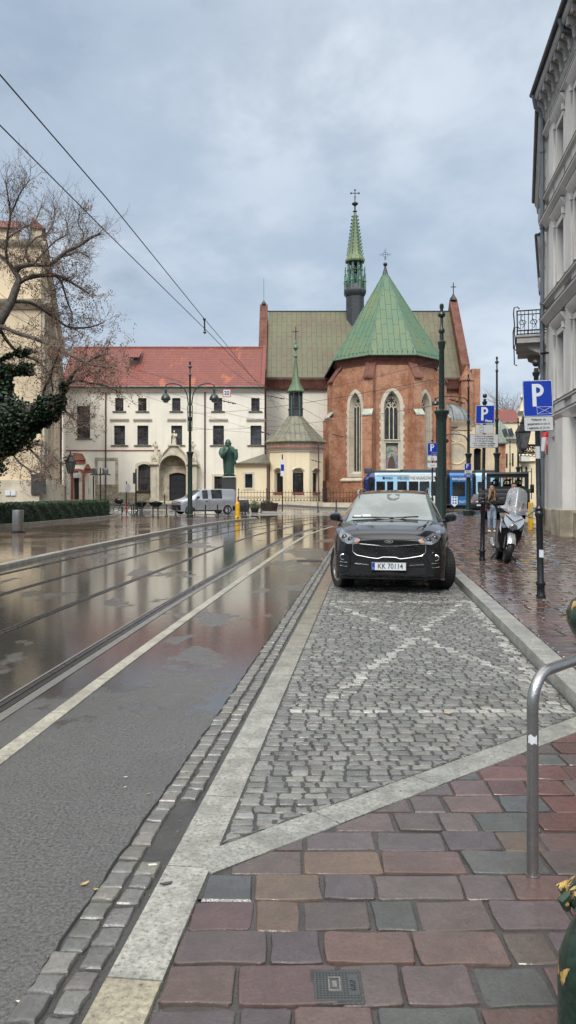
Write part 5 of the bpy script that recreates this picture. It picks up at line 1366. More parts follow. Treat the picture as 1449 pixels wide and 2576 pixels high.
# second and third house of the row beyond, bending away
def rowhouse(name, label, P0, P1, ztop, z1f, ncol, balc=False):
    r = thing(name, label, 'building', ((P0[0]+P1[0])/2, (P0[1]+P1[1])/2, .1))
    M = frame(P1, (P0[0]-P1[0], P0[1]-P1[1])); L = math.hypot(P0[0]-P1[0], P0[1]-P1[1])
    hs = []
    for i in range(ncol):
        c = L*(i+.5)/ncol
        for zb_, zt_ in z1f: hs.append((c-.5, c+.5, zb_, zt_))
    mb = MB(); mb.M = M; wall(mb, 0, L, 0, ztop-1, hs, .3); mb.quad((0, 0, 0), (0, 8, 0), (0, 8, ztop), (0, 0, ztop)); mb.quad((L, 0, 0), (L, 4, 0), (L, 4, ztop), (L, 0, ztop)); mb.build('wall', 'plaster_white', r, recalc=False)
    for h in hs: window(r, M, h, .26, 2, 2, .07)
    for h in hs:
        mb = MB(); mb.M = M; surround(mb, h, .2, 0, -.07, False); cornice(mb, h[0]-.35, h[1]+.35, h[3]+.35, [(.24, .25), (.2, .1), (.13, -.02), (.07, -.12)]); mb.build('window_surround', 'plaster_white', r, recalc=False)
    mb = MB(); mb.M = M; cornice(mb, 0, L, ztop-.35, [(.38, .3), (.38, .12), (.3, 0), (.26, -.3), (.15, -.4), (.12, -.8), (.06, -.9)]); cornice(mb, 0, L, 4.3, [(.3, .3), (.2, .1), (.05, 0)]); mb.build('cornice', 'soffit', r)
    mb = MB(); mb.M = M; mb.tube([(0, -.42, ztop), (L, -.42, ztop)], .11, 8); mb.build('gutter', 'gutter_dark', r)
    mb = MB(); mb.M = M; mb.add([(0, -.48, ztop+.05), (L, -.48, ztop+.05), (L, 5, ztop+2.2), (0, 5, ztop+2.2)], [(0,1,2,3)]); mb.build('roof', 'zinc_sheet', r, recalc=False)
    mb = MB(); mb.M = M; mb.box(0, L, -.08, 0, 0, .9); mb.build('plinth', 'plinth_stone', r)
    return r, M, L
r2, M2, L2 = rowhouse('balcony_house', 'white house with a wrought iron balcony beyond the grey drainpipe', (10.42, 30.75), (13.35, 40.4), 16.9, ((5.0, 7.4), (9.2, 11.6), (13.0, 15.0), (1, 3.2)), 3)
r3, M3, L3 = rowhouse('corner_house', 'farther white house of the curved row with dark eaves, behind the balcony', (13.75, 41.2), (18.0, 53.5), 15.4, ((4.8, 7), (8.6, 10.8), (12, 13.8), (1, 3.1)), 4)
r4, M4, L4 = rowhouse('end_house', 'last cream house of the row at the street end, behind the signpost', (18.7, 54.6), (25.2, 75), 13.6, ((4.6, 6.8), (8.2, 10.3), (1, 3.1)), 6)
# balcony at pixel-measured place on the second house
P_ = Vector((10.44+.29*(32.0-32.3)*1, 32.0)); sB = L2-((Vector((10.36, 30.75))-P_).length)
bal = thing('balcony', 'projecting white balcony with black wrought iron railing high above the street', 'balcony', (P_.x, P_.y, 7.8))
bs0, bs1, bd = sB-4.1, sB, 1.22
mb = MB(); mb.M = M2; mb.box(bs0, bs1, -bd, .05, 7.86, 8.1); mb.box(bs0-.05, bs1+.05, -bd-.06, .05, 8.1, 8.18); mb.build('slab', 'soffit', bal)
for s in (bs0+.4, bs1-.5): mb = MB(); mb.M = M2; mb.rings([[(s+k, y_, z_) for y_, z_ in ((0, 7.86), (-.8, 7.86), (-.75, 7.65), (-.35, 7.45), (-.15, 7.1), (0, 7.0))] for k in (0, .25)], True, True); mb.build('console', 'soffit', bal)
mb = MB(); mb.M = M2; zb_ = 8.16; zt_ = 9.2; r = .022
def railpanel(mb, f, L):
    for z in (zb_+.06, zb_+.2, zt_-.16, zt_): mb.tube([f(0, z), f(L, z)], r if z < zt_ else .03, 5)
    n = max(3, int(L/.14))
    for i in range(n+1):
        u = L*i/n; mb.tube([f(u, zb_), f(u, zt_)], .012 if i % 3 else .016, 4)
    for i in range(int(L/.45)):
        u0 = .22+i*.45; mb.tube([f(u0+.14*math.cos(a), zb_+.55+.09*math.sin(a)*1.0) for a in lin(0, 2*PI, 12)], .014, 4)
        mb.tube([f(u0, zb_+.3), f(u0+.07, zb_+.45), f(u0, zb_+.6), f(u0-.07, zb_+.75), f(u0, zb_+.85)], .014, 4)
railpanel(mb, lambda u, z: (bs0+u, -bd, z), bs1-bs0)
railpanel(mb, lambda u, z: (bs1, -bd+u, z), bd); railpanel(mb, lambda u, z: (bs0, -bd+u, z), bd)
# belly scroll at the front corner and hanging apron
for s in (bs0, bs1):
    mb.tube([(s, -bd-.02, 7.55), (s, -bd-.14, 7.62), (s, -bd-.16, 8.3), (s, -bd-.1, 8.6), (s, -bd-.14, 9.1), (s, -bd-.12, 9.35), (s, -bd+.02, 9.38), (s, -bd+.1, 9.28)], .028, 5)
mb.build('railing', 'iron_black', bal, recalc=False)
# ------------------------------------------------------------------ vehicles
def carpaint(name, col, rough=.12, flake=.0):
    m, t, b = new_mat(name); oc = t.n('TexCoord').outputs['Object']
    d = t.noise(oc, 60, 3, .7); w = t.noise(oc, 3, 4, .6)
    t.set(b, 'Base Color', t.mix(t.ramp(w, .4, .75, 0, .25), col, tuple(x*.7+.01 for x in col))); t.set(b, 'Roughness', t.ramp(d, .35, .7, rough, rough+(.16 if not flake else .05))); t.set(b, 'Metallic', flake)
    t.set(b, 'Specular IOR Level', .3); t.set(b, 'Coat Weight', .55); t.set(b, 'Coat Roughness', .03); (flake or bump(t, b, d, .0008, .4))
    return m
carpaint('paint_black', (.004, .0045, .007), .08); carpaint('paint_maroon', (.045, .012, .014)); carpaint('paint_red', (.36, .012, .02)); carpaint('paint_dark', (.012, .013, .016))
carpaint('paint_silver', (.46, .47, .50), .28, .7); carpaint('paint_grey', (.16, .17, .18), .25, .5); carpaint('scooter_silver', (.45, .46, .47), .2, .6)
mat('lamp_glass', (.19, .2, .215), .08, .35, var=.5, vs=14, coat=.8); mat('lamp_bezel', (.10, .10, .11), .25, .5, var=.3, vs=20); mat('lamp_amber', (.55, .26, .16), .2, var=.2); mat('lamp_red', (.30, .01, .012), .15, var=.2, coat=.5)
def screenglass():
    m, t, b = new_mat('windscreen_glass'); oc = t.n('TexCoord').outputs['Object']
    t.set(b, 'Base Color', t.mix(t.ramp(t.noise(oc, 1.4, 4, .6), .4, .62), (.10, .13, .128), (.045, .065, .066))); t.set(b, 'Roughness', .05); t.set(b, 'Specular IOR Level', .8); t.set(b, 'Coat Weight', 1.0); t.set(b, 'Coat Roughness', .02)
    bump(t, b, t.noise(oc, 80, 2, .6), .001, .4)
screenglass()
glassmat('car_glass', (.012, .014, .016), .04, .4)
mat('steel_wheel', (.34, .34, .35), .35, .6, var=.3, vs=20); mat('alloy', (.42, .42, .43), .25, .85, var=.25, vs=20)

def wheel(parent, x, y, r, w, side, steer=0.0, alloy='alloy', spokes=5):
    """wheel tyre > rim; axle along local x, outer face towards side"""
    M = Matrix.Translation((x, y, r)) @ Matrix.Rotation(steer, 4, 'Z') @ Matrix.Rotation(PI/2, 4, 'Y')
    if side < 0: M = Matrix.Translation((x, y, r)) @ Matrix.Rotation(steer, 4, 'Z') @ Matrix.Rotation(-PI/2, 4, 'Y')
    ro = thingless = None
    mb = MB(); mb.M = M; h = w/2; q = r*.68
    mb.lathe([(q, -h*.8), (r*.86, -h), (r*.96, -h*.93), (r, -h*.7), (r, h*.7), (r*.96, h*.93), (r*.86, h), (q, h*.8), (q*.97, h*.55), (q*.97, -h*.7)], (0, 0, 0), 36)
    for i in range(44):      # tread blocks
        a = 2*PI*i/44
        for s in (-1, 1):
            mb.M = M @ Matrix.Rotation(a, 4, 'Z'); mb.box(r-.004, r+.006, -.013, .013, s*h*.08 if s > 0 else -h*.66, h*.66 if s > 0 else -h*.08)
    wo = mb.build('wheel', 'rubber', parent)
    mb = MB(); mb.M = M
    mb.lathe([(q*.99, h*.7), (q*.99, h*.84), (q*.9, h*.8), (q*.86, h*.4), (q*.8, h*.2)], (0, 0, 0), 32); mb.lathe([(.001, h*.72), (r*.13, h*.7), (r*.17, h*.55), (r*.17, h*.2)], (0, 0, 0), 16)
    for i in range(spokes):
        a = 2*PI*i/spokes
        for d in ((-.13, .13) if spokes == 5 else (0,)):
            mb.tube([((r*.12)*math.cos(a), (r*.12)*math.sin(a), h*.6), (q*.9*math.cos(a+d), q*.9*math.sin(a+d), h*.62)], [r*.07, r*.05], 5)
    mb.build('rim', alloy, wo)
    mb = MB(); mb.M = M; mb.lathe([(.001, h*.15), (q*.95, h*.15), (q*.95, h*.1)], (0, 0, 0), 24); mb.build('brake_disc', 'matt_black', wo)
    return wo

def crm(P, u):
    n = len(P)-1; i = min(int(u), n-1); f = u-i; p0, p1, p2, p3 = P[max(i-1, 0)], P[i], P[i+1], P[min(i+2, n)]
    return [.5*((2*b)+(-a+c)*f+(2*a-5*b+4*c-d)*f*f+(-a+3*b-3*c+d)*f**3) for a, b, c, d in zip(p0, p1, p2, p3)]
def lerpst(P, u):
    n = len(P)-1; i = min(int(u), n-1); f = u-i; return [a+(b-a)*f for a, b in zip(P[i], P[i+1])]
class Car:
    """body lofted from stations (y, half width, sill z, belt z, top half width, top z)"""
    def __init__(s, root, st, paint, glass, wheels, wr, plan=.2, sub=6, archm=1.13, glass_front='windscreen_glass', glass_side='car_glass', lw=.93):
        s.root = root
        NS = (len(st)-1)*sub; body, gf, gs, gr = MB(), MB(), MB(), MB(); secs = []; L = st[-1][0]
        cols = 18
        for k in range(NS+1):
            u = k/sub; y, w, zs, zb, wt, zt = [a*.6+b*.4 for a, b in zip(lerpst(st, u), crm(st, u))]
            zsill = zs
            for yw in wheels:
                d = abs(y-yw); R = wr*archm
                if d < R: zsill = max(zsill, wr+math.sqrt(R*R-d*d))
            zsill = min(zsill, zb-.12)
            ctl = [(0, zs+.02), (w*.72, zs+.0), (w*.74, zsill-.001), (w*.975, zsill), (w*.995, zsill+(zb-zsill)*.3), (w, zsill+(zb-zsill)*.62), (w*.985, zb-.07), (w*.955, zb), (w*.955*.55+wt*.45, zb+(zt-.05-zb)*.5), (wt, zt-.055), (wt*.86, zt-.018), (wt*.45, zt), (0, zt+.006)]
            P = []
            for p in ctl: P.append(p)
            secs.append((y, P))
        s.nc = len(ctl)
        def pt(y, p, sgn):
            x = p[0]*sgn; e = plan*(abs(p[0])/lw)**2.6*max(0, 1-y/.9) - plan*.8*(abs(p[0])/lw)**2.6*max(0, 1-(L-y)/.8)
            return (x, y+e, p[1])
        V = []; 
        for y, P in secs: V.append([pt(y, p, -1) for p in P[::-1]]+[pt(y, p, 1) for p in P[1:]])
        n = len(V[0]); s.V = V
        tris = []
        allv = [v for r in V for v in r]
        for k in range(NS):
            seg = k//sub; fr = (k % sub+.5)/sub
            for i in range(n-1):
                c = min(i, n-2-i)      # 0..11: 0 = roof centre column
                f = (k*n+i, k*n+i+1, (k+1)*n+i+1, (k+1)*n+i)
                q = [allv[j] for j in f]; g = glass.get(seg)
                tgt = body
                if g:
                    kind, lo, hi = g
                    if kind == 'F' and c <= 2 and lo < fr < hi: tgt = gf
                    elif kind == 'R' and c <= 2 and lo < fr < hi: tgt = gr
                    elif kind in 'SFR' and c in (3, 4) and (kind == 'S' and lo < fr < hi): tgt = gs
                if tgt is body: tris.append(f)
                tgt.add(q, [(0, 1, 2, 3)])
        body.rings([V[0]], True, False) if False else None
        body.add(V[0], [tuple(range(n))]); body.add(V[-1], [tuple(range(n))])
        tris.append(tuple(range(n)))
        s.bvh = BVHTree.FromPolygons([Vector(v) for v in allv], [tuple(f) for f in tris])
        def weld(mb):
            d = {}; mp = []; nv = []
            for v in mb.v:
                kx = (round(v[0], 4), round(v[1], 4), round(v[2], 4))
                if kx not in d: d[kx] = len(nv); nv.append(v)
                mp.append(d[kx])
            fs = []; cs = []
            for f, c in zip(mb.f, mb.c):
                g = []
                for i in f:
                    if not g or mp[i] != g[-1]: g.append(mp[i])
                if len(g) > 1 and g[0] == g[-1]: g.pop()
                if len(set(g)) > 2: fs.append(tuple(g)); cs.append(c)
            mb.v, mb.f, mb.c = nv, fs, cs
        for mb in (body, gf, gs, gr): weld(mb)
        s.body = body.build('body', paint, root, sharp=28)
        if gf.f: s.ws = gf.build('windscreen', glass_front, root, sharp=60)
        if gs.f: s.sg = gs.build('side_windows', glass_side, root, sharp=60)
        if gr.f: s.rg = gr.build('rear_window', glass_side, root, sharp=60)
        # dark floor and wheel wells
        mb = MB(); y0 = st[0][0]+.35; mb.box(-st[3][1]*.8, st[3][1]*.8, y0, L-.3, st[3][2]+.03, st[3][3]-.1); mb.build('underbody', 'matt_black', root)
    def hit(s, x, z, back=False):
        o, d = (Vector((x, 12, z)), Vector((0, -1, 0))) if back else (Vector((x, -3, z)), Vector((0, 1, 0)))
        h = s.bvh.ray_cast(o, d); return h[0].y if h[0] is not None else None
    def patch(s, name, m, xs, top, bot, off=.006, nz=5, parent=None, back=False, thick=.012, nx=14):
        """panel laid on the nose between two curves"""
        mb = MB(); X = lin(xs[0], xs[1], nx); F, B = [], []
        last = 0
        for x in X:
            for j in range(nz+1):
                z = bot(x)+(top(x)-bot(x))*j/nz; y = s.hit(x, z, back)
                if y is None: y = last
                last = y; sg = 1 if back else -1
                F.append((x, y+sg*off, z)); B.append((x, y-sg*thick, z))
        n = nz+1; fs = [(i*n+j, (i+1)*n+j, (i+1)*n+j+1, i*n+j+1) for i in range(nx) for j in range(nz)]
        mb.add(F, fs); o = len(F)
        ed = [(i*n) for i in range(nx+1)]+[nx*n+j for j in range(1, n)]+[i*n+nz for i in range(nx-1, -1, -1)]+[j for j in range(nz-1, 0, -1)]
        mb.add([F[i] for i in ed]+[B[i] for i in ed], [(i, (i+1) % len(ed), len(ed)+(i+1) % len(ed), len(ed)+i) for i in range(len(ed))])
        return mb.build(name, m, parent or s.root, recalc=False)
    def line(s, pts, r, off=.004, back=False, n=6):
        out = []
        for a, b in zip(pts[:-1], pts[1:]):
            for k in range(n):
                x, z = a[0]+(b[0]-a[0])*k/n, a[1]+(b[1]-a[1])*k/n; y = s.hit(x, z, back)
                if y is not None: out.append((x, y+(off if back else -off), z))
        return out
def interp(tab):
    def f(x):
        for (a, b), (c, d) in zip(tab[:-1], tab[1:]):
            if x <= c: return b+(d-b)*max(0, min(1, (x-a)/(c-a)))
        return tab[-1][1]
    return f
def plate(parent, M, txt, name='number_plate', w=.52, h=.114):
    mb = MB(); mb.M = M; mb.cbox(-w/2-.012, w/2+.012, -.004, .012, -h/2-.01, h/2+.01, .003); po = mb.build(name, 'plastic_black', parent)
    mb = MB(); mb.M = M; mb.box(-w/2, w/2, -.008, -.004, -h/2, h/2); mb.build('plate_face', 'sign_white', po)
    mb = MB(); mb.M = M; mb.box(-w/2+.002, -w/2+.045, -.0095, -.008, -h/2+.002, h/2-.002); mb.build('country_band', 'sign_blue', po)
    f = font(txt, h*1.02, M @ Matrix.Translation((.022, -.0095, 0)), 'ink', po, 'plate_letters', .0008, bold=.0012, wx=.82)
    font('PL', .03, M @ Matrix.Translation((-w/2+.024, -.0105, -h*.28)), 'sign_white', po, 'plate_letters', .0005)
    return po
def mirror(parent, x, y, z, s, m, sc=1.0):
    mb = MB(); c = (x, y, z); R = []
    for i, (u, rx, rz) in enumerate([(-.07, .05, .035), (-.06, .1, .075), (0, .125, .095), (.07, .13, .1), (.1, .12, .09)]):
        R.append([(x+rx*sc*math.cos(a)*(1+.12*math.cos(a)*s), y+u*sc, z+rz*sc*math.sin(a)) for a in lin(0, 2*PI, 16)[:-1]])
    mb.rings(R, True, True); o = mb.build('mirror', m, parent)
    mb = MB(); mb.tube([(x-s*.19*sc, y+.05, z-.09*sc), (x-s*.02, y, z-.06*sc)], .03*sc, 6); mb.build('mirror_arm', 'plastic_black', o)
    return o

SUV = [(.0, .70, .30, .80, .56, .86), (.07, .80, .24, .88, .64, .955), (.22, .87, .22, .945, .72, 1.01), (.55, .915, .22, 1.0, .77, 1.065), (1.15, .925, .22, 1.06, .81, 1.115),
       (1.32, .925, .22, 1.07, .78, 1.14), (2.08, .925, .22, 1.10, .645, 1.575), (2.9, .925, .22, 1.12, .625, 1.635), (3.65, .92, .24, 1.14, .60, 1.60), (4.28, .90, .28, 1.14, .66, 1.22), (4.42, .86, .3, 1.0, .7, 1.03), (4.48, .78, .36, .85, .6, .88)]
def make_suv(name, label, x, y, rz, steer=0.0):
    root = thing(name, label, 'car', (0, 0, 0))
    c = Car(root, SUV, 'paint_black', {5: ('F', .03, .93), 6: ('S', .12, .96), 7: ('S', .06, .94), 8: ('R', .1, .9)}, (.93, 3.6), .36)
    for s in (-1, 1):
        wheel(root, s*.80, .93, .36, .24, s, steer); wheel(root, s*.80, 3.6, .36, .24, s)
    # grille
    gt = interp([(-.56, .785), (-.52, .80), (-.2, .775), (-.1, .765), (.1, .765), (.2, .775), (.52, .80), (.56, .785)]); gb = interp([(-.56, .67), (-.5, .62), (-.3, .585), (-.17, .57), (-.1, .595), (.1, .595), (.17, .57), (.3, .585), (.5, .62), (.56, .67)])
    g = c.patch('grille', 'matt_black', (-.55, .55), lambda x: gt(x)-.004, lambda x: gb(x)+.004, .006, nx=30)
    X = lin(-.56, .56, 40); loop = [(x, gt(x)) for x in X]+[(x, gb(x)) for x in X[::-1]]; loop.append(loop[0])
    mb = MB(); P = []
    for (x_, z_) in loop:
        yy = c.hit(x_, z_); P.append((x_, (yy or 0)-.012, z_))
    mb.tube(P, .005, 6); mb.build('grille_frame', 'chrome', g)
    mb = MB()
    for r_ in range(5):
        z_ = .62+r_*.036; x_ = -.5+(.03 if r_ % 2 else 0)
        while x_ < .5:
            if gb(x_)+.015 < z_ < gt(x_)-.02:
                yy = c.hit(x_, z_)
                if yy is not None: mb.tube([(x_-.016, yy-.012, z_), (x_, yy-.014, z_+.009), (x_+.016, yy-.012, z_), (x_, yy-.014, z_-.009), (x_-.016, yy-.012, z_)], .0028, 4)
            x_ += .056
    mb.build('mesh_pattern', 'lamp_bezel', g)
    # badge
    yb_ = c.hit(0, .845); mb = MB(); mb.M = Matrix.Translation((0, yb_-.012, .84)); mb.rings([[(.066*math.cos(a)*k, d_, .028*math.sin(a)*k) for a in lin(0, 2*PI, 24)[:-1]] for k, d_ in ((1, .012), (1, -.002), (.86, -.002), (.84, .002))], False, True); bd = mb.build('badge', 'chrome', root); mb = MB(); mb.M = Matrix.Translation((0, yb_-.0135, .84)); mb.rings([[(.055*math.cos(a), d_, .022*math.sin(a)) for a in lin(0, 2*PI, 24)[:-1]] for d_ in (.012, -.001)], False, True); mb.build('badge_field', 'plastic_black', bd)
    font('KIA', .036, Matrix.Translation((0, yb_-.016, .84)), 'chrome', bd, 'badge_letters', .0015, bold=.0012, wx=1.1)
    for s in (-1, 1):
        f = (lambda t_: (lambda x: t_(abs(x))))
        ht = f(interp([(.44, .865), (.55, .90), (.66, .955), (.78, 1.0)])); hb = f(interp([(.44, .835), (.5, .80), (.64, .79), (.74, .83), (.78, .90)]))
        a, b = (.45, .79) if s > 0 else (-.79, -.45)
        h = c.patch('headlight', 'lamp_glass', (a, b), ht, hb, .009, nx=16)
        mb = MB()
        for xx, r_, zz in ((.60, .043, .862), (.70, .045, .893)):
            yy = c.hit(s*xx, zz)
            if yy is None: continue
            mb.M = Matrix.Translation((s*xx, yy-.006, zz)) @ Matrix.Rotation(PI/2, 4, 'X'); mb.lathe([(r_, -.01), (r_, .010), (r_*.9, .014), (r_*.75, .006), (r_*.7, .004), (r_*.45, .012), (.001, .018)], (0, 0, 0), 20)
        mb.build('projector', 'lamp_bezel', h)
        am = c.patch('indicator', 'lamp_amber', (s*.47, s*.53) if s > 0 else (-.53, -.47), lambda x: .855, lambda x: .815, .012, parent=h, nx=4, nz=2)
        # lower corner pocket with round fog lamp
        pt_, pb_ = f(interp([(.60, .58), (.66, .655), (.80, .66), (.84, .60)])), f(interp([(.60, .44), (.64, .37), (.76, .34), (.84, .40)]))
        fp = c.patch('fog_surround', 'plastic_black', (.61, .83) if s > 0 else (-.83, -.61), pt_, pb_, .008)
        xx, zz = .72*s, .585; yy = c.hit(xx, zz); mb = MB(); mb.M = Matrix.Translation((xx, yy-.008, zz)) @ Matrix.Rotation(PI/2, 4, 'X'); mb.lathe([(.048, -.01), (.048, .012), (.040, .016), (.036, .006), (.001, .012)], (0, 0, 0), 20); mb.build('fog_lamp', 'chrome', fp)
        mb = MB(); mb.M = Matrix.Translation((xx, yy-.022, zz)) @ Matrix.Rotation(PI/2, 4, 'X'); mb.lathe([(.036, -.01), (.03, .0), (.001, .006)], (0, 0, 0), 16); mb.build('fog_lens', 'plastic_black', fp)
        mb = MB()
        for z_ in (.50, .44): P = c.line([(s*.65, z_), (s*.79, z_+.006)], .0, .016); mb.tube(P, .007, 5)
        mb.build('chrome_blade', 'chrome', fp)
        mb = MB(); P = c.line([(s*.60, .46), (s*.61, .60), (s*.67, .67), (s*.78, .675), (s*.845, .61)], 0, .010); mb.tube(P, .006, 5); P = c.line([(s*.60, .46), (s*.64, .365), (s*.76, .33)], 0, .010); mb.tube(P, .006, 5); mb.build('surround_edge', 'paint_black', fp)
        mb = MB(); P = c.line([(s*.31, .475), (s*.57, .49)], 0, .012); mb.tube(P, .008, 5); mb.build('chrome_blade', 'chrome', root)
        mirror(root, s*.985, 1.5, 1.165, s, 'paint_black', .82)
        mb = MB(); mb.tube([(s*.63, 2.02, 1.56), (s*.64, 2.25, 1.63), (s*.635, 2.9, 1.675), (s*.61, 3.6, 1.64), (s*.6, 3.75, 1.6)], .013, 8); mb.build('roof_rail', 'chrome', root)
    lg = c.patch('lower_grille', 'matt_black', (-.56, .56), interp([(-.56, .44), (.56, .44)]), lambda x: .33, .005, nx=24)
    mb = MB(); P = c.line([(-.76, .285), (-.6, .262), (.6, .262), (.76, .285)], 0, .006); mb.tube(P, .017, 6); mb.build('skid_trim', 'paint_black', root)
    mb = MB(); P = c.line([(-.66, .885), (-.4, .875), (-.2, .872), (.2, .872), (.4, .875), (.66, .885)], 0, .0005); mb.tube(P, .0035, 4)
    mb.build('bonnet_gap', 'matt_black', root)
    for s in (-1, 1):   # bonnet creases and vents
        mb = MB(); P = []
        for u in lin(0, 1, 12):
            x_, y_ = s*(.50+.12*u), .25+.95*u; h = c.bvh.ray_cast(Vector((x_, y_, 3)), Vector((0, 0, -1)))[0]
            if h: P.append((x_, y_, h.z-.004))
        mb.tube(P, [.006]+[.018]*(len(P)-2)+[.008], 6); mb.build('bonnet_crease', 'paint_black', root)
    mb = MB(); P = []
    for u in lin(0, 1, 8):
        x_, y_ = .52-.10*u*-1*.6, .42+.36*u; h = c.bvh.ray_cast(Vector((x_, y_, 3)), Vector((0, 0, -1)))[0]
        if h: P.append((x_, y_, h.z+.001))
    mb.tube(P, [.004, .018, .024, .026, .026, .024, .018, .006, .004][:len(P)], 6); mb.build('bonnet_vent', 'matt_black', root)
    yb_ = c.hit(0, .44)
    plate(root, Matrix.Translation((0, (yb_ or 0)-.03, .455)), 'KK 70114')
    # windscreen details
    def onws(x, z):
        y_ = c.ws_bvh.ray_cast(Vector((x, -3, z)), Vector((0, 1, 0)))[0]; return y_.y if y_ else 1.5
    c.ws_bvh = BVHTree.FromPolygons([v.co for v in c.ws.data.vertices], [tuple(p.vertices) for p in c.ws.data.polygons])
    def wsquad(pts, name, m, off=.004):
        mb = MB(); mb.add([(x_, onws(x_, z_)-off, z_) for x_, z_ in pts], [tuple(range(len(pts)))]); return mb.build(name, m, c.ws, recalc=False)
    wsquad([(-.11, 1.565), (.12, 1.565), (.11, 1.49), (.05, 1.455), (-.05, 1.455), (-.1, 1.49)], 'sensor_mount', 'lamp_bezel')
    wsquad([(-.66, 1.165), (-.54, 1.165), (-.53, 1.20), (-.65, 1.20)], 'paper_ticket', 'sign_white'); wsquad([(-.50, 1.17), (-.36, 1.17), (-.37, 1.215), (-.51, 1.215)], 'paper_ticket', 'plate_grey')
    mb = MB(); mb.tube([(-.02, 1.30, 1.165), (-.3, onws(-.3, 1.17)-.015, 1.17), (-.68, onws(-.6, 1.18)-.02, 1.17)], .009, 5); mb.tube([(.02, 1.28, 1.16), (.25, onws(.25, 1.18)-.02, 1.175), (.45, onws(.4, 1.19)-.02, 1.185)], .009, 5); mb.sphere((0, 1.27, 1.16), .03, 8, 5, 1.4, 1, .6); mb.build('wipers', 'plastic_black', root)
    place(root, (x, y, 0), rz)
    return root, c
kia, kc = make_suv('parked_suv', 'black wet sport utility car with number plate KK 70114 parked on the cobbles', 1.555, 11.86, math.radians(-9.6), math.radians(24))

HB = [(.0, .60, .30, .66, .5, .72), (.08, .74, .22, .76, .6, .83), (.3, .82, .2, .86, .66, .92), (.95, .86, .2, .94, .72, 1.0), (1.1, .86, .2, .95, .7, 1.02), (1.85, .87, .2, .97, .58, 1.40), (2.6, .87, .2, .98, .56, 1.455), (3.3, .86, .22, 1.0, .54, 1.42), (3.85, .84, .25, 1.0, .6, 1.05), (4.0, .78, .3, .85, .6, .9), (4.05, .7, .36, .7, .5, .75)]
def make_hatch(name, label, paint, rear_lights=True):
    root = thing(name, label, 'car'); c = Car(root, HB, paint, {4: ('F', .05, .93), 5: ('S', .12, .95), 6: ('S', .06, .9), 7: ('R', .1, .88)}, (.8, 3.3), .31, glass_front='car_glass')
    for s in (-1, 1):
        wheel(root, s*.75, .8, .31, .2, s); wheel(root, s*.75, 3.3, .31, .2, s)
        f = lambda t_: (lambda x: t_(abs(x)))
        c.patch('headlight', 'lamp_glass', (s*.45, s*.72) if s > 0 else (-.72, -.45), f(interp([(.45, .76), (.72, .84)])), f(interp([(.45, .70), (.72, .68)])), .01)
        c.patch('tail_light', 'lamp_red', (s*.5, s*.76) if s > 0 else (-.76, -.5), f(interp([(.5, .98), (.76, .98)])), f(interp([(.5, .84), (.76, .8)])), .012, back=True)
        mirror(root, s*.97, 1.3, 1.02, s, paint, .8)
    c.patch('grille', 'matt_black', (-.38, .38), lambda x: .64, lambda x: .46, .006)
    c.patch('bumper_trim', 'plastic_black', (-.6, .6), lambda x: .5, lambda x: .36, .01, back=True)
    yb_ = c.hit(0, .74, True); plate(root, Matrix.Translation((0, (yb_ or 4)+.01, .74)) @ Matrix.Rotation(PI, 4, 'Z'), 'KR 4C812', w=.5) if False else None
    return root
h1_ = make_hatch('parked_hatchback', 'dark maroon car parked close behind the black car', 'paint_maroon'); place(h1_, (1.98, 17.1, 0), math.radians(-6.1))
h2_ = make_hatch('parked_hatchback', 'bright red car seen between the black car and the green lamp post', 'paint_red'); place(h2_, (9.5, 59.0, 0), math.radians(170))
h3_ = make_hatch('parked_hatchback', 'red car behind the hedge, only its roof showing', 'paint_red'); place(h3_, (-15.0, 54.2, -.40), math.radians(16))
h4_ = make_hatch('parked_estate_car', 'silver grey car with roof bars behind the left end of the hedge', 'paint_grey'); 
mb = MB()
for s in (-1, 1): mb.tube([(s*.56, 1.9, 1.42), (s*.57, 2.1, 1.5), (s*.56, 3.2, 1.5), (s*.55, 3.4, 1.43)], .02, 6)
for y_ in (2.2, 3.0): mb.tube([(-.57, y_, 1.5), (.57, y_, 1.5)], .02, 6)
mb.build('roof_rack', 'iron_black', h4_); place(h4_, (-18.4, 54.5, -.38), math.radians(17))
tx = make_hatch('taxi', 'black taxi with a lit style roof sign beyond the concrete footed lamp post', 'paint_dark')
tx['label'] = 'black taxi with white roof sign waiting beside the blue tram'
mb = MB(); mb.cbox(-.2, .2, 2.35, 2.5, 1.45, 1.58, .02); rs = mb.build('roof_sign', 'sign_white', tx)
font('TAXI', .1, Matrix.Translation((0, 2.51, 1.515)) @ Matrix.Rotation(PI, 4, 'Z'), 'ink', rs)
M_ = Matrix.Translation((0, 4.07, .62)) @ Matrix.Rotation(PI, 4, 'Z'); mb = MB(); mb.M = M_; mb.box(-.26, .26, -.01, 0, -.06, .06); mb.build('number_plate', 'sign_white', tx)
place(tx, (15.3, 61.5, 0), math.radians(167))

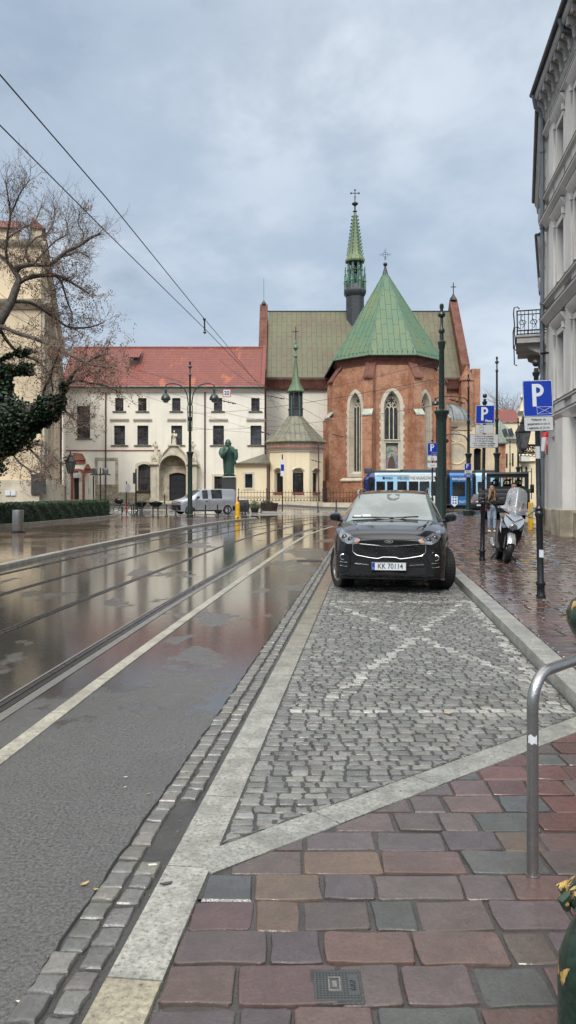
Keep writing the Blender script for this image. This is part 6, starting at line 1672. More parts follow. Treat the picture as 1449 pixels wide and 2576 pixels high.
# --- silver van
VAN = [(.0, .72, .34, .80, .60, .88), (.08, .86, .26, .95, .70, 1.02), (.3, .93, .24, 1.02, .76, 1.12), (.75, .95, .24, 1.10, .80, 1.22), (.95, .95, .24, 1.12, .80, 1.27), (1.85, .955, .24, 1.16, .74, 1.84), (2.55, .96, .24, 1.18, .74, 1.91), (3.6, .96, .24, 1.18, .74, 1.93), (4.7, .95, .26, 1.16, .73, 1.92), (4.88, .93, .28, 1.1, .72, 1.86), (4.95, .9, .34, 1.0, .7, 1.80)]
van = thing('van', 'silver grey panel van with a dark side window, parked behind the bollards', 'van')
vc = Car(van, VAN, 'paint_silver', {4: ('F', .06, .92), 5: ('S', .1, .88), 6: ('S', .2, .98)}, (.9, 4.05), .34, plan=.25, glass_front='car_glass')
for s in (-1, 1):
    wheel(van, s*.83, .9, .34, .22, s, 0, 'steel_wheel', 10); wheel(van, s*.83, 4.05, .34, .22, s, 0, 'steel_wheel', 10)
    f = lambda t_: (lambda x: t_(abs(x)))
    vc.patch('headlight', 'lamp_glass', (s*.5, s*.84) if s > 0 else (-.84, -.5), f(interp([(.5, .95), (.84, 1.03)])), f(interp([(.5, .88), (.84, .84)])), .014)
    mirror(van, s*1.08, 1.5, 1.3, s, 'plastic_black', 1.1)
    mb = MB()      # cladding, door gaps, handle, rear light
    mb.box(s*.955, s*.975, 1.35, 3.55, .25, .34); mb.build('sill_trim', 'plastic_black', van)
    mb = MB(); mb.box(s*.93, s*.972, 4.45, 4.93, .28, .62); mb.build('bumper_trim', 'plastic_black', van)
    mb = MB()
    for y_ in (1.45, 2.5, 3.72): mb.box(s*.962, s*.9655, y_-.006, y_+.006, .4, 1.16)
    mb.build('door_gap', 'matt_black', van)
    mb = MB(); mb.cbox(s*.96-.012, s*.985+.012 if s > 0 else s*.96+.012, 2.2, 2.38, 1.0, 1.04, .005) if s > 0 else mb.cbox(-.99, -.955, 2.2, 2.38, 1.0, 1.04, .005); mb.build('door_handle', 'plastic_black', van)
    mb = MB(); mb.box(s*.93-.02, s*.93+.02, 4.86, 4.95, .8, 1.35); mb.build('tail_light', 'lamp_red', van)
vc.patch('front_bumper', 'plastic_black', (-.84, .84), lambda x: .74, lambda x: .33, .02, nx=20)
place(van, (PX(446, 56.5), 54.6, 0), math.radians(-60), scale=(.95, .95, .95))

# --- tram
mat('tram_white', (.72, .76, .80), .2, coat=.6, var=.1); mat('tram_sky', (.28, .52, .72), .2, coat=.6, var=.15, vs=.6, col2=(.40, .62, .78)); mat('tram_blue', (.022, .10, .33), .2, coat=.6, var=.3, vs=.8, col2=(.03, .17, .42)); mat('tram_navy', (.015, .025, .16), .2, coat=.5)
tram = thing('tram', 'light blue and white articulated tram passing in front of the brick church', 'tram', (15, 71, 0))
TYY = 70.0; FT = frame((0, TYY), (1, .012)); tg = .12
tx_ = lambda d: PX(d, TYY); tz_ = lambda v: PZ(v, TYY)
def tsec(name, x0, x1, m, parent=tram):
    mb = MB(); mb.M = FT
    prof = [(0.02, tg+.28), (0, tg+.9), (0, tg+2.6), (.06, tg+3.0), (.3, tg+3.25), (2.0, tg+3.25), (2.34, tg+3.0), (2.4, tg+2.6), (2.4, tg+.28)]
    mb.rings([[(x0, y_, z_) for y_, z_ in prof], [(x1, y_, z_) for y_, z_ in prof]], True, True); return mb.build(name, m, parent)
xa, xb, xc, xd = tx_(944), tx_(1124), tx_(1133), tx_(1190)
s1 = tsec('front_section', xa, xb, 'tram_sky'); s2 = tsec('middle_section', xc, xd, 'tram_blue'); s3 = tsec('rear_section', tx_(1199), tx_(1266), 'tram_sky')
mb = MB(); mb.M = FT; mb.box(xa+3.1, xb, -.006, 0, tz_(1215), tz_(1194)); mb.box(xa+3.1, xb, -.006, 0, tg+.4, tz_(1240)); mb.box(xa+.1, xb, -.005, 0, tz_(1196), tz_(1191)); mb.build('white_panel', 'tram_white', s1)
for a, b in ((xb, xc), (xd, tx_(1199))):
    mb = MB(); mb.M = FT; R = []; n = 12
    for i in range(n+1):
        e = .03 if i % 2 else .12; x_ = a+(b-a)*i/n; R.append([(x_, y_, z_) for y_, z_ in ((e, tg+.4), (e, tg+2.9), (.4, tg+3.2-e), (2, tg+3.2-e), (2.4-e, tg+2.9), (2.4-e, tg+.4))])
    mb.rings(R, True, True); mb.build('bellows', 'lamp_bezel', tram, sharp=10)
# nose: rounded, dark glass cab
mb = MB(); mb.M = FT; R = []
for u, inset, dz in ((0, 0, 0), (.35, .0, 0), (.7, .1, .03), (.95, .3, .12), (1.0, .55, .3)):
    x_ = xa-(xa-tx_(918))*u; R.append([(x_, inset, tg+.28), (x_-.0, inset, tg+2.7-dz), (x_+.15*u, .4+inset, tg+3.2-dz*2), (x_+.15*u, 2-inset, tg+3.2-dz*2), (x_, 2.4-inset, tg+2.7-dz), (x_, 2.4-inset, tg+.28)])
mb.rings(R, True, True); nose = mb.build('cab', 'tram_navy', tram)
mb = MB(); mb.M = FT; mb.box(xa-.62, xa-.1, -.012, 0, tg+1.0, tg+2.85); mb.build('cab_side_window', 'car_glass', nose)
mb = MB(); mb.M = FT; mb.rings([[(tx_(918)+.1-.14, .35, tg+1.0), (tx_(918)+.12-.14, .35, tg+2.6), (tx_(918)+.12-.14, 2.05, tg+2.6), (tx_(918)+.1-.14, 2.05, tg+1.0)], [(tx_(918)+.5, .2, tg+1.0), (tx_(918)+.5, .2, tg+2.7), (tx_(918)+.5, 2.2, tg+2.7), (tx_(918)+.5, 2.2, tg+1.0)]], True); mb.build('windscreen', 'car_glass', nose)
for a, b in ((947, 969), (974, 990)): 
    mb = MB(); mb.M = FT; mb.box(tx_(a), tx_(b), -.012, 0, tg+.9, tz_(1211)); mb.build('window', 'car_glass', s1)
for a, b in ((1000, 1024), (1029, 1053), (1056, 1081), (1085, 1104), (1107, 1121)):
    mb = MB(); mb.M = FT; mb.box(tx_(a), tx_(b), -.014, -.006, tg+1.15, tz_(1211)); mb.build('window', 'car_glass', s1)
for a, b in ((1139, 1171), (1174, 1187)):
    mb = MB(); mb.M = FT; mb.box(tx_(a), tx_(b), -.012, 0, tg+1.1, tz_(1212)); mb.build('window', 'car_glass', s2)
for a, b in ((1203, 1222), (1226, 1243), (1247, 1262)):
    mb = MB(); mb.M = FT; mb.box(tx_(a), tx_(b), -.012, 0, tg+1.0, tz_(1212)); mb.build('window', 'car_glass', s3)
mb = MB(); mb.M = FT
for a, b, h_ in ((922, 938, .5), (945, 1010, .3), (1015, 1120, .38), (1135, 1185, .35), (1202, 1262, .3)): mb.cbox(tx_(a), tx_(b), .5, 1.9, tg+3.2, tg+3.2+h_, .05)
mb.build('roof_equipment', 'gutter_dark', tram)
for a, b in ((950, 1120), (1135, 1188), (1202, 1262)):
    mb = MB(); mb.M = FT; mb.box(tx_(a), tx_(b), .1, 2.3, tg+.02, tg+.3); mb.build('undercarriage', 'matt_black', tram)
font('WIELOKROTNIE NAGRADZANY DEWELOPER', .40, FT @ Matrix.Translation(((tx_(987)+tx_(1122))/2+.3, -.01, tz_(1203))), 'ink_soft', s1, bold=.006, wx=.56)
mb = MB(); mb.M = FT; mb.box(tx_(963), tx_(968), -.01, -.006, tz_(1206), tz_(1199)); mb.build('logo_block', 'tram_navy', s1)
font('INTER-BUD', .30, FT @ Matrix.Translation((tx_(977), -.01, tz_(1203))), 'tram_navy', s1, bold=.004, wx=.55)
font('www.piastowska', .42, FT @ Matrix.Translation((tx_(1138), -.01, tz_(1204))), 'sign_white', s2, align='LEFT', bold=.008, wx=.62)
mb = MB(); mb.M = FT
cx_, cz_ = tx_(1144.5), tz_(1262)
mb.plate([(cx_-.28, cz_+.5), (cx_, cz_+.62), (cx_+.28, cz_+.5), (cx_+.3, cz_-.2), (cx_, cz_-.5), (cx_-.3, cz_-.2)], -.01, -.004); mb.build('shield_emblem', 'tram_white', s2)
mb = MB(); mb.M = FT
for k in range(3):
    for j in range(2): mb.box(cx_-.18+j*.22, cx_-.04+j*.22, -.014, -.01, cz_-.2+k*.25, cz_-.06+k*.25)
mb.build('emblem_squares', 'tram_blue', s2)
font('PIAST', .36, FT @ Matrix.Translation((tx_(1156), -.01, tz_(1263))), 'sign_white', s2, align='LEFT', bold=.002, wx=.7)
font('DR', .5, FT @ Matrix.Translation((tx_(1216), -.01, tz_(1203))), 'ink_soft', s3, align='LEFT', wx=.8)

# --- dropside pickup seen from behind
PY = 41.0
pk = thing('pickup_truck', 'dark dropside pickup truck seen from behind, parked on the wet pavement', 'truck', (PX(1276, PY), PY, .12))
KC = PX(1267.5, PY); FPk = frame((KC, PY), (.96, -.27)); kx = lambda zx: PX(1056.6+.27087*zx, PY)-KC; kz = lambda zy: PZ(1018.9+.27087*zy, PY)
mat('truck_dark', (.012, .0125, .015), .5, coat=.1, var=.3, vs=2)
mb = MB(); mb.M = FPk; x0_, x1_ = kx(548), kx(1010)
for k in range(3): mb.cbox(x0_, x1_, 0, .04, kz(895)+k*.225, kz(895)+.21+k*.225, .01)
mb.build('tailgate', 'truck_dark', pk)
for x_ in (x0_, x1_-.04):
    mb = MB(); mb.M = FPk; mb.box(x_, x_+.04, .04, 2.6, kz(895), kz(787)); mb.build('side_board', 'truck_dark', pk)
mb = MB(); mb.M = FPk; mb.box(x0_, x1_, 0, 2.6, kz(895)-.12, kz(895)-.005); mb.build('bed', 'truck_dark', pk)
mb = MB(); mb.M = FPk; mb.box(x0_+.35, x1_-.35, .1, 4.6, .5, kz(895)-.12); mb.box(x0_+.1, x1_-.1, -.05, .1, .52, .72); mb.build('chassis', 'matt_black', pk)
mb = MB(); mb.M = FPk; cl, cr = kx(622)*1.06, kx(1000)*1.06
cab = [(0, 1.0), (.0, 2.0), (.12, 2.62), (.3, 2.72), (.5, 2.75), (1.5, 2.7), (2.1, 1.9), (2.7, 1.6), (2.85, .6), (0, .6)]
oL = [[(cl, 2.75+y_, z_-.02) for y_, z_ in cab], [(cr, 2.75+y_, z_-.02) for y_, z_ in cab]]
cw, zA, zB = .2, 1.93, 2.42
wall_h = (cl+.22, cr-.22, zA, zB)
# rear cab wall with a real window opening, roof, sides, windscreen opening in front
mb.M = FPk @ Matrix.Translation((0, 2.75, 0)); wall(mb, cl, cr, .6, 2.6, [wall_h], .06)
mb.add([(cl, 0, .6), (cl, 0, 2.6), (cl, 2.1, 1.9), (cl, 2.8, 1.5), (cl, 2.8, .6)], [(0, 1, 2, 3, 4)]) if False else None
for x_ in (cl, cr): 
    mb.quad((x_, 0, .6), (x_, 2.8, .6), (x_, 2.8, 1.7), (x_, 0, 1.7)); mb.quad((x_, 0, 1.7), (x_, .25, 1.7), (x_, .25, 2.6), (x_, 0, 2.6)); mb.quad((x_, 1.0, 1.7), (x_, 1.15, 1.7), (x_, 1.1, 2.6), (x_, .95, 2.6)); mb.quad((x_, 0, 2.45), (x_, 1.6, 2.45), (x_, 1.5, 2.6), (x_, 0, 2.6))
mb.rings([[(x_, y_, z_) for y_, z_ in ((0, 2.58), (.1, 2.68), (.3, 2.74), (1.3, 2.72), (1.6, 2.55))] for x_ in (cl-.0, cl+.12, cr-.12, cr)], False, False, closed=False)
mb.quad((cl, 2.3, 1.7), (cr, 2.3, 1.7), (cr, 2.8, 1.5), (cl, 2.8, 1.5)); cabo = mb.build('cab', 'truck_dark', pk, recalc=False)
mb = MB(); mb.M = FPk @ Matrix.Translation((0, 2.75, 0))
for x_ in (cl+(cr-cl)*.33, cl+(cr-cl)*.68): mb.box(x_-.03, x_+.03, -.03, .0, 1.85, 2.6)
mb.tube([(cl, -.05, 2.62), (cr, -.05, 2.62)], .03, 6); mb.build('cab_guard', 'truck_dark', cabo)
for x_, w_ in ((cl+.46, .19), (cl+1.12, .23), (cl+1.75, .2)):
    mb = MB(); mb.M = FPk @ Matrix.Translation((x_, 3.3, 2.05)); R = arc(0, 0, w_, .3, 0, PI, 12); ri_ = arc(0, 0, w_*.68, .2, PI, 0, 12); mb.plate(R+ri_, 0, .08); mb.box(-w_, w_, 0, .08, -.5, .02); mb.box(-w_*.7, w_*.7, 0, .05, .06, .1); mb.build('headrest', 'matt_black', cabo)
mb = MB(); mb.M = FPk; mb.cbox(cr+.12, cr+.34, 4.2, 4.3, 1.55, 2.05, .03); mb.tube([(cr, 4.3, 1.75), (cr+.2, 4.25, 1.8)], .02, 5); mb.build('mirror', 'plastic_black', pk)
for s_, x_ in ((-1, x0_+.32), (1, x1_-.32)):
    w_ = wheel(pk, 0, 0, .36, .24, s_, 0, 'steel_wheel', 8); w_.matrix_basis = FPk @ Matrix.Translation((x_, 1.1, .12)) ; w_.matrix_parent_inverse = rootmat(pk).inverted()
    w_ = wheel(pk, 0, 0, .36, .24, s_, 0, 'steel_wheel', 8); w_.matrix_basis = FPk @ Matrix.Translation((x_, 4.5, .12)) ; w_.matrix_parent_inverse = rootmat(pk).inverted()
    mb = MB(); mb.M = FPk; mb.box(x_-.2, x_+.2, -.07, -.05, .6, .72); mb.build('tail_light', 'lamp_red', pk)
plate(pk, FPk @ Matrix.Translation((kx(765), -.04, kz(945))), 'KR 5XN41')
mb = MB(); mb.M = FPk   # ladder rack frame on the right of the cab
mb.tube([(cr+.15, 2.9, 1.2), (cr+.15, 2.9, 2.95), (cr+.15, 2.9, 2.75), (cr-.4, 2.9, 2.75)], .025, 5); mb.build('rack_post', 'iron_black', pk)
# ------------------------------------------------------------------ street furniture
def tram_pole(name, label, x, y, z0, H, group=None, k=1.0, arms=0, foot=False, rz=0.0):
    """cast pole: wide fluted shaft, collar, narrower shafts, finial"""
    p = thing(name, label, 'lamp post' if arms else 'pole', (x, y, z0), group)
    mb = MB(); mb.M = TR(x, y, z0)
    a = 4.0*k; b = 6.1*k
    mb.lathe([(.20*k, 0), (.20*k, .12), (.17*k, .16), (.165*k, .5), (.15*k, .55), (.145*k, a-.35), (.15*k, a-.3), (.19*k, a-.12), (.23*k, a-.06), (.23*k, a), (.13*k, a+.06)], n=20)
    if foot: mb.lathe([(.34, -.05), (.34, .3), (.28, .36)], n=14)
    mb.build('lower_shaft', 'post_green', p)
    mb = MB(); mb.M = TR(x, y, z0)
    mb.lathe([(.095*k, a), (.08*k, b-.2), (.10*k, b-.15), (.11*k, b-.05), (.125*k, b), (.125*k, b+.05), (.07*k, b+.1), (.06*k, H-.95), (.08*k, H-.92), (.095*k, H-.85), (.07*k, H-.8), (.045*k, H-.75), (.04*k, H-.45), (.10*k, H-.42), (.12*k, H-.36), (.10*k, H-.3), (.05*k, H-.27), (.045*k, H-.2), (.07*k, H-.13), (.06*k, H-.04), (.01, H)], n=16)
    for z in (a+.8, b+.35): mb.lathe([(.10*k, z), (.10*k, z+.06)], n=12)
    mb.build('upper_shaft', 'post_green', p)
    for i in range(arms):
        s = -1 if i == 0 else 1; az_ = z0+6.9
        mb = MB(); P = [(x+s*.1, y, az_), (x+s*.22, y, az_+.75), (x+s*.55, y, az_+1.2), (x+s*1.0, y, az_+1.35), (x+s*1.45, y, az_+1.28), (x+s*1.5, y, az_+1.0)]
        mb.tube(catmull(P, 5), .035, 6); mb.tube([(x+s*.12, y, az_-1.6), (x+s*.14, y, az_)], .03, 6); mb.build('lamp_arm', 'post_green', p)
        mb = MB(); mb.M = TR(x+s*1.5, y, az_+.45); mb.lathe([(.17, -.17), (.30, -.10), (.30, -.06), (.27, .08), (.15, .24), (.08, .3), (.07, .5), (.04, .6)], n=16); ho = mb.build('lamp_head', 'post_green', p)
        mb = MB(); mb.M = TR(x+s*1.5, y, az_+.45); mb.lathe([(.001, -.3), (.12, -.27), (.2, -.16), (.22, -.09)], n=14); mb.build('lamp_bowl', 'lamp_glass', ho)
    return p
x, y = G(478, 1303); lpL = tram_pole('lamp_post', 'green cast iron twin armed lamp post in front of the monastery portal', x, y, .07, 9.65, None, 1.0, 2)
tram_pole('tram_pole', 'thick dark green cast iron pole rising behind the black parked car', PX(1111, 23.9), 23.9, .12, 7.35, 'green cast iron poles in the street', 1.0)
tp2 = tram_pole('tram_pole', 'green pole on a concrete footing with the TAXI sign', PX(1178.5, 49), 49, .12, 9.0, 'green cast iron poles in the street', .98, foot=True)
tram_pole('tram_pole', 'tall slim green pole rising behind the pay parking sign', PX(1250, 46), 46, .12, 9.6, 'green cast iron poles in the street', .95)
tram_pole('tram_pole', 'farther green pole before the yellow house, left of the hanging lanterns', PX(1303.5, 62), 62, 0, 7.6, 'green cast iron poles in the street', .9)
tram_pole('tram_pole', 'thin distant green pole before the slate roofed yellow house', PX(1283, 80), 80, 0, 7.2, 'green cast iron poles in the street', .75)
tram_pole('tram_pole', 'distant pole seen against the brick apse left of the thick green pole', PX(1098, 60), 60, 0, 8.3, 'green cast iron poles in the street', .7)
mb = MB()
for z, s, L in ((7.6, -1, 2.1), (5.2, -1, 1.5)):
    x_, y_ = PX(1178.5, 49), 49; mb.tube(catmull([(x_, y_, z-.5), (x_+s*.3, y_, z), (x_+s*L*.8, y_, z+.1), (x_+s*L, y_, z-.1)], 5), .035, 5)
mb.build('lamp_arm', 'post_green', tp2)
for z, L in ((7.4, 2.1), (5.0, 1.5)):
    mb = MB(); mb.M = TR(PX(1178.5, 49)-L, 49, z-.1); mb.lathe([(.16, -.16), (.26, -.08), (.2, .06), (.07, .14), (.05, .3)], n=12); mb.build('lamp_head', 'post_green', tp2)

# signs on posts
def rrect(w, h, r, n=4):
    P = []
    for cx, cz, a in ((w/2-r, h/2-r, 0), (-w/2+r, h/2-r, PI/2), (-w/2+r, -h/2+r, PI), (w/2-r, -h/2+r, 3*PI/2)):
        P += [(cx+r*math.cos(a+PI/2*i/n), cz+r*math.sin(a+PI/2*i/n)) for i in range(n+1)]
    return P
def panel(parent, M, w, h, face, edge, name, rim=.012, r=.02):
    mb = MB(); mb.M = M; mb.plate(rrect(w, h, r), .0, .008); o = mb.build(name, edge, parent)
    mb = MB(); mb.M = M; mb.plate(rrect(w-2*rim, h-2*rim, r*.8), -.0015, .001); mb.build('sign_face', face, o)
    mb = MB(); mb.M = M @ Matrix.Translation((0, .012, 0)); mb.box(-.03, .03, 0, .02, -h*.3, -h*.3+.02); mb.box(-.03, .03, 0, .02, h*.3, h*.3+.02); mb.build('clamp', 'steel_brushed', o)
    return o
def bigP(parent, M, w, h, cx, cz, s):
    """the letter P as a flat shape, s = cap height"""
    W_ = s*.52; t_ = s*.155; R_ = s*.28; x0_, z0_ = cx-W_/2, cz-s/2; zt_ = z0_+s
    out = [(x0_, z0_), (x0_+t_*1.15, z0_), (x0_+t_*1.15, zt_-2*R_+.0), (x0_+W_-R_, zt_-2*R_)]+arc(x0_+W_-R_, zt_-R_, R_, R_, -PI/2, PI/2, 8)+[(x0_, zt_)]
    inn = [(x0_+t_*1.15, zt_-2*R_+t_), (x0_+W_-R_, zt_-2*R_+t_)]+arc(x0_+W_-R_, zt_-R_, R_-t_, R_-t_, -PI/2, PI/2, 8)+[(x0_+t_*1.15, zt_-t_)]
    mb = MB(); mb.M = M
    mb.box(x0_, x0_+t_*1.15, -.0035, -.001, z0_, zt_)
    A = [(x0_+t_*1.15, zt_-2*R_)]+arc(x0_+W_-R_, zt_-R_, R_, R_, -PI/2, PI/2, 10)+[(x0_+t_*1.15, zt_)]
    B = [(x0_+t_*1.15, zt_-2*R_+t_)]+arc(x0_+W_-R_, zt_-R_, R_-t_, R_-t_, -PI/2, PI/2, 10)+[(x0_+t_*1.15, zt_-t_)]
    for i in range(len(A)-1): mb.quad((A[i][0], -.0033, A[i][1]), (A[i+1][0], -.0033, A[i+1][1]), (B[i+1][0], -.0033, B[i+1][1]), (B[i][0], -.0033, B[i][1]))
    return mb.build('letter_p', 'sign_white', parent, recalc=False)
def envelope(parent, M, cx, cz, w, h, t_=.004):
    mb = MB(); mb.M = M; x0_, x1_, z0_, z1_ = cx-w/2, cx+w/2, cz-h/2, cz+h/2
    for a, b in (((x0_, z0_), (x1_, z0_)), ((x1_, z0_), (x1_, z1_)), ((x1_, z1_), (x0_, z1_)), ((x0_, z1_), (x0_, z0_)), ((x0_, z0_), (x1_, z1_)), ((x0_, z1_), (x1_, z0_))):
        mb.tube([(a[0], -.003, a[1]), (b[0], -.003, b[1])], t_*.62, 4)
    mb.build('crossed_box_symbol', 'sign_white', parent)
def signpost(name, label, x, y, z0, H, r, lean=(0, 0), fat=None, ball=.055):
    p = thing(name, label, 'sign post', (x, y, z0))
    M = Matrix.Translation((x, y, z0)) @ Matrix(((1, 0, lean[0], 0), (0, 1, lean[1], 0), (0, 0, 1, 0), (0, 0, 0, 1)))
    mb = MB(); mb.M = M; f = fat or H*.45; R_ = r*1.35
    mb.lathe([(R_*1.45, 0), (R_*1.45, .03), (R_*1.2, .05), (R_*1.15, .16), (R_*1.4, .18), (R_*1.4, .21), (R_, .24), (R_, f-.08), (R_*1.3, f-.05), (R_*1.3, f-.01), (R_*1.05, f+.01), (R_*1.2, f+.05), (r, f+.08), (r, H-.28), (r*1.5, H-.25), (r*1.5, H-.22), (r*.9, H-.2), (r*.8, H-.16)], n=14)
    mb.sphere((0, 0, H-.09), ball, 12, 8); mb.build('post', 'post_black', p)
    return p, M
# large sign nearest the camera
Yb = 10.8; sx = lambda zx: PX(1245+zx*.205, Yb); sz = lambda zy: PZ(830+zy*.205, Yb)
x, y = PX(1361, Yb), Yb
p1, M1 = signpost('signpost', 'black post carrying the loading bay sign, nearest the camera', x, y, .12, 3.38, .034, (-.022, 0), 1.2, .05)
Ms = M1 @ Matrix.Translation((-.0, -.05, sz(845)-.12)) @ Matrix.Rotation(math.radians(-1.3), 4, 'Y')
sg1 = thing('parking_sign', 'large blue P sign with crossed box symbol above the three line loading plate', 'sign', (x, y-.05, sz(845)), 'blue parking signs')
o = panel(sg1, Ms, .415, .505, 'sign_blue', 'plate_grey', 'sign_panel', .010, .022); bigP(o, Ms, .4, .5, .005, .045, .315); envelope(o, Ms, .085, -.17, .205, .10)
Mp = M1 @ Matrix.Translation((.005, -.05, sz(1155)-.12)) @ Matrix.Rotation(math.radians(-1.3), 4, 'Y')
sp1 = thing('text_plate', 'white plate on the nearest post reading about deliveries up to 20 minutes', 'sign', (x, y-.05, sz(1155)), 'white plates under the parking signs')
o = panel(sp1, Mp, .415, .205, 'plate_grey', 'ink', 'sign_panel', .007, .022)
for i, tt in enumerate(('Wyłącznie  dla', 'zaopatrzenia na czas za', 'i wyładunku do 20 min.')): font(tt, .047, Mp @ Matrix.Translation((0, -.002, .058-.058*i)), 'ink', o, bold=.0006, wx=.72)
for z, h, m in ((1.95, .17, 'plate_grey'), (1.30, .12, 'lamp_bezel'), (1.12, .12, 'lamp_bezel'), (.79+.45, .0, 'plate_grey')):
    if h: mb = MB(); mb.M = M1; mb.lathe([(.0355, z), (.0355, z+h)], n=14); mb.build('sticker_band', m, p1)
mb = MB(); mb.M = M1 @ Matrix.Translation((0, -.052, .62)); mb.plate([(-.03, -.05), (.03, -.055), (.032, .05), (-.028, .055)], -.002, .002); mb.build('torn_sticker', 'sign_white', p1)
# second sign
Yc = 16.7; qx = lambda zx: PX(1041.5+.2813*zx, Yc); qz = lambda zy: PZ(679+.2813*zy, Yc)
x, y = PX(1213, Yc), Yc
p2, M2_ = signpost('signpost', 'leaning black post carrying the pay parking sign, left of the scooter', x, y, .12, 3.66, .036, (.016, 0), 1.28, .05)
Ms = M2_ @ Matrix.Translation((0, -.05, qz(1295)-.12))
sg2 = thing('parking_sign', 'blue P sign with the word Płatny above a car symbol plate', 'sign', (x, y-.05, qz(1295)), 'blue parking signs')
o = panel(sg2, Ms, .405, .395, 'sign_blue', 'plate_grey', 'sign_panel', .009, .022); bigP(o, Ms, .4, .4, -.01, .015, .29); font('Płatny', .075, Ms @ Matrix.Translation((.08, -.004, -.14)), 'sign_white', o, bold=.002, wx=.85)
Mp = M2_ @ Matrix.Translation((-.01, -.05, qz(1425)-.12)); sp2 = thing('car_symbol_plate', 'small white plate with an outlined car seen from above', 'sign', (x, y-.05, qz(1425)), 'white plates under the parking signs')
o = panel(sp2, Mp, .395, .19, 'plate_grey', 'ink', 'sign_panel', .006, .02)
mb = MB(); mb.M = Mp @ Matrix.Translation((-.06, -.003, 0)); P = [(a, 0, b) for a, b in rrect(.075, .145, .02)]; mb.tube(P+[P[0]], .003, 4)
for z in (.035, -.03): mb.tube([(-.03, 0, z), (.03, 0, z)], .0025, 4)
mb.build('car_symbol', 'ink_soft', o)
Mp = M2_ @ Matrix.Translation((-.015, -.05, qz(1531)-.12)); sp3 = thing('text_plate', 'wide white plate with five lines of text below the pay parking sign', 'sign', (x, y-.05, qz(1531)), 'white plates under the parking signs')
o = panel(sp3, Mp, .62, .295, 'plate_grey', 'ink', 'sign_panel', .007, .03)
for i, tt in enumerate(('Wyłącznie dla pojazdów', 'uprawnionych do wjazdu', 'w strefę ograniczonego', 'ruchu z wyjątkiem pojazdów', 'wolnobieżnych i dorożek')): font(tt, .052, Mp @ Matrix.Translation((0, -.002, .102-.051*i)), 'ink', o, bold=.0006, wx=.8)
for z, h in ((1.42, .1), (1.75, .25)):
    mb = MB(); mb.M = M2_; mb.lathe([(.0375, z), (.0375, z+h)], n=14); mb.build('sticker_band', 'lamp_bezel', p2)
# third sign, by the green pole
Yd = 31.0; x = PX(1087.5, Yd)
p3, M3_ = signpost('signpost', 'thin dark post with the disabled parking sign beside the thick green pole', x, Yd, .12, 3.65, .03, (0, 0), 1.2, .05)
z = lambda v: PZ(v, Yd)-.12
Ms = M3_ @ Matrix.Translation((0, -.05, z(1130))); sg3 = thing('parking_sign', 'small blue P sign above the wheelchair plate', 'sign', (x, Yd-.05, z(1130)), 'blue parking signs'); o = panel(sg3, Ms, .4, .5, 'sign_blue', 'plate_grey', 'sign_panel', .01); bigP(o, Ms, .4, .5, -.01, .06, .29); envelope(o, Ms, .06, -.17, .2, .09)
Ms = M3_ @ Matrix.Translation((0, -.05, z(1153))); sg4 = thing('wheelchair_plate', 'white plate with a wheelchair symbol under the small P sign', 'sign', (x, Yd-.05, z(1153)), 'white plates under the parking signs'); o = panel(sg4, Ms, .4, .185, 'sign_white', 'plate_grey', 'sign_panel', .006)
mb = MB(); mb.M = Ms; mb.tube([(-.01+.045*math.cos(a), -.004, -.02+.045*math.sin(a)) for a in lin(2.2, 6.0, 14)], .007, 5); mb.tube([(-.02, -.004, .05), (-.012, -.004, 0), (.03, -.004, 0), (.05, -.004, -.05)], .008, 5); mb.sphere((-.02, -.004, .065), .012, 8, 5); mb.build('wheelchair_symbol', 'ink', o)
Ms = M3_ @ Matrix.Translation((0, -.05, z(1170.5))); sg5 = thing('text_plate', 'small white plate with one line of text below the wheelchair plate', 'sign', (x, Yd-.05, z(1170)), 'white plates under the parking signs'); o = panel(sg5, Ms, .4, .185, 'sign_white', 'plate_grey', 'sign_panel', .006); font('2 miejsca', .07, Ms @ Matrix.Translation((0, -.003, 0)), 'ink', o, wx=.8)
# signs on the far green pole
Ye = 48.75; x = PX(1177, Ye); zf = lambda v: PZ(v, Ye)
for lab, nm, v, w, h, face, tt, sz_, col_ in (('tiny blue P sign on the pole with concrete footing', 'parking_sign', 1174, .42, .42, 'sign_blue', None, 0, ''), ('narrow white plate between the tiny P sign and the TAXI sign', 'text_plate', 1187, .42, .18, 'sign_white', 'Koniec', .12, 'ink'), ('blue TAXI plate at the bottom of the pole sign stack', 'taxi_sign', 1196.5, .46, .24, 'sign_blue', 'TAXI', .2, 'sign_white')):
    Ms = Matrix.Translation((x, Ye-.02, zf(v))); s_ = thing(nm, lab, 'sign', (x, Ye, zf(v)), 'signs on the far green pole'); o = panel(s_, Ms, w, h, face, 'plate_grey', 'sign_panel', .01)
    if tt: font(tt, sz_, Ms @ Matrix.Translation((0, -.003, 0)), col_, o, bold=.003, wx=.8)
    else: bigP(o, Ms, w, h, -.03, .03, .28)
# speed sign hung on the wires
Yg = 44; x, zc = PX(570.5, Yg), PZ(989, Yg)
ss = thing('speed_sign', 'square white sign with red border reading 20, hung on the overhead wires', 'sign', (x, Yg, zc))
o = panel(ss, Matrix.Translation((x, Yg, zc)), .46, .46, 'sign_white', 'sign_red', 'sign_panel', .035, .01); font('20', .32, Matrix.Translation((x, Yg-.004, zc)), 'ink', o, bold=.006, wx=.9)
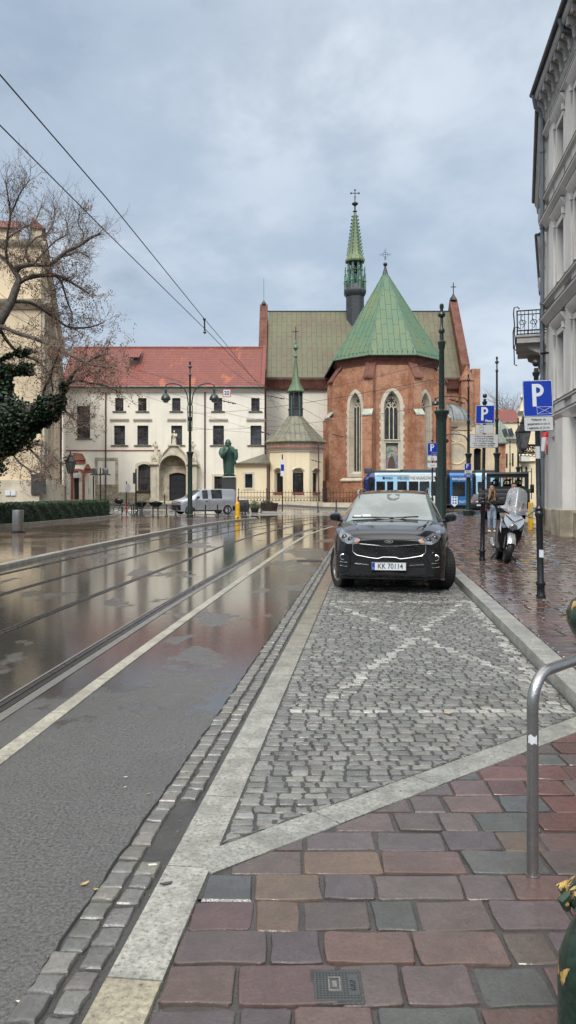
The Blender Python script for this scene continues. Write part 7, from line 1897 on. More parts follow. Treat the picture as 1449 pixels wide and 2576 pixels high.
# far sign post before the chapel
Yh = 62; x = PX(710.5, Yh)
ps = thing('signpost', 'thin dark signpost with a narrow blue and white sign in front of the chapel', 'sign post', (x, Yh, gz(x, Yh)))
mb = MB(); mb.tube([(x, Yh, gz(x, Yh)), (x, Yh, PZ(1143, Yh))], .045, 8); mb.build('post', 'iron_black', ps)
s_ = thing('bicycle_sign', 'narrow white and blue traffic sign turned sideways before the chapel', 'sign', (x, Yh, 3)); Ms = Matrix.Translation((x, Yh-.06, PZ(1177, Yh))); 
o = panel(s_, Ms, .30, 1.35, 'sign_white', 'plate_grey', 'sign_panel', .01); mb = MB(); mb.M = Ms; mb.box(-.13, .13, -.004, -.001, -.25, .28); mb.build('blue_field', 'sign_blue', o)

# bollards
def bollard_proto():
    b = thing('bollard', 'x', 'bollard'); mb = MB()
    mb.lathe([(.10, 0), (.10, .04), (.075, .07), (.06, .16), (.045, .2), (.042, .66), (.058, .68), (.058, .70), (.04, .72), (.045, .76), (.05, .79), (.03, .84), (.01, .85)], n=12); mb.build('shaft', 'iron_black', b)
    return b
B0 = bollard_proto()
BL = [(306.7, 1296, 'first bollard from the right end of the hedge, alone at the hedge tip', .95), (331, 1298, 'left one of the close pair of bollards near the red banded post', .8), (336.5, 1299.5, 'right one of the close pair of bollards near the red banded post', 1.05),
      (346, 1299, 'slim bollard just left of the sign pole before the arched window', .85), (357, 1298.5, 'thicker tall bollard right of the sign pole, before the dark plant troughs', 1.15), (352.5, 1301, 'short bollard leaning against the tall one by the plant troughs', .8),
      (384.7, 1301.5, 'bollard standing left of the portal, before the empty pale paving', .95), (397.5, 1304, 'thin bollard nearest the brown pavement edge left of the portal', .9), (419, 1300, 'bollard directly below the left pillar of the portal', 1.0),
      (442, 1304, 'bollard in front of the nose of the silver van', .95), (517, 1302.6, 'bollard before the front door of the silver van', 1.0), (547.3, 1302, 'bollard before the middle of the silver van', 1.0), (574, 1302, 'bollard before the rear wheel of the silver van', .9),
      (609.7, 1303, 'first of two thin bollards right of the yellow pillar', .95), (616.6, 1303, 'second and taller of two thin bollards right of the yellow pillar', 1.2), (625, 1290, 'bollard beside the bins behind the yellow pillar', 1.1),
      (657, 1289, 'bollard with plants beside it, left of the brown planter', 1.1), (414, 1277, 'small far bollard at the portal steps', 1.3), (490, 1294, 'far bollard seen under the silver van', .7), (799.8, 1287, 'bollard left of centre before the brick church fence', 1.05), (845.8, 1287, 'bollard before the brick church fence, left of the black car', 1.25)]
for i, (dx, dy, lab, s) in enumerate(BL):
    x, y = G(dx, dy, .05); b = B0 if i == 0 else copy_tree(B0)
    z0 = .07 if y < 50 else gz(x, y)+.0
    place(b, (x, y, z0), 0, lab+'', 'black iron bollards round the square', (s*.92, s*.92, s*.92))
# yellow pillar
x, y = G(597.5, 1305, .07); yp = thing('gas_pillar', 'bright yellow rounded post at the kerb right of the silver van', 'post', (x, y, .07))
mb = MB(); mb.M = TR(x, y, .07); mb.lathe([(.135, .1), (.13, .8), (.12, .88), (.09, .95), (.04, .98), (.01, .985)], n=18); mb.build('post_body', 'yellow_paint', yp)
mb = MB(); mb.M = TR(x, y, .07)
for a in range(3): mb.lathe([(.08, 0), (.085, .05), (.07, .13), (.03, .16)], (.11*math.cos(a*2.1-2.1), .11*math.sin(a*2.1-2.1), 0), 10)
mb.build('post_feet', 'yellow_paint', yp)
# bin by the hedge
x, y = G(45, 1340, .07); tb = thing('litter_bin', 'round brushed steel litter bin in front of the left end of the hedge', 'litter bin', (x, y, .07))
mb = MB(); mb.M = TR(x, y, .07); mb.lathe([(.2, .06), (.21, .1), (.21, .84), (.205, .86), (.18, .86), (.18, .6)], n=24); mb.build('drum', 'steel_brushed', tb)
mb = MB(); mb.M = TR(x, y, .07); mb.lathe([(.3, 0), (.3, .04), (.17, .05), (.16, .07)], n=24); mb.build('foot_plate', 'iron_black', tb)
# thin posts and signs at left
def thinpost(name, label, dx, vtop, Y, r=.04, cat='post'):
    x = PX(dx, Y); p = thing(name, label, cat, (x, Y, gz(x, Y))); mb = MB(); mb.tube([(x, Y, gz(x, Y)), (x, Y, PZ(vtop, Y))], r, 8); mb.lathe([(r*2, 0), (r*2, .05), (r*1.2, .1)], (x, Y, gz(x, Y)), 8); mb.build('shaft', 'iron_black', p); return p, x
p_, x = thinpost('signpost', 'thin post with red banded foot and a round sign turned edgewise', 318, 1211, 56, .04, 'sign post'); mb = MB(); mb.M = TR(x+.12, 55.9, PZ(1228, 56)) @ Matrix.Rotation(1.2, 4, 'Z') @ Matrix.Rotation(PI/2, 4, 'X'); mb.lathe([(.32, -.02), (.32, .02)], (0, 0, 0), 20); mb.build('round_sign', 'plate_grey', p_)
mb = MB(); mb.tube([(x, 56, .25), (x, 56, .75)], .055, 8); mb.build('red_band', 'sign_red', p_)
p_, x = thinpost('signpost', 'tall black post with a narrow dark sign before the arched monastery window', 342, 1180, 54, .055, 'sign post'); mb = MB(); mb.cbox(x-.18, x+.02, 53.8, 53.86, PZ(1217, 54), PZ(1189, 54), .02); mb.build('sign_panel', 'gutter_dark', p_)
p_, x = thinpost('post', 'bare thin black post left of the double floodlight stand', 235, 1197, 60, .05)
p_, x = thinpost('floodlight_stand', 'black stand with two square floodlight boxes before the blind window', 252.5, 1177, 60, .05, 'floodlight')
mb = MB(); mb.tube([(x-.8, 60, PZ(1194, 60)), (x+.8, 60, PZ(1194, 60))], .05, 6); mb.build('crossbar', 'iron_black', p_)
for s in (-1, 1):
    mb = MB(); mb.M = TR(x+s*.42, 59.9, PZ(1186, 60), s*.5); mb.cbox(-.22, .22, -.12, .12, -.28, .25, .05); mb.build('floodlight_box', 'lamp_glass', p_)
# lanterns on the palace corner and in the street
def lantern(name, label, x, y, z, k, arm, grp=None, hook=False):
    t_ = thing(name, label, 'lantern', (x, y, z), grp)
    mb = MB(); mb.M = TR(x, y, z, PI/4) @ Matrix.Scale(k, 4)
    mb.lathe([(.24, .0), (.26, .03), (.13, .22), (.1, .26), (.12, .3), (.05, .36), (.02, .5)], n=4 if hook else 8); mb.lathe([(.11, -.52), (.13, -.48), (.13, -.46)], n=4 if hook else 8)
    n = 4 if hook else 8
    for i in range(n): a = 2*PI*i/n; mb.tube([(.13*math.cos(a), .13*math.sin(a), -.47), (.24*math.cos(a), .24*math.sin(a), .01)], .012, 4)
    mb.tube([(0, 0, -.5), (0, 0, -.62)], .03, 6); mb.build('cage', 'iron_black', t_)
    mb = MB(); mb.M = TR(x, y, z, PI/4) @ Matrix.Scale(k, 4); mb.lathe([(.12, -.46), (.225, 0)], n=n); mb.build('lantern_glass', 'lamp_glass', t_)
    mb = MB(); mb.tube(catmull(arm, 6), .03*k, 6)
    a0_, a1_ = Vector(arm[0]), Vector(arm[-1])
    for i in range(4):
        c = a1_.lerp(a0_, .15+.2*i)+Vector((0, 0, -.14*k)); r_ = .11*k*(1+.4*(3-i)/3)
        mb.tube([tuple(c+Vector((r_*math.cos(a)*(1-a/14), 0, r_*math.sin(a)*(1-a/14)))) for a in lin(0, 9, 14)], .014*k, 4)
    mb.build('scroll_bracket', 'iron_black', t_)
    return t_
Yl = 24.5; lx = lambda zx: PX((1560+zx*.16563)/1.325, Yl); lz = lambda zy: PZ((1280+zy*.16563)/1.325, Yl)
wx_ = 6.0+.14*Yl
lantern('street_lantern', 'larger four sided wrought lantern hanging over the pavement before the yellow house', lx(1105), Yl, lz(985), 1.08, [(lx(1430), Yl, lz(1235)), (lx(1250), Yl, lz(1230)), (lx(1110), Yl, lz(1225)), (lx(1105), Yl, lz(1190))], 'wrought iron lanterns on the townhouse', True)
Yl2 = 29.0; lx2 = lambda zx: PX((1560+zx*.16563)/1.325, Yl2); lz2 = lambda zy: PZ((1280+zy*.16563)/1.325, Yl2)
lantern('street_lantern', 'smaller wrought lantern behind and below the larger one', lx2(1065), Yl2, lz2(1180), .82, [(lx2(1420), Yl2, lz2(1385)), (lx2(1250), Yl2, lz2(1385)), (lx2(1075), Yl2, lz2(1390)), (lx2(1065), Yl2, lz2(1335))], 'wrought iron lanterns on the townhouse', True)
Yp = 60; pxx = PX(242, Yp)
lantern('wall_lantern', 'dark lantern cluster on a bracket at the palace corner above the gatehouse', PX(236-58.5, 66)+0, 66, PZ(1163, 66), 1.9, [(PX(158, 66), 66, PZ(1153, 66)), (PX(168, 66), 66, PZ(1150, 66)), (PX(177, 66), 66, PZ(1157, 66))])
# red and white rolled barrier and flags on the right wall
mb = MB(); Yf = 27.5; mb.tube([(PX(1366, Yf), Yf, PZ(1135, Yf)), (PX(1371, Yf), Yf, PZ(1100, Yf))], [.07, .12], 8); fl = mb.build('rolled_flag', 'sign_white'); tag(fl, 'rolled white and red flag on the townhouse corner behind the sign post', 'flag')
mb = MB(); mb.tube([(PX(1371, Yf), Yf, PZ(1100, Yf)), (PX(1372, Yf), Yf, PZ(1088, Yf))], [.13, .11], 8); attach(mb.build('red_end', 'sign_red'), fl)
mb = MB(); mb.M = TR(PX(1376, Yf), Yf, PZ(1123, Yf)) @ Matrix.Rotation(PI/2, 4, 'X') @ Matrix.Rotation(1.3, 4, 'Y'); mb.lathe([(.3, -.015), (.3, .015)], (0, 0, 0), 20); tag(mb.build('round_sign', 'sign_red'), 'round red traffic sign seen nearly edge on beside the rolled flag', 'sign')
# yellow machine behind the scooter
x = PX(1338, 30.5); ym = thing('yellow_container', 'yellow utility cabinet behind the scooter windscreen', 'cabinet', (x, 30.5, .12)); mb = MB(); mb.cbox(x-.13, x+.0, 30.3, 30.6, .12, 1.2, .03); mb.build('cabinet_body', 'yellow_paint', ym); mb = MB(); mb.cbox(x-.11, x-.02, 30.28, 30.3, .6, 1.05, .01); mb.build('cabinet_door', 'grey_stone_caps', ym)

# iron fence in front of the churches
def fence(name, label, x0, x1, y, z0, h):
    f = thing(name, label, 'fence', ((x0+x1)/2, y, z0)); L = x1-x0
    mb = MB()
    for z in (.12, .45*h, .86*h): mb.tube([(x0, y, z0+z), (x1, y, z0+z)], .022, 4)
    n = int(L/.31)
    for i in range(n+1):
        x = x0+L*i/n; mb.tube([(x, y, z0), (x, y, z0+h), (x, y, z0+h+.12)], [.016, .016, .004], 4)
        if i < n:
            c = x+L/n/2; mb.tube([(c-.13, y, z0+.14), (c-.13, y, z0+.3), (c, y, z0+.47), (c+.13, y, z0+.3), (c+.13, y, z0+.14)], .013, 4); mb.sphere((c, y, z0+.33), .035, 6, 4)
    mb.build('lattice_panel', 'iron_rust', f)
    k = int(L/2.6)
    for i in range(k+1):
        x = x0+L*i/k; mb = MB(); mb.box(x-.04, x+.04, y-.04, y+.04, z0-.2, z0+h+.1); mb.lathe([(.06, 0), (.07, .05), (.02, .16)], (x, y, z0+h+.1), 8); mb.build('fence_post', 'iron_rust', f)
    mb = MB(); mb.box(x0-.1, x1+.1, y-.15, y+.15, -.2, z0+.02); mb.build('base_kerb', 'stone_trim', f)
fence('iron_fence', 'low rusty iron fence with round ornaments in front of the cream chapel', PX(600, 76.5), PX(812, 76.5), 76.5, .62, 1.1)
fence('iron_fence', 'low dark iron fence on a stone kerb in front of the brick church', PX(815, 75.6), PX(1000, 75.6), 75.6, .55, 1.15)
x = PX(818, 75.9); mb = MB(); mb.box(x-.16, x+.16, 75.7, 76.1, 0, 2.0); mb.box(x-.2, x+.2, 75.66, 76.14, 1.9, 2.02); tag(mb.build('gate_pier', 'iron_rust'), 'square dark pier where the two iron fences meet', 'pier')
# planters and small things by the fence
def shrub(mb, c, r, n, s=.05, sz=1.0, seed=1):
    R = random.Random(seed)
    for _ in range(n):
        d = Vector((R.gauss(0, 1), R.gauss(0, 1), R.gauss(0, 1))).normalized()*r*R.random()**.4; p = Vector(c)+Vector((d.x, d.y, abs(d.z)*sz))
        a, b = Vector((R.gauss(0, 1), R.gauss(0, 1), R.gauss(0, 1))).normalized()*s, Vector((R.gauss(0, 1), R.gauss(0, 1), R.gauss(0, 1))).normalized()*s*.6
        mb.add([p-a, p+b, p+a, p-b], [(0, 1, 2, 3)])
def leafmat(name, c1, c2, rough=.5):
    m, t, b = new_mat(name); oc = t.n('TexCoord').outputs['Object']; g = t.n('NewGeometry').outputs['Random Per Island']
    t.set(b, 'Base Color', t.mix(g, c1, c2)); t.set(b, 'Roughness', rough); t.set(b, 'Specular IOR Level', .35)
leafmat('leaves_hedge', (.012, .030, .012), (.035, .068, .024)); leafmat('leaves_ivy', (.006, .016, .008), (.022, .04, .018), .35); leafmat('leaves_brown', (.10, .05, .03), (.20, .11, .06), .7); leafmat('leaves_grey', (.06, .09, .05), (.12, .14, .08))
mat('bark', (.10, .085, .068), .8, var=.5, vs=4, col2=(.04, .035, .03), bm=.02, bs=12); mat('bark_pale', (.16, .13, .11), .8, var=.4, vs=6)
for i, (dx, dy, w, lab) in enumerate(((678, 1284, 1.45, 'wide brown planter with grey green plants before the chapel fence'),)):
    x, y = G(dx, dy, .1); x += 0; pl = thing('planter', lab, 'planter', (x, y, .1)); mb = MB(); mb.M = TR(x, y, gz(x, y)); mb.lathe([(w*.42, 0), (w*.5, .62), (w*.47, .62), (w*.45, .5)], n=20, sy=.7); mb.build('tub', 'red_ledge' if False else 'iron_rust', pl)
    mb = MB(); shrub(mb, (x-.2, y, gz(x, y)+.55), .55, 420, .07, .6); mb.build('leaves', 'leaves_grey', pl, sharp=None, recalc=False)
x, y = G(641, 1287, .1); ps2 = thing('potted_shrub', 'leafy shrub in a pot between the bollards left of the brown planter', 'potted plant', (x, y, 0)); mb = MB(); mb.M = TR(x, y, gz(x, y)); mb.lathe([(.25, 0), (.35, .4), (.3, .4)], n=14); mb.build('pot', 'iron_black', ps2); mb = MB(); shrub(mb, (x, y, gz(x, y)+.35), .55, 380, .07, 1.0, 3); mb.build('leaves', 'leaves_grey', ps2, sharp=None, recalc=False)
x, y = G(609, 1286, .1); bn = thing('waste_bins', 'dark boxy bins with white tops behind the yellow pillar', 'bin', (x, y, 0)); mb = MB(); mb.cbox(x-.35, x+.5, y, y+.5, gz(x, y), gz(x, y)+.95, .04); mb.build('bin_body', 'iron_black', bn); mb = MB(); mb.cbox(x-.2, x+.3, y-.02, y+.48, gz(x, y)+.95, gz(x, y)+1.03, .02); mb.build('bin_lid', 'plate_grey', bn)
for dx, s, lab in ((350, 1, 'low dark plant trough left of the portal, the left one of two'), (368, 1.2, 'low dark plant trough with pale flowers left of the portal, the right one of two')):
    x, y = G(dx, 1283, .2); y = 70; x = PX(dx*1.0+24 if dx > 360 else dx+4, y); tr = thing('plant_trough', lab, 'plant trough', (x, y, gz(x, y)), 'plant troughs by the monastery'); mb = MB(); mb.M = TR(x, y, gz(x, y)); mb.lathe([(.3, 0), (.62*s, .42), (.55*s, .42), (.5*s, .3)], n=16, sy=.6); mb.build('tub', 'iron_black', tr); mb = MB(); shrub(mb, (x, y, gz(x, y)+.35), .5, 220, .06, .4, 5); mb.build('leaves', 'leaves_grey', tr, sharp=None, recalc=False)
# bicycle at the hedge end
x, y = G(299, 1293, .07); x = PX(297, 52.5); y = 52.5; bi = thing('bicycle', 'black bicycle leaning at the right end of the hedge', 'bicycle', (x, y, 0))
for xx in (0, .95):
    mb = MB(); mb.tube([(x+xx+.33*math.cos(a), y+.12*xx, .35+.33*math.sin(a)) for a in lin(0, 2*PI, 24)], .02, 6); w_ = mb.build('wheel', 'rubber', bi); mb = MB()
    for j in range(10): a = PI*j/5; mb.tube([(x+xx, y+.12*xx, .35), (x+xx+.31*math.cos(a), y+.12*xx, .35+.31*math.sin(a))], .004, 3)
    mb.build('spokes', 'steel', w_)
mb = MB(); mb.tube([(x, y, .35), (x+.2, y, .85), (x+.75, y+.1, .9), (x+.95, y+.12, .35)], .02, 6); mb.tube([(x+.2, y, .85), (x+.42, y, .35), (x+.75, y+.1, .9)], .02, 6); mb.tube([(x+.0, y, .35), (x+.42, y, .35)], .015, 5); mb.build('frame', 'iron_black', bi)
mb = MB(); mb.tube([(x+.72, y-.2, 1.02), (x+.75, y+.1, 1.0), (x+.72, y+.35, 1.02)], .018, 5); mb.build('handlebar', 'iron_black', bi); mb = MB(); mb.sphere((x+.17, y, .95), .12, 10, 6, 1, .6, .4); mb.build('saddle', 'plastic_black', bi); mb = MB(); mb.sphere((x+.05, y, 1.0), .28, 10, 8, 1.1, .6, .8); mb.build('cover', 'plastic_black', bi)

# hedge: clipped block of leaves
HX = [(-13.3, 32.5), (-12.4, 36), (-11.6, 42), (-11.2, 46.5), (-11.4, 49.0)]
hg = thing('hedge', 'long clipped dark green box hedge along the left pavement', 'hedge', (-12, 40, .07))
C = catmull(HX, 6); mb = MB(); R_ = random.Random(5); A, B = offs(C, .0), offs(C, 1.5)
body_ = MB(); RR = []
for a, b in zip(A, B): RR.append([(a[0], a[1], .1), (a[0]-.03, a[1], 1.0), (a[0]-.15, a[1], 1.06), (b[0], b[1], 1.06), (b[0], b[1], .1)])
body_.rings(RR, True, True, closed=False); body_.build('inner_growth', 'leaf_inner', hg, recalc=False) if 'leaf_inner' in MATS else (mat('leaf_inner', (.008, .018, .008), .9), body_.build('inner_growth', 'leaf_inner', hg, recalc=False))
for i in range(len(C)-1):
    L = math.hypot(C[i+1][0]-C[i][0], C[i+1][1]-C[i][1]); 
    for _ in range(int(L*1150)):
        u = R_.random(); a = Vector((*A[i], 0)).lerp(Vector((*A[i+1], 0)), u); b = Vector((*B[i], 0)).lerp(Vector((*B[i+1], 0)), u); d = (b-a).normalized()
        if R_.random() < .62: z = .08+R_.random()*1.02; p = a-d*(R_.random()**2*.12-.05+.05*math.sin(a.y*5+z*6)); p.z = z
        else: p = a.lerp(b, R_.random()**1.4); p.z = 1.06+R_.gauss(0, .025)+.03*math.sin(p.y*3+p.x*4)
        s = R_.uniform(.022, .045); q = Vector((R_.gauss(0, 1), R_.gauss(0, 1), R_.gauss(0, 1))).normalized(); w = q.orthogonal().normalized()
        mb.add([p-q*s, p+w*s*.6, p+q*s, p-w*s*.6], [(0, 1, 2, 3)])
e0_, e1_ = Vector((*A[-1], 0)), Vector((*B[-1], 0))
f0_, f1_ = Vector((*A[0], 0)), Vector((*B[0], 0))
for (u0, u1, sg) in ((e0_, e1_, 1), (f0_, f1_, -1)):
    for _ in range(2200):
        p = u0.lerp(u1, R_.random()); p.y += sg*abs(R_.gauss(0, .05)); p.z = .1+R_.random(); s = R_.uniform(.022, .045); q = Vector((R_.gauss(0, 1), R_.gauss(0, 1), R_.gauss(0, 1))).normalized(); w = q.orthogonal().normalized(); mb.add([p-q*s, p+w*s*.6, p+q*s, p-w*s*.6], [(0, 1, 2, 3)])
mb.build('leaves', 'leaves_hedge', hg, sharp=None, uv=False, recalc=False)
mb = MB(); striplen(mb, offs(C, -.45)+[(-12.4, 50)], .16, 1.0, .2, (.16, .15, .13), z0=.05); hk = mb.build('hedge_kerb', 'granite_strip', colattr=True, recalc=False); tag(hk, kind='structure')
mb = MB(); o1, o2 = offs(C, -.4), offs(C, 1.9)
for i in range(len(C)-1): mb.quad((*o1[i], .12), (*o1[i+1], .12), (*o2[i+1], .12), (*o2[i], .12))
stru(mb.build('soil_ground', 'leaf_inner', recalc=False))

# bare tree with ivy and clusters of dry seeds
TYr = 31.0
def tp(zx, zy, dy=0.0): Y = TYr+dy; return Vector((PX(.3515*zx, Y), Y, PZ(422.6+.3515*zy, Y)))
tree = thing('tree', 'bare spring tree with dry brown seed clusters and ivy wrapped limbs at the left edge', 'tree', (PX(-110, TYr), TYr, .07))
R_ = random.Random(11)
trunk = MB(); twigs = MB(); lv = MB()
base = Vector((PX(-110, TYr), TYr, .07)); fork = tp(-330, 1750)
trunk.tube([base, base.lerp(fork, .5)+Vector((.2, 0, 0)), fork, tp(-160, 1300), tp(-20, 1120), tp(80, 960), tp(125, 830)], [.62, .5, .45, .33, .22, .17, .14], 12)
trunk.tube([fork, tp(-180, 1790, -.5), tp(60, 1790, -.8), tp(200, 1740, -1), tp(330, 1700, -1), tp(430, 1640, -1), tp(470, 1560, -1), tp(520, 1480, -1.2)], [.4, .34, .3, .27, .2, .15, .11, .08], 10)
limbs = [([(125, 830), (135, 790), (100, 740), (60, 680), (-30, 600), (-120, 480)], .12, 0), ([(125, 830), (190, 790), (300, 770), (400, 770), (480, 800), (560, 850), (640, 900)], .10, .3), ([(115, 740), (150, 705), (240, 690), (360, 690), (470, 600), (560, 560), (650, 500), (720, 470)], .105, -.4),
         ([(220, 690), (195, 640), (190, 560), (215, 480), (180, 400)], .06, .8), ([(55, 680), (45, 600), (55, 470), (75, 330), (60, 220), (40, 100)], .055, -.6), ([(75, 330), (110, 260), (150, 170), (210, 90)], .035, -.9), ([(360, 690), (430, 640), (500, 620), (560, 600), (640, 640)], .06, 1.0),
         ([(400, 770), (440, 820), (480, 950), (520, 1050)], .05, .6), ([(80, 960), (200, 960), (300, 1010), (400, 1080), (500, 1140), (640, 1140), (730, 1110)], .07, 1.2), ([(-20, 1120), (120, 1180), (250, 1220), (380, 1280), (500, 1340), (640, 1400), (760, 1430)], .08, -1.2),
         ([(-20, 1120), (60, 1250), (150, 1330), (260, 1380), (350, 1470), (380, 1600)], .07, .9), ([(470, 1560), (540, 1520), (640, 1540), (760, 1560), (860, 1610)], .06, -1), ([(500, 1500), (560, 1440), (640, 1380), (720, 1340), (780, 1330)], .05, -1.3), ([(330, 1700), (310, 1600), (360, 1500), (380, 1420), (420, 1340)], .06, -1.4),
         ([(400, 1660), (470, 1740), (540, 1800), (620, 1850)], .04, -.8), ([(100, 1800), (160, 1950), (260, 2060), (340, 2160), (370, 2230)], .05, -.8), ([(-60, 1900), (60, 2000), (130, 2100), (250, 2180), (330, 2190)], .045, -1.1), ([(-160, 1300), (-60, 1400), (60, 1450), (220, 1430)], .1, .4),
         ([(190, 560), (260, 500), (330, 470), (380, 400), (390, 280)], .04, .5), ([(560, 560), (600, 480), (560, 400), (570, 330)], .03, -.2), ([(240, 690), (320, 600), (400, 520), (480, 470), (470, 360)], .04, 0.2), ([(-30, 600), (60, 500), (160, 430), (250, 380), (300, 260)], .045, 1.1)]
def twig(p, d, L, r, depth):
    n = 4; pts = [p]; q = p.copy()
    for i in range(n):
        d = (d+Vector((R_.gauss(0, .22), R_.gauss(0, .2), R_.gauss(0, .2)+.07))).normalized(); q = q+d*L/n; pts.append(q.copy())
        if depth > 0 and R_.random() < .9: 
            dd_ = (d+Vector((R_.gauss(0, .75), R_.gauss(0, .6), R_.gauss(0, .75)))).normalized(); twig(q.copy(), dd_, L*R_.uniform(.5, .75), r*.6, depth-1)
    twigs.tube(pts, [r, r*.8, r*.65, r*.5, r*.35], 3, False)
    return
def cluster(p, k=5, s=.045):
    for _ in range(k):
        c = p+Vector((R_.gauss(0, .06), R_.gauss(0, .06), R_.gauss(-.04, .06))); a = Vector((R_.gauss(0, 1), R_.gauss(0, 1), R_.gauss(0, 1))).normalized()*s*R_.uniform(.6, 1.2); b = a.orthogonal().normalized()*s*.55
        lv.add([c-a, c+b, c+a, c-b], [(0, 1, 2, 3)])
for P, r, dy in limbs:
    C = [tp(a, b, dy*i/len(P)*2.5) for i, (a, b) in enumerate(P)]; Cc = [Vector(v) for v in catmull([tuple(c) for c in C], 4)]
    n = len(Cc); trunk.tube([tuple(c) for c in Cc], [r*(1-.7*i/n)+.006 for i in range(n)], 7)
    for i in range(2, n):
        d = (Cc[i]-Cc[i-1]).normalized()
        for _ in range(2 if i > n*.25 else 1):
            s_ = Vector((R_.gauss(0, .8), R_.gauss(0, .7), R_.gauss(.12, .8))); dd_ = (d*.7+s_).normalized(); L = R_.uniform(.4, .95)
            o0 = len(twigs.v); twig(Cc[i].copy(), dd_, L, .013, 2)
            hz_ = Cc[i].z
            if hz_ < PZ(422+.3515*700, TYr) or R_.random() < .12:
                for _k in range(9 if hz_ > 3.5 else 4):
                    vi = twigs.v[R_.randrange(o0, len(twigs.v))]; cluster(Vector(vi), R_.randint(2, 5), .042)
trunk.build('trunk', 'bark', tree); twigs.build('crown', 'bark_pale', tree, uv=False, recalc=False, sharp=None); lv.build('dry_leaves', 'leaves_brown', tree, uv=False, recalc=False, sharp=None)
iv = MB()
def ivy(P, rad, n, s=.075):
    C = [Vector(v) for v in catmull([tuple(p) for p in P], 6)]
    for _ in range(n):
        i = R_.randrange(len(C)-1); c = C[i].lerp(C[i+1], R_.random()); rr = rad[min(len(rad)-1, int(i/len(C)*len(rad)))]*(1+.35*math.sin(c.x*3.1+c.z*2.3))*(.55+1.5*max(0, .35+mnoise.noise(c*2.2))); d = Vector((R_.gauss(0, 1), R_.gauss(0, 1), R_.gauss(-.15, 1))).normalized()*rr*R_.random()**.35
        p = c+d; a = Vector((R_.gauss(0, 1), R_.gauss(0, 1), R_.gauss(0, .6))).normalized()*s*R_.uniform(.6, 1.2); b = a.orthogonal().normalized()*s*.8; iv.add([p-a, p+b, p+a*.8, p-b], [(0, 1, 2, 3)])
ivy([tp(-250, 1850, -.4), tp(-60, 1820, -.8), tp(100, 1830, -.9), tp(230, 1790, -1), tp(340, 1740, -1), tp(430, 1660, -1), tp(460, 1560, -1)], [.75, .66, .56, .46, .34, .26, .18], 17000); ivy([tp(-60, 1780, -.6), tp(60, 1790, -.8), tp(200, 1740, -1), tp(330, 1700, -1)], [.5, .42, .36, .3], 7000)
for _ in range(38):
    u = R_.random(); a_ = tp(-80+400*u, 1870-60*u, -.9); ivy([a_, a_+Vector((R_.gauss(0, .15), R_.gauss(0, .1), -R_.uniform(.3, 1.1)*(1.2-u)))], [.13, .05], 130, .06)
ivy([tp(-100, 1900, -.8), tp(0, 1960, -.9), tp(90, 1960, -.9)], [.5, .45, .35], 5000)
ivy([tp(-120, 2300, -.6), tp(-60, 2100, -.8), tp(60, 1990, -.9), tp(150, 1900, -.9)], [.5, .42, .4, .34], 6500); ivy([tp(-160, 1330), tp(-60, 1380), tp(20, 1470), tp(30, 1600), tp(-20, 1720, -.5)], [.45, .35, .25, .3], 7000); ivy([tp(0, 1430, .3), tp(100, 1450, .3), tp(210, 1440, .3)], [.25, .2, .12], 2600); ivy([tp(0, 1380, .2), tp(100, 1330, .2), tp(250, 1310, .2)], [.12, .1, .06], 900)
ivy([tp(-60, 1250), tp(0, 1130), tp(60, 1000), tp(100, 900)], [.16, .12, .08, .05], 900, .05)
ivy([base+Vector((0, 0, 1)), base.lerp(fork, .5), fork], [.8, .7, .6], 7000, .09)
iv.build('ivy', 'leaves_ivy', tree, uv=False, recalc=False, sharp=None)
# small bare tree far right
tr2 = thing('tree', 'small bare tree far beyond the red roof at the end of the street', 'tree', (PX(1270, 150), 150, 0)); tw_save, twigs = twigs, MB(); b2 = Vector((PX(1278, 150), 150, 0)); mb = MB(); mb.tube([b2, b2+Vector((0, 0, 14)), b2+Vector((0, 0, 17))], [.3, .2, .1], 6); mb.build('trunk', 'bark', tr2)
for _ in range(26): twig(b2+Vector((0, 0, R_.uniform(13, 17))), Vector((R_.gauss(0, .8), R_.gauss(0, .8), 1)).normalized(), R_.uniform(3, 5.5), .07, 2)
twigs.build('crown', 'bark_pale', tr2, uv=False, recalc=False, sharp=None)

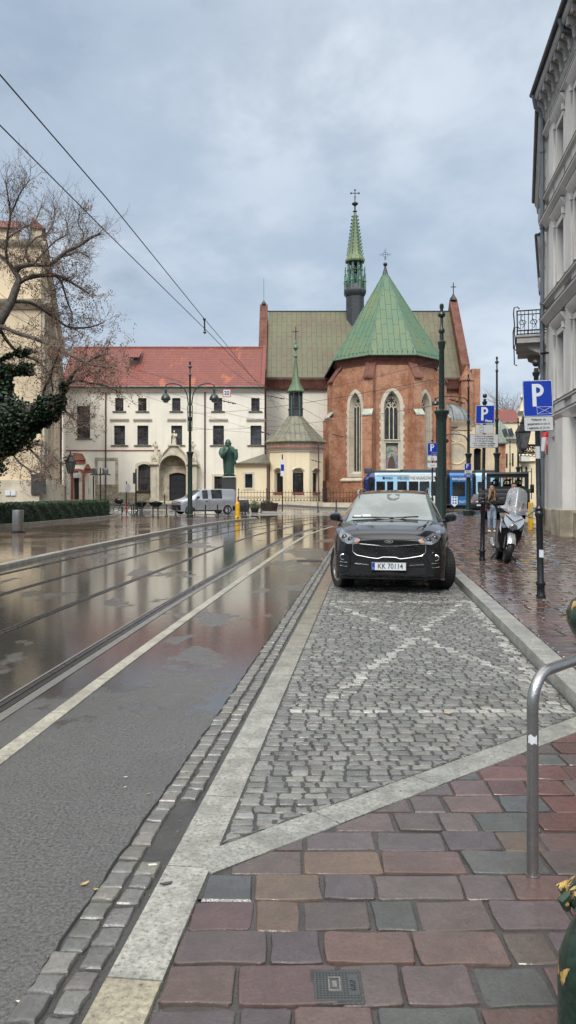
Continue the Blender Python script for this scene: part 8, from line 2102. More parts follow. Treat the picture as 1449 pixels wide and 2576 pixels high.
# overhead wires (display pixel, height above ground)
def wirep(dx, dy, z=5.9): Y = (z-1.6)*1935/(1238-dy); return (PX(dx, Y), Y, z)
def wire(pts, label, r=.009, sag=.0, name='overhead_wire'):
    mb = MB(); mb.tube(pts, r, 5); return tag(mb.build(name, 'iron_black', uv=False), label, 'wire', 'overhead tram wires')
wire([wirep(-140, 15), wirep(0, 188), wirep(267, 497), wirep(512, 800), wirep(565, 862), (PX(700, 40), 40, 5.9)], 'upper thick contact wire coming in from the top left corner', .0085)
wire([wirep(-140, 190), wirep(0, 315), wirep(267, 583), wirep(520, 832), wirep(640, 955), wirep(690, 985), (PX(850, 52), 52, 5.9)], 'lower thick contact wire running down to the eaves of the monastery', .0085)
Wl = [((-60, 690, 24), (340, 985, 60), .012, 'wire crossing behind the bare tree toward the monastery'), ((0, 775, 26), (478, 1005, 47.6), .012, 'wire from the left edge to the twin armed lamp post'), ((0, 830, 26), (690, 1010, 60), .012, 'long wire from the left edge past the lamp post'),
      ((478, 1010, 47.6), (700, 1060, 62), .012, 'wire from the lamp post to the chapel side'), ((478, 1040, 47.6), (1090, 955, 24.5), .012, 'wire spanning from the lamp post to the thick green pole'), ((478, 1080, 47.6), (1095, 1020, 24.5), .01, 'lower wire spanning from the lamp post to the thick green pole'),
      ((690, 990, 55), (1110, 905, 24), .01, 'wire rising to the top of the thick green pole'), ((820, 1000, 62), (1110, 955, 24), .01, 'wire from the apse buttress to the thick green pole'), ((400, 940, 60), (860, 1100, 66), .012, 'wire sloping past the speed sign'), ((620, 960, 50), (1150, 1100, 70), .012, 'wire sloping in front of the apse'),
      ((478, 1075, 47.6), (820, 1085, 66), .012, 'level wire between the lamp post and the chapel roof'), ((1111, 950, 24), (1178, 1040, 49), .012, 'wire between the two green poles'), ((550, 905, 45), (800, 1075, 64), .012, 'steep wire before the chapel roof'),
      ((0, 868, 30), (700, 1095, 64), .01, 'thin low wire crossing the monastery front'), ((600, 1072, 58), (1100, 1112, 62), .012, 'faint wire along the church wall')]
for a, b, r, lab in Wl:
    p, q = Vector((PX(a[0], a[2]), a[2], PZ(a[1], a[2]))), Vector((PX(b[0], b[2]), b[2], PZ(b[1], b[2]))); pts = [p.lerp(q, i/10)-Vector((0, 0, .25*(1-(2*i/10-1)**2))) for i in range(11)]
    wire(pts, lab, r*.75)
mb = MB(); p = Vector(wirep(514, 803)); q = Vector((p.x+.01, p.y, PZ(836, p.y))); mb.tube([p, q], .02, 5); mb.sphere(p, .04, 6, 4); mb.sphere(q, .04, 6, 4); tag(mb.build('wire_hanger', 'iron_black'), 'short vertical hanger joining the two thick contact wires', 'wire fitting', 'fittings on the wires')
for dx, dy, Y, L, lab in ((695, 1000, 50, 1.1, 'dark insulator fitting above the chapel eaves at left'), (668, 1090, 55, .7, 'dark insulator left of the chapel roof'), (795, 1160, 60, .8, 'insulator in front of the chapel roof edge'), (575, 1012, 46, .9, 'insulator below the speed sign'), (850, 1096, 58, .9, 'insulator against the brick apse'), (1180-30, 1010, 40, .8, 'insulator by the right side of the apse')):
    mb = MB(); x, z = PX(dx, Y), PZ(dy, Y); mb.tube([(x-L/2, Y, z+.12), (x+L/2, Y, z-.1)], .03, 5)
    for k in (-.3, 0, .3): mb.sphere((x+k*L, Y, z-k*.22), .06, 6, 4)
    tag(mb.build('insulator', 'iron_black'), lab, 'insulator', 'fittings on the wires')
# bracket arms on posts toward the tracks
for dx, Y, v, L, par in ((478, 47.6, 1080, -2.0, lpL), (1111, 23.9, 905, -1.6, None)):
    pass

# steel rail in the foreground
rl = thing('bicycle_stand', 'bent brushed steel tube rail rising from the foreground slabs', 'rail', (1.005, 3.16, 0))
mb = MB(); P = [(1.005, 3.16, .0), (1.005, 3.16, .60), (1.005, 3.16, .70)]
for a in lin(0, PI/2, 8): P.append((1.005+.13*(1-math.cos(a))*.72, 3.16+.13*(1-math.cos(a))*.69, .72+.13*math.sin(a)))
P += [(1.6, 3.74, .853)]
for a in lin(0, PI/2, 8): P.append((1.6+.13*math.sin(a)*.72, 3.74+.13*math.sin(a)*.69, .853-.13*(1-math.cos(a))))
P += [(1.694, 3.83, .0)]
mb.tube(P, .0235, 20); mb.build('tube', 'steel_brushed', rl)
mb = MB(); mb.tube([(1.005, 3.16, .0), (1.005, 3.16, .03)], .027, 20); mb.build('collar', 'steel_brushed', rl)
mb = MB(); mb.M = TR(1.005, 3.16, 0); mb.lathe([(.0242, .575), (.0242, .605)], n=20, a0=0); 
st = MB(); st.M = TR(1.005, 3.16, .59); A = lin(-PI*.85, -PI*.35, 6); st.rings([[(.0243*math.cos(a), .0243*math.sin(a), -.018+.004*math.sin(a*7)) for a in A], [(.0243*math.cos(a), .0243*math.sin(a), .016+.005*math.sin(a*5)) for a in A]], closed=False); st.build('torn_sticker', 'sign_white', rl, recalc=False)

# old cast iron post at the right edge with flaking paint
m, t, b = new_mat('flaking_paint'); oc = t.n('TexCoord').outputs['Object']
f = t.noise(t.mapping(oc, (1, 1, .6)), 14, 5, .55, .6); g = t.noise(oc, 40, 4, .6); k = t.ramp(f, .555, .57)
t.set(b, 'Base Color', t.mix(k, t.mix(t.ramp(g, .35, .7), (.010, .026, .018), (.022, .045, .03)), t.mix(t.ramp(g, .4, .6), (.50, .34, .10), (.33, .19, .06)))); t.set(b, 'Roughness', t.mixf(k, .22, .6)); bump(t, b, t.math('ADD', t.math('MULTIPLY', k, -1.0), t.math('MULTIPLY', g, .25)), .006)
gp = thing('cast_iron_post', 'old dark green cast iron post with flaking yellow patches at the right edge', 'post', (.815, 2.0, 0))
mb = MB(); mb.M = TR(.822, 2.0, 0)
mb.lathe([(.15, 0), (.15, .05), (.125, .07), (.115, .2), (.116, .32), (.112, .38), (.092, .44), (.075, .475), (.062, .50), (.066, .515), (.088, .525), (.094, .545), (.09, .565), (.07, .58), (.05, .60), (.04, .66), (.036, 1.1), (.036, 1.19), (.05, 1.205), (.078, 1.23), (.092, 1.26), (.094, 1.285), (.08, 1.315), (.05, 1.335), (.03, 1.345), (.02, 1.37), (.001, 1.375)], n=32)
for i in range(10):
    a = 2*PI*i/10; mb.tube([(.088*math.cos(a), .088*math.sin(a), .555), (.105*math.cos(a), .105*math.sin(a), .54), (.095*math.cos(a), .095*math.sin(a), .515)], [.012, .018, .01], 6)
mb.build('post_body', 'flaking_paint', gp)
# ------------------------------------------------------------------ monument
sx0, SY = PX(576, 66.5), 66.5
zped = PZ(1197, SY)
mo = thing('monument_pedestal', 'dark polished stone pedestal behind the silver van', 'pedestal', (sx0, SY, .2))
mb = MB(); w = 17.5/1935*SY; mb.cbox(sx0-w, sx0+w, SY-.5, SY+.6, gz(sx0, SY), zped-.12, .03); mb.cbox(sx0-w-.15, sx0+w+.15, SY-.7, SY+.8, 0, .55, .04); mb.build('block', 'granite_black', mo)
st_ = thing('bronze_statue', 'green bronze statue of a standing man in a long cape on the dark pedestal', 'statue', (sx0, SY, zped))
Hs = PZ(1109, SY)-zped
sxx = lambda zx: PX((700+zx*.1794)/1.325, SY)-sx0
szz = lambda zy: PZ((1440+zy*.1794)/1.325, SY)
mb = MB(); mb.M = TR(sx0, SY, 0)
# robe outline from the silhouette: (zy, left, right)
prof = [(795, 262, 445), (740, 256, 448), (650, 250, 447), (560, 247, 448), (500, 240, 455), (440, 238, 465), (400, 234, 470), (350, 225, 468), (310, 226, 458), (280, 240, 440), (262, 268, 405), (245, 300, 378), (225, 312, 364)]
R = []
for i, (zy, l, r_) in enumerate(prof):
    cx = (sxx(l)+sxx(r_))/2; rx = (sxx(r_)-sxx(l))/2; ry = rx*.72 if i < 9 else rx*.6; ring = []
    for k in range(40):
        a = 2*PI*k/40; fold = 1+(.055*math.sin(9*a+.5*math.sin(i))+.03*math.sin(17*a+i*.6))*(1 if i < 5 else .45)
        ring.append((cx+rx*fold*math.cos(a), ry*fold*math.sin(a), szz(zy)))
    R.append(ring)
mb.rings(R, True, True)
mb.sphere((sxx(337), -.02, szz(215)), .30, 14, 10, .86, .95, 1.28)       # head, bald with a fringe
mb.sphere((sxx(337), -.30, szz(222)), .055, 8, 6, .8, 1, 1.5)            # nose
mb.box(sxx(337)-.16, sxx(337)+.16, -.28, -.2, szz(205), szz(200))       # brow
mb.sphere((sxx(337), -.24, szz(245)), .15, 8, 6, 1, .7, .8)             # chin and beard
for s in (-1, 1): mb.sphere((sxx(337)+s*.26, .0, szz(218)), .07, 6, 5, .5, 1, 1.4)
body_s = mb.build('figure', 'bronze_green', st_)
cp = MB(); cp.M = TR(sx0, SY, 0); R = []     # short cape over the shoulders
for i, (zy, l, r_) in enumerate([(388, 212, 482), (385, 208, 486), (350, 214, 474), (310, 226, 456), (280, 246, 432), (258, 285, 395)]):
    cx = (sxx(l)+sxx(r_))/2; rx = (sxx(r_)-sxx(l))/2; R.append([(cx+rx*(1+.04*math.sin(11*a))*math.cos(a), rx*.78*(1+.04*math.sin(11*a))*math.sin(a)*(.6 if math.sin(a) < 0 and abs(math.cos(a)) < .45 else 1), szz(zy)) for a in lin(0, 2*PI, 36)[:-1]])
cp.rings(R, True, True); cp.build('cape', 'bronze_green', st_)
ar = MB(); ar.M = TR(sx0, SY, 0)
ar.tube([(sxx(235), -.1, szz(330)), (sxx(222), -.35, szz(395)), (sxx(240), -.55, szz(450)), (sxx(300), -.72, szz(385)), (sxx(350), -.75, szz(340))], [.26, .26, .25, .17, .11], 12)
ar.tube([(sxx(460), -.05, szz(330)), (sxx(480), -.15, szz(430)), (sxx(480), -.2, szz(500)), (sxx(470), -.25, szz(525))], [.24, .22, .2, .1], 12)
ar.build('sleeves', 'bronze_green', st_)
hd = MB(); hd.M = TR(sx0, SY, 0)
def cast_hand(mb, p, d, up, s):
    p, d, up = Vector(p), Vector(d).normalized(), Vector(up).normalized(); sd = d.cross(up)
    mb.tube([p-d*s*.3, p, p+d*s*.45], [s*.28, s*.34, s*.3], 8)
    for i, L in enumerate((.8, .95, .9, .7)):
        q = p+d*s*.4+sd*s*(.27-.18*i); mb.tube([q, q+d*s*L*.35+up*s*.02, q+d*s*L*.6-up*s*.12, q+d*s*L*.7-up*s*.3], [s*.095, s*.09, s*.08, s*.06], 6)
    q = p+sd*s*.3; mb.tube([q, q+sd*s*.25+d*s*.2, q+sd*s*.2+d*s*.5], [s*.11, s*.1, s*.07], 6)
cast_hand(hd, (sxx(355), -.78, szz(330)), (.5, -.1, .9), (0, -1, 0), .3); cast_hand(hd, (sxx(468), -.27, szz(535)), (0, -.1, -1), (0, -1, 0), .3)
hd.build('hands', 'bronze_green', st_)
pp = MB(); pp.M = TR(sx0, SY, 0); pp.box(sxx(250), sxx(465), -.5, .5, szz(822), szz(797))
for s, zx in ((-1, 320), (1, 425)): pp.sphere((sxx(zx), -.55, szz(790)), .16, 10, 6, .9, 2.0, .6)
pp.build('base_and_shoes', 'bronze_green', st_)

# ------------------------------------------------------------------ people
mat('skin', (.42, .235, .17), .5, var=.15, vs=20); mat('denim', (.30, .42, .55), .8, var=.35, vs=9, bm=.004, bs=60); mat('jacket_olive', (.045, .035, .026), .6, var=.4, vs=12, bm=.006, bs=30); mat('jacket_navy', (.010, .012, .018), .45, var=.3, vs=9, bm=.01, bs=14)
mat('hair_blond', (.30, .19, .095), .5, var=.45, vs=30); mat('hair_dark', (.022, .014, .010), .5, var=.3, vs=30); mat('shoe_white', (.68, .68, .66), .5, var=.15, vs=20); mat('sweater', (.55, .50, .43), .8, var=.2); mat('denim_dark', (.02, .024, .035), .8, var=.3, vs=9)
def skinned(name, nodes, edges, m, parent, M, sub=2, root=0):
    me = bpy.data.meshes.new(name); me.from_pydata([tuple(n[0]) for n in nodes], edges, [])
    o = bpy.data.objects.new(name, me); COL.objects.link(o); me.materials.append(MATS[m]); s = o.modifiers.new('skin', 'SKIN')
    for i, n in enumerate(nodes):
        r = n[1] if isinstance(n[1], tuple) else (n[1], n[1]); me.skin_vertices[0].data[i].radius = r
    me.skin_vertices[0].data[root].use_root = True
    s.use_smooth_shade = True; s.branch_smoothing = .6
    d = o.modifiers.new('subd', 'SUBSURF'); d.levels = sub; d.render_levels = sub
    dg = bpy.context.evaluated_depsgraph_get(); ev = o.evaluated_get(dg); nm = bpy.data.meshes.new_from_object(ev, depsgraph=dg)
    o.modifiers.clear(); o.data = nm; nm.name = name
    nm.polygons.foreach_set('use_smooth', [True]*len(nm.polygons))
    if not nm.materials: nm.materials.append(MATS[m])
    o.matrix_basis = M; attach(o, parent); return o
def head(mb, c, s, tilt=0.0, turn=0.0, beard=False):
    """head with brow, nose, lips, chin and ears; faces -y"""
    keep = mb.M; mb.M = keep @ Matrix.Translation(c) @ Matrix.Rotation(turn, 4, 'Z') @ Matrix.Rotation(tilt, 4, 'X')
    prof = [(.02, -.115), (.045, -.11), (.058, -.085), (.066, -.05), (.073, -.01), (.077, .03), (.076, .065), (.062, .098), (.035, .115), (.005, .12)]
    R = []
    for r, z in prof:
        ring = []
        for k in range(20):
            a = 2*PI*k/20; y = r*1.18*math.sin(a); x = r*math.cos(a)
            if math.sin(a) < 0 and z < .04: y *= 1.0 + (.10 if z < -.07 else 0)
            ring.append((x*s, (y+.004)*s, z*s))
        R.append(ring)
    mb.rings(R, True, True)
    mb.tube([(0, -.083*s, .022*s), (0, -.105*s, -.018*s), (0, -.088*s, -.026*s)], [.008*s, .014*s, .010*s], 6)
    mb.tube([(-.022*s, -.079*s, -.052*s), (0, -.090*s, -.050*s), (.022*s, -.079*s, -.052*s)], [.004*s, .009*s, .004*s], 6)
    for q in (-1, 1):
        mb.sphere((q*.078*s, .005*s, -.005*s), .02*s, 8, 6, .4, .8, 1.4); mb.tube([(q*.012*s, -.088*s, .034*s), (q*.045*s, -.078*s, .036*s)], .007*s, 5)
    mb.M = keep
def eyes(mb, c, s, tilt, turn):
    keep = mb.M; mb.M = keep @ Matrix.Translation(c) @ Matrix.Rotation(turn, 4, 'Z') @ Matrix.Rotation(tilt, 4, 'X')
    for q in (-1, 1): mb.sphere((q*.03*s, -.084*s, .015*s), .009*s, 8, 5, 1.3, .5, .7)
    mb.M = keep
def fingers(nodes, edges, wrist, palm, dirv, side, s=1.0, curl=.6, upv=(0, -1, 0)):
    """palm and five bent fingers appended to a skin skeleton"""
    w = len(nodes); nodes.append((Vector(palm), (.030*s, .018*s))); edges.append((wrist, w))
    d = Vector(dirv).normalized(); sd = Vector(side).normalized(); up = Vector(upv).normalized()
    for i, L in enumerate((.062, .072, .068, .054)):
        b0 = Vector(palm)+d*.035*s+sd*(.026-.0175*i)*s; k = len(nodes)
        nodes.append((b0, .0085*s)); nodes.append((b0+d*L*.5*s-up*curl*.012*s, .008*s)); nodes.append((b0+d*L*.8*s-up*curl*.04*s, .007*s)); edges += [(w, k), (k, k+1), (k+1, k+2)]
    k = len(nodes); b0 = Vector(palm)+sd*.03*s; nodes.append((b0+sd*.015*s+d*.01*s, .011*s)); nodes.append((b0+sd*.025*s+d*.045*s-up*.015*s, .008*s)); edges += [(w, k), (k, k+1)]
# woman walking, looking down at something in her hands
WX, WYy = PX(1237, 28.5), 28.5
wm = thing('person', 'woman with long fair hair walking on the pavement in olive jacket and light torn jeans', 'person', (WX, WYy, .12))
MW = TR(WX, WYy, .12)
# lower body and torso as one surface of the body; clothing follows it
jn = [((0, .02, .93), (.135, .105)), ((-.085, .01, .86), (.095, .10)), ((-.095, -.02, .48), (.062, .065)), ((-.09, .05, .12), (.048, .05)), ((.085, .01, .86), (.095, .10)), ((.10, -.05, .49), (.062, .065)), ((.085, -.06, .12), (.048, .05)), ((0, .02, 1.0), (.125, .095))]
skinned('trousers', [(Vector(a), b) for a, b in jn], [(0, 1), (1, 2), (2, 3), (0, 4), (4, 5), (5, 6), (0, 7)], 'denim', wm, MW)
tn = [(Vector((0, .02, .98)), (.12, .09)), (Vector((0, .01, 1.15)), (.125, .10)), (Vector((0, .0, 1.32)), (.13, .10)), (Vector((0, -.01, 1.40)), (.07, .06)),
      (Vector((-.17, .0, 1.35)), .062), (Vector((-.25, -.02, 1.12)), .052), (Vector((-.10, -.22, 1.07)), .04), (Vector((.17, .0, 1.35)), .062), (Vector((.25, -.02, 1.12)), .052), (Vector((.10, -.22, 1.07)), .04)]
skinned('jacket', tn, [(0, 1), (1, 2), (2, 3), (2, 4), (4, 5), (5, 6), (2, 7), (7, 8), (8, 9)], 'jacket_olive', wm, MW)
# body: neck, ankles and hands continue under the clothes
bn_ = [(Vector((0, .02, .95)), .08), (Vector((0, .0, 1.32)), .07), (Vector((0, -.02, 1.46)), .045), (Vector((0, -.04, 1.52)), .05), (Vector((-.17, 0, 1.33)), .035), (Vector((-.24, -.02, 1.12)), .03), (Vector((-.09, -.22, 1.065)), .024), (Vector((.17, 0, 1.33)), .035), (Vector((.24, -.02, 1.12)), .03), (Vector((.09, -.22, 1.065)), .024),
       (Vector((-.09, .0, .5)), .04), (Vector((-.09, .05, .08)), .03), (Vector((.09, -.04, .5)), .04), (Vector((.085, -.06, .08)), .03)]
be = [(0, 1), (1, 2), (2, 3), (1, 4), (4, 5), (5, 6), (1, 7), (7, 8), (8, 9), (0, 10), (10, 11), (0, 12), (12, 13)]
fingers(bn_, be, 6, (-.04, -.25, 1.07), (1, -.3, .1), (0, 0, 1), 1, .8); fingers(bn_, be, 9, (.04, -.25, 1.06), (-1, -.3, .1), (0, 0, 1), 1, .8)
skinned('body', bn_, be, 'skin', wm, MW)
mb = MB(); mb.M = MW; head(mb, (-.0, -.06, 1.57), 1.0, .35, -.5); mb.build('face', 'skin', wm); mb = MB(); mb.M = MW; eyes(mb, (0, -.06, 1.57), 1.0, .35, -.5); mb.build('eyes', 'hair_dark', wm)
mb = MB(); mb.M = MW @ Matrix.Translation((0, -.05, 1.59)) @ Matrix.Rotation(-.5, 4, 'Z') @ Matrix.Rotation(.35, 4, 'X')
R = []
for z, rx, y0_, y1_ in ((.135, .02, -.02, .03), (.12, .065, -.06, .07), (.08, .088, -.075, .1), (.03, .094, -.06, .11), (-.03, .095, -.035, .115), (-.1, .09, -.02, .11), (-.2, .085, .0, .09)):
    R.append([(rx*math.cos(a), (y0_+y1_)/2+(y1_-y0_)/2*math.sin(a), z) for a in lin(0, 2*PI, 20)[:-1]])
mb.rings(R, True, True)
mb.M = MW
for i in range(26):      # long strands falling forward over one shoulder and down the back
    s = -1 if i % 3 else 1; u = R_.uniform(-1, 1); x_ = s*(.07+.015*u); mb.tube([(x_, -.02+.03*u, 1.62), (x_*1.25, -.10+.04*u, 1.48), (x_*1.45-.03, -.15+.03*u, 1.32), (x_*1.5-.06+.03*u, -.17, 1.16)], [.02, .022, .018, .006], 5)
mb.build('hair', 'hair_blond', wm)
for sgn, x_, y_ in ((-1, -.09, .02), (1, .085, -.10)):
    mb = MB(); mb.M = MW; R = []
    for yy_, w_, h_ in ((.10, .03, .06), (.06, .038, .085), (0, .04, .075), (-.07, .045, .06), (-.13, .042, .045), (-.16, .02, .03)): R.append([(x_+w_*math.cos(a), y_+yy_, max(.0, .035+h_*.6*math.sin(a))) for a in lin(0, 2*PI, 14)[:-1]])
    mb.rings(R, True, True); mb.build('shoe', 'shoe_white', wm)
mb = MB(); mb.M = MW; mb.sphere((-.04, -.30, 1.05), .045, 8, 6); tag(mb.build('held_item', 'sweater'), 'small pale thing held in the woman\'s hands', 'item')
mb = MB(); mb.M = MW @ Matrix.Translation((-.095, -.085, .52)); mb.sphere((0, 0, 0), .035, 8, 5, 1, .35, .6); kn = mb.build('knee_tear', 'skin', wm); mb = MB(); mb.M = MW @ Matrix.Translation((.10, -.115, .5)); mb.sphere((0, 0, 0), .035, 8, 5, 1, .35, .5); mb.build('knee_tear', 'skin', wm)
mb = MB(); mb.M = MW; mb.tube([(.12, -.1, 1.38), (0, -.14, 1.2), (-.16, -.12, 1.0)], .012, 5); mb.cbox(-.24, -.10, -.14, -.04, .86, 1.02, .02); bg_ = mb.build('shoulder_bag', 'plastic_black'); tag(bg_, 'small black bag hanging at the hip of the fair haired woman', 'bag')
# man behind the scooter
MX, MYy = PX(1293, 26), 26.0
mn = thing('person', 'dark haired bearded man in a black jacket standing behind the scooter', 'person', (MX, MYy, .12)); MM = TR(MX, MYy, .12, -.25)
jn = [((0, 0, .98), (.14, .11)), ((-.1, 0, .9), (.10, .10)), ((-.12, 0, .5), (.07, .07)), ((-.12, .02, .1), (.055, .055)), ((.1, 0, .9), (.10, .10)), ((.12, 0, .5), (.07, .07)), ((.12, .02, .1), (.055, .055)), ((0, 0, 1.04), (.14, .1))]
skinned('trousers', [(Vector(a), b) for a, b in jn], [(0, 1), (1, 2), (2, 3), (0, 4), (4, 5), (5, 6), (0, 7)], 'denim_dark', mn, MM)
tn = [(Vector((0, 0, .98)), (.15, .12)), (Vector((0, 0, 1.2)), (.155, .12)), (Vector((0, .01, 1.38)), (.17, .12)), (Vector((0, 0, 1.49)), (.075, .07)), (Vector((-.21, 0, 1.40)), .078), (Vector((-.28, -.02, 1.13)), .066), (Vector((-.20, -.2, .95)), .05), (Vector((.21, 0, 1.40)), .078), (Vector((.28, -.02, 1.13)), .066), (Vector((.20, -.2, .95)), .05)]
skinned('jacket', tn, [(0, 1), (1, 2), (2, 3), (2, 4), (4, 5), (5, 6), (2, 7), (7, 8), (8, 9)], 'jacket_navy', mn, MM)
bn_ = [(Vector((0, 0, 1.0)), .09), (Vector((0, 0, 1.38)), .08), (Vector((0, -.01, 1.52)), .055), (Vector((0, -.02, 1.58)), .06), (Vector((-.2, 0, 1.38)), .04), (Vector((-.27, -.02, 1.13)), .035), (Vector((-.195, -.21, .93)), .028), (Vector((.2, 0, 1.38)), .04), (Vector((.27, -.02, 1.13)), .035), (Vector((.195, -.21, .93)), .028), (Vector((-.12, 0, .5)), .045), (Vector((-.12, .02, .08)), .035), (Vector((.12, 0, .5)), .045), (Vector((.12, .02, .08)), .035)]
be = [(0, 1), (1, 2), (2, 3), (1, 4), (4, 5), (5, 6), (1, 7), (7, 8), (8, 9), (0, 10), (10, 11), (0, 12), (12, 13)]
fingers(bn_, be, 6, (-.18, -.25, .90), (.1, -.6, -.6), (1, 0, 0), 1.1); fingers(bn_, be, 9, (.18, -.25, .90), (-.1, -.6, -.6), (-1, 0, 0), 1.1)
skinned('body', bn_, be, 'skin', mn, MM)
mb = MB(); mb.M = MM; head(mb, (0, -.03, 1.655), 1.05, .1, .2); mb.build('face', 'skin', mn); mb = MB(); mb.M = MM; eyes(mb, (0, -.03, 1.655), 1.05, .1, .2); mb.build('eyes', 'hair_dark', mn)
mb = MB(); mb.M = MM @ Matrix.Translation((0, -.03, 1.655)) @ Matrix.Rotation(.2, 4, 'Z'); R = []
for z, rx, y0_, y1_ in ((.152, .03, -.05, .03), (.14, .07, -.09, .08), (.10, .086, -.092, .105), (.06, .088, -.05, .11), (.0, .084, .01, .11), (-.06, .075, .03, .1)): R.append([(rx*math.cos(a), (y0_+y1_)/2+(y1_-y0_)/2*math.sin(a), z) for a in lin(0, 2*PI, 20)[:-1]])
mb.rings(R, True, True)
R = []
for z, r_ in ((-.045, .069), (-.075, .067), (-.105, .055), (-.125, .03)): R.append([(r_*1.06*math.cos(a), r_*1.32*math.sin(a)-.002, z) for a in lin(PI*1.02, PI*1.98, 14)])
mb.rings(R, False, False, closed=False); mb.tube([(-.035, -.085, -.04), (0, -.096, -.036), (.035, -.085, -.04)], .007, 5); mb.build('hair', 'hair_dark', mn, recalc=False)
for x_ in (-.12, .12):
    mb = MB(); mb.M = MM; R = []
    for yy_, w_, h_ in ((.12, .035, .07), (.06, .045, .1), (0, .045, .085), (-.08, .05, .065), (-.16, .045, .05), (-.19, .02, .03)): R.append([(x_+w_*math.cos(a), .02+yy_, max(.0, .04+h_*.6*math.sin(a))) for a in lin(0, 2*PI, 14)[:-1]])
    mb.rings(R, True, True); mb.build('shoe', 'plastic_black', mn)

# ------------------------------------------------------------------ scooter, facing the camera
m, t, b = new_mat('scooter_screen'); t.set(b, 'Base Color', (.5, .52, .55)); t.set(b, 'Roughness', .18); t.set(b, 'Alpha', .27); t.set(b, 'Specular IOR Level', .8)
SXc, SYc = PX(1276, 15.9), 16.0
sc = thing('scooter', 'silver and black motor scooter with tall clear windscreen standing on the wet pavement', 'scooter', (SXc, SYc, .12))
MS = TR(SXc, SYc, .12) @ Matrix.Rotation(math.radians(10.5), 4, 'Y') @ Matrix.Rotation(math.radians(-9), 4, 'Z')     # local -y is forward
def sm(): q = MB(); q.M = MS; return q
def swheel(y, r, w, steer=0.0, m='rubber'):
    M = MS @ Matrix.Translation((0, y, r)) @ Matrix.Rotation(steer, 4, 'Z') @ Matrix.Rotation(PI/2, 4, 'Y'); mb = MB(); mb.M = M; h = w/2; q = r*.66
    mb.lathe([(q, -h*.6), (r*.84, -h), (r*.95, -h*.75), (r, -h*.25), (r, h*.25), (r*.95, h*.75), (r*.84, h), (q, h*.6), (q*.95, 0)], n=32); wo = mb.build('wheel', 'rubber', sc)
    mb = MB(); mb.M = M
    for i in range(5):
        a = 2*PI*i/5; mb.tube([(.03*math.cos(a), .03*math.sin(a), 0), (q*math.cos(a+.3), q*math.sin(a+.3), 0)], .018, 6)
    mb.lathe([(.04, -h*.8), (.04, h*.8)], n=12); mb.lathe([(q, -h*.6), (q, h*.6), (q*.93, h*.4), (q*.93, -h*.4)], n=24); mb.build('rim', 'steel_wheel', wo); return wo
swheel(0, .30, .13, .0); swheel(1.33, .30, .14)
mb = sm(); R = []       # front mudguard
for a in lin(.35, 2.5, 10): R.append([(x_, -.33*math.cos(a)*1.0, .30+.335*math.sin(a)+dz) for x_, dz in ((-.085, -.03), (-.06, .01), (0, .022), (.06, .01), (.085, -.03))])
mb.rings(R, closed=False); mb.build('mudguard', 'scooter_silver', sc, recalc=False)
mb = sm()
for s in (-1, 1): mb.tube([(s*.095, 0, .30), (s*.09, .10, .66)], .024, 8); 
mb.build('fork', 'plastic_black', sc)
mb = sm()        # black front lower fairing / legshield
R = []
for z, w, yf in ((.30, .13, .22), (.42, .20, .16), (.56, .235, .08), (.70, .25, .02), (.82, .255, -.02), (.92, .22, -.02), (.98, .15, .02)): R.append([(-w, yf+.30, z), (-w, yf+.10, z), (-w*.75, yf+.02, z), (-w*.3, yf-.04, z), (w*.3, yf-.04, z), (w*.75, yf+.02, z), (w, yf+.10, z), (w, yf+.30, z)])
mb.rings(R, True, True); mb.build('leg_shield', 'plastic_black', sc)
mb = sm()        # silver V shaped nose
def vface(pts, y0_, th=.03):
    mb.rings([[(x_, y0_+abs(x_)*.35+(z_-.8)*.12, z_) for x_, z_ in pts], [(x_, y0_+th+abs(x_)*.35+(z_-.8)*.12, z_) for x_, z_ in pts]], True, True)
vface([(-.20, .97), (-.10, 1.035), (.10, 1.035), (.20, .97), (.205, .88), (.16, .80), (.10, .74), (.0, .69), (-.10, .74), (-.16, .80), (-.205, .88)], -.125, .09); nose_ = mb.build('nose_panel', 'scooter_silver', sc)
mb = sm(); mb.tube([(-.17, -.05, .98), (0, -.125, .87), (.17, -.05, .98)], .009, 5); mb.build('nose_crease', 'plastic_black', nose_)
mb = sm(); mb.M = MS @ Matrix.Translation((0, -.12, .765)) @ Matrix.Rotation(PI/2-.1, 4, 'X'); mb.lathe([(.085, -.02), (.085, .01), (.07, .025), (.04, .035), (.001, .04)], n=22, sx=1.0, sy=.85); hl = mb.build('headlight', 'lamp_glass', sc)
mb = sm(); mb.M = MS @ Matrix.Translation((0, -.158, .765)) @ Matrix.Rotation(PI/2-.1, 4, 'X'); mb.lathe([(.045, -.005), (.043, .006), (.03, .003), (.001, .01)], n=16); mb.build('reflector', 'lamp_bezel', hl)
for s in (-1, 1):
    mb = sm(); vface([(s*.10, .75), (s*.22, .84), (s*.235, .78), (s*.19, .71)], -.06, .04); mb.build('side_lamp', 'lamp_glass', sc)
    mb = sm(); vface([(s*.215, .86), (s*.245, .92), (s*.25, .70), (s*.21, .60), (s*.225, .78)], -.03, .04); mb.build('side_panel', 'scooter_silver', sc)
mb = sm()        # lower belly, floor, seat, tail
R = []
for y_, w, z0_, z1_ in ((.35, .15, .22, .34), (.6, .19, .20, .33), (.85, .20, .24, .62), (1.1, .19, .36, .76), (1.4, .17, .5, .82), (1.62, .10, .62, .80)): R.append([(-w, y_, z0_+.05), (-w*.7, y_, z0_), (w*.7, y_, z0_), (w, y_, z0_+.05), (w, y_, z1_-.05), (w*.7, y_, z1_), (-w*.7, y_, z1_), (-w, y_, z1_-.05)])
mb.rings(R, True, True); mb.build('rear_body', 'plastic_black', sc)
mb = sm(); R = []
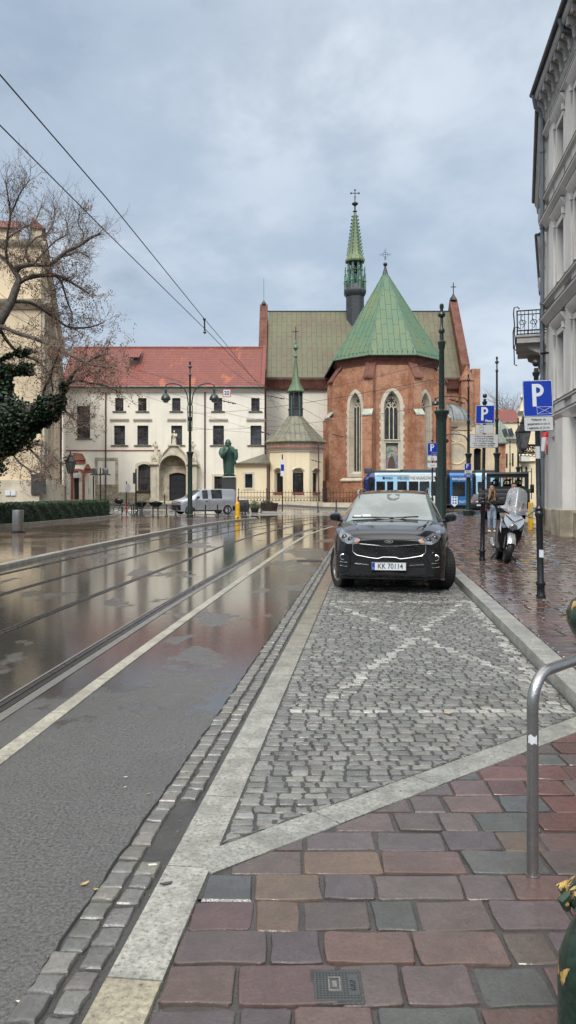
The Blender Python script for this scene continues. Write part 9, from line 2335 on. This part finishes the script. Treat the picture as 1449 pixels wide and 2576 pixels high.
for y_, w, z0_, z1_ in ((.72, .08, .68, .74), (.85, .14, .66, .79), (1.1, .16, .74, .83), (1.4, .14, .78, .90), (1.6, .09, .84, .9)): R.append([(w*math.cos(a), y_, (z0_+z1_)/2+(z1_-z0_)/2*math.sin(a)) for a in lin(0, 2*PI, 14)[:-1]])
mb.rings(R, True, True); mb.build('seat', 'matt_black', sc)
mb = sm(); mb.tube([(-.33, .04, 1.03), (-.2, .1, 1.06), (0, .10, 1.02), (.2, .1, 1.06), (.33, .04, 1.03)], [.018, .018, .03, .018, .018], 8); mb.sphere((0, .12, 1.03), .12, 12, 8, 1.1, .8, .5); hb = mb.build('handlebar', 'plastic_black', sc)
for s in (-1, 1):
    mb = sm(); mb.tube([(s*.27, .08, 1.05), (s*.33, .02, 1.13), (s*.38, .0, 1.17)], .009, 6); R = []
    for k, (u, w_) in enumerate(((-.02, .06), (.0, .09), (.03, .085))): R.append([(s*.46+w_*math.cos(a)*1.0, .0+u, 1.20+w_*.55*math.sin(a)+.12*w_*math.cos(a)*s) for a in lin(0, 2*PI, 16)[:-1]])
    mb.rings(R, True, True); mb.build('mirror', 'plastic_black', sc)
# windscreen: tall curved sheet with hand shields
mb = sm(); Rw = []
for z, w, y_ in ((1.02, .075, -.12), (1.06, .16, -.11), (1.12, .27, -.08), (1.17, .29, -.05), (1.22, .225, -.03), (1.30, .215, .0), (1.42, .212, .05), (1.52, .195, .09), (1.58, .155, .12), (1.61, .08, .135)):
    Rw.append([(w*u, y_+.10*abs(u)**1.5*(w/.2)-.02*(1-abs(u)), z-.012*abs(u)) for u in lin(-1, 1, 14)])
mb.rings(Rw, closed=False); n_ = len(mb.v); mb.rings([[(x_, y_+.004, z_) for x_, y_, z_ in r] for r in Rw], closed=False)
ws_ = mb.build('windscreen', 'scooter_screen', sc, sharp=60, recalc=False)
for (x_, z_) in ((-.15, 1.33), (-.16, 1.27), (.13, 1.28), (.12, 1.21)):
    mb = sm(); mb.M = MS @ Matrix.Translation((x_, -.005, z_)) @ Matrix.Rotation(PI/2, 4, 'X'); mb.lathe([(.013, -.03), (.013, .02), (.008, .024)], n=10); mb.build('screen_bolt', 'plastic_black', ws_)
mb = sm(); mb.tube([(-.05, .6, .28), (-.20, .62, .12), (-.24, .66, .0)], .014, 6); mb.tube([(.08, .55, .26), (.20, .42, .10), (.30, .30, .01), (.36, .26, .012)], .015, 6); mb.tube([(.27, .36, .03), (.33, .34, .02)], .01, 5); mb.build('stand', 'iron_black', sc)
mb = sm(); mb.tube([(-.17, .85, .28), (-.21, 1.1, .32), (-.2, 1.45, .42)], [.035, .055, .06], 10); mb.sphere((-.22, .78, .30), .05, 8, 6); mb.build('exhaust', 'steel_wheel', sc)

# ------------------------------------------------------------------ lettering to meshes (so it carries its own mask)
bpy.context.view_layer.update()
dg = bpy.context.evaluated_depsgraph_get()
for o in [o for o in S.objects if o.type == 'FONT']:
    me = bpy.data.meshes.new_from_object(o.evaluated_get(dg), depsgraph=dg)
    if not me.materials: me.materials.append(o.data.materials[0])
    n = bpy.data.objects.new('_tmp', me); COL.objects.link(n)
    n.parent = o.parent; n.matrix_parent_inverse = o.matrix_parent_inverse.copy(); n.matrix_basis = o.matrix_basis.copy()
    nm = o.name; bpy.data.objects.remove(o); n.name = nm; me.name = nm
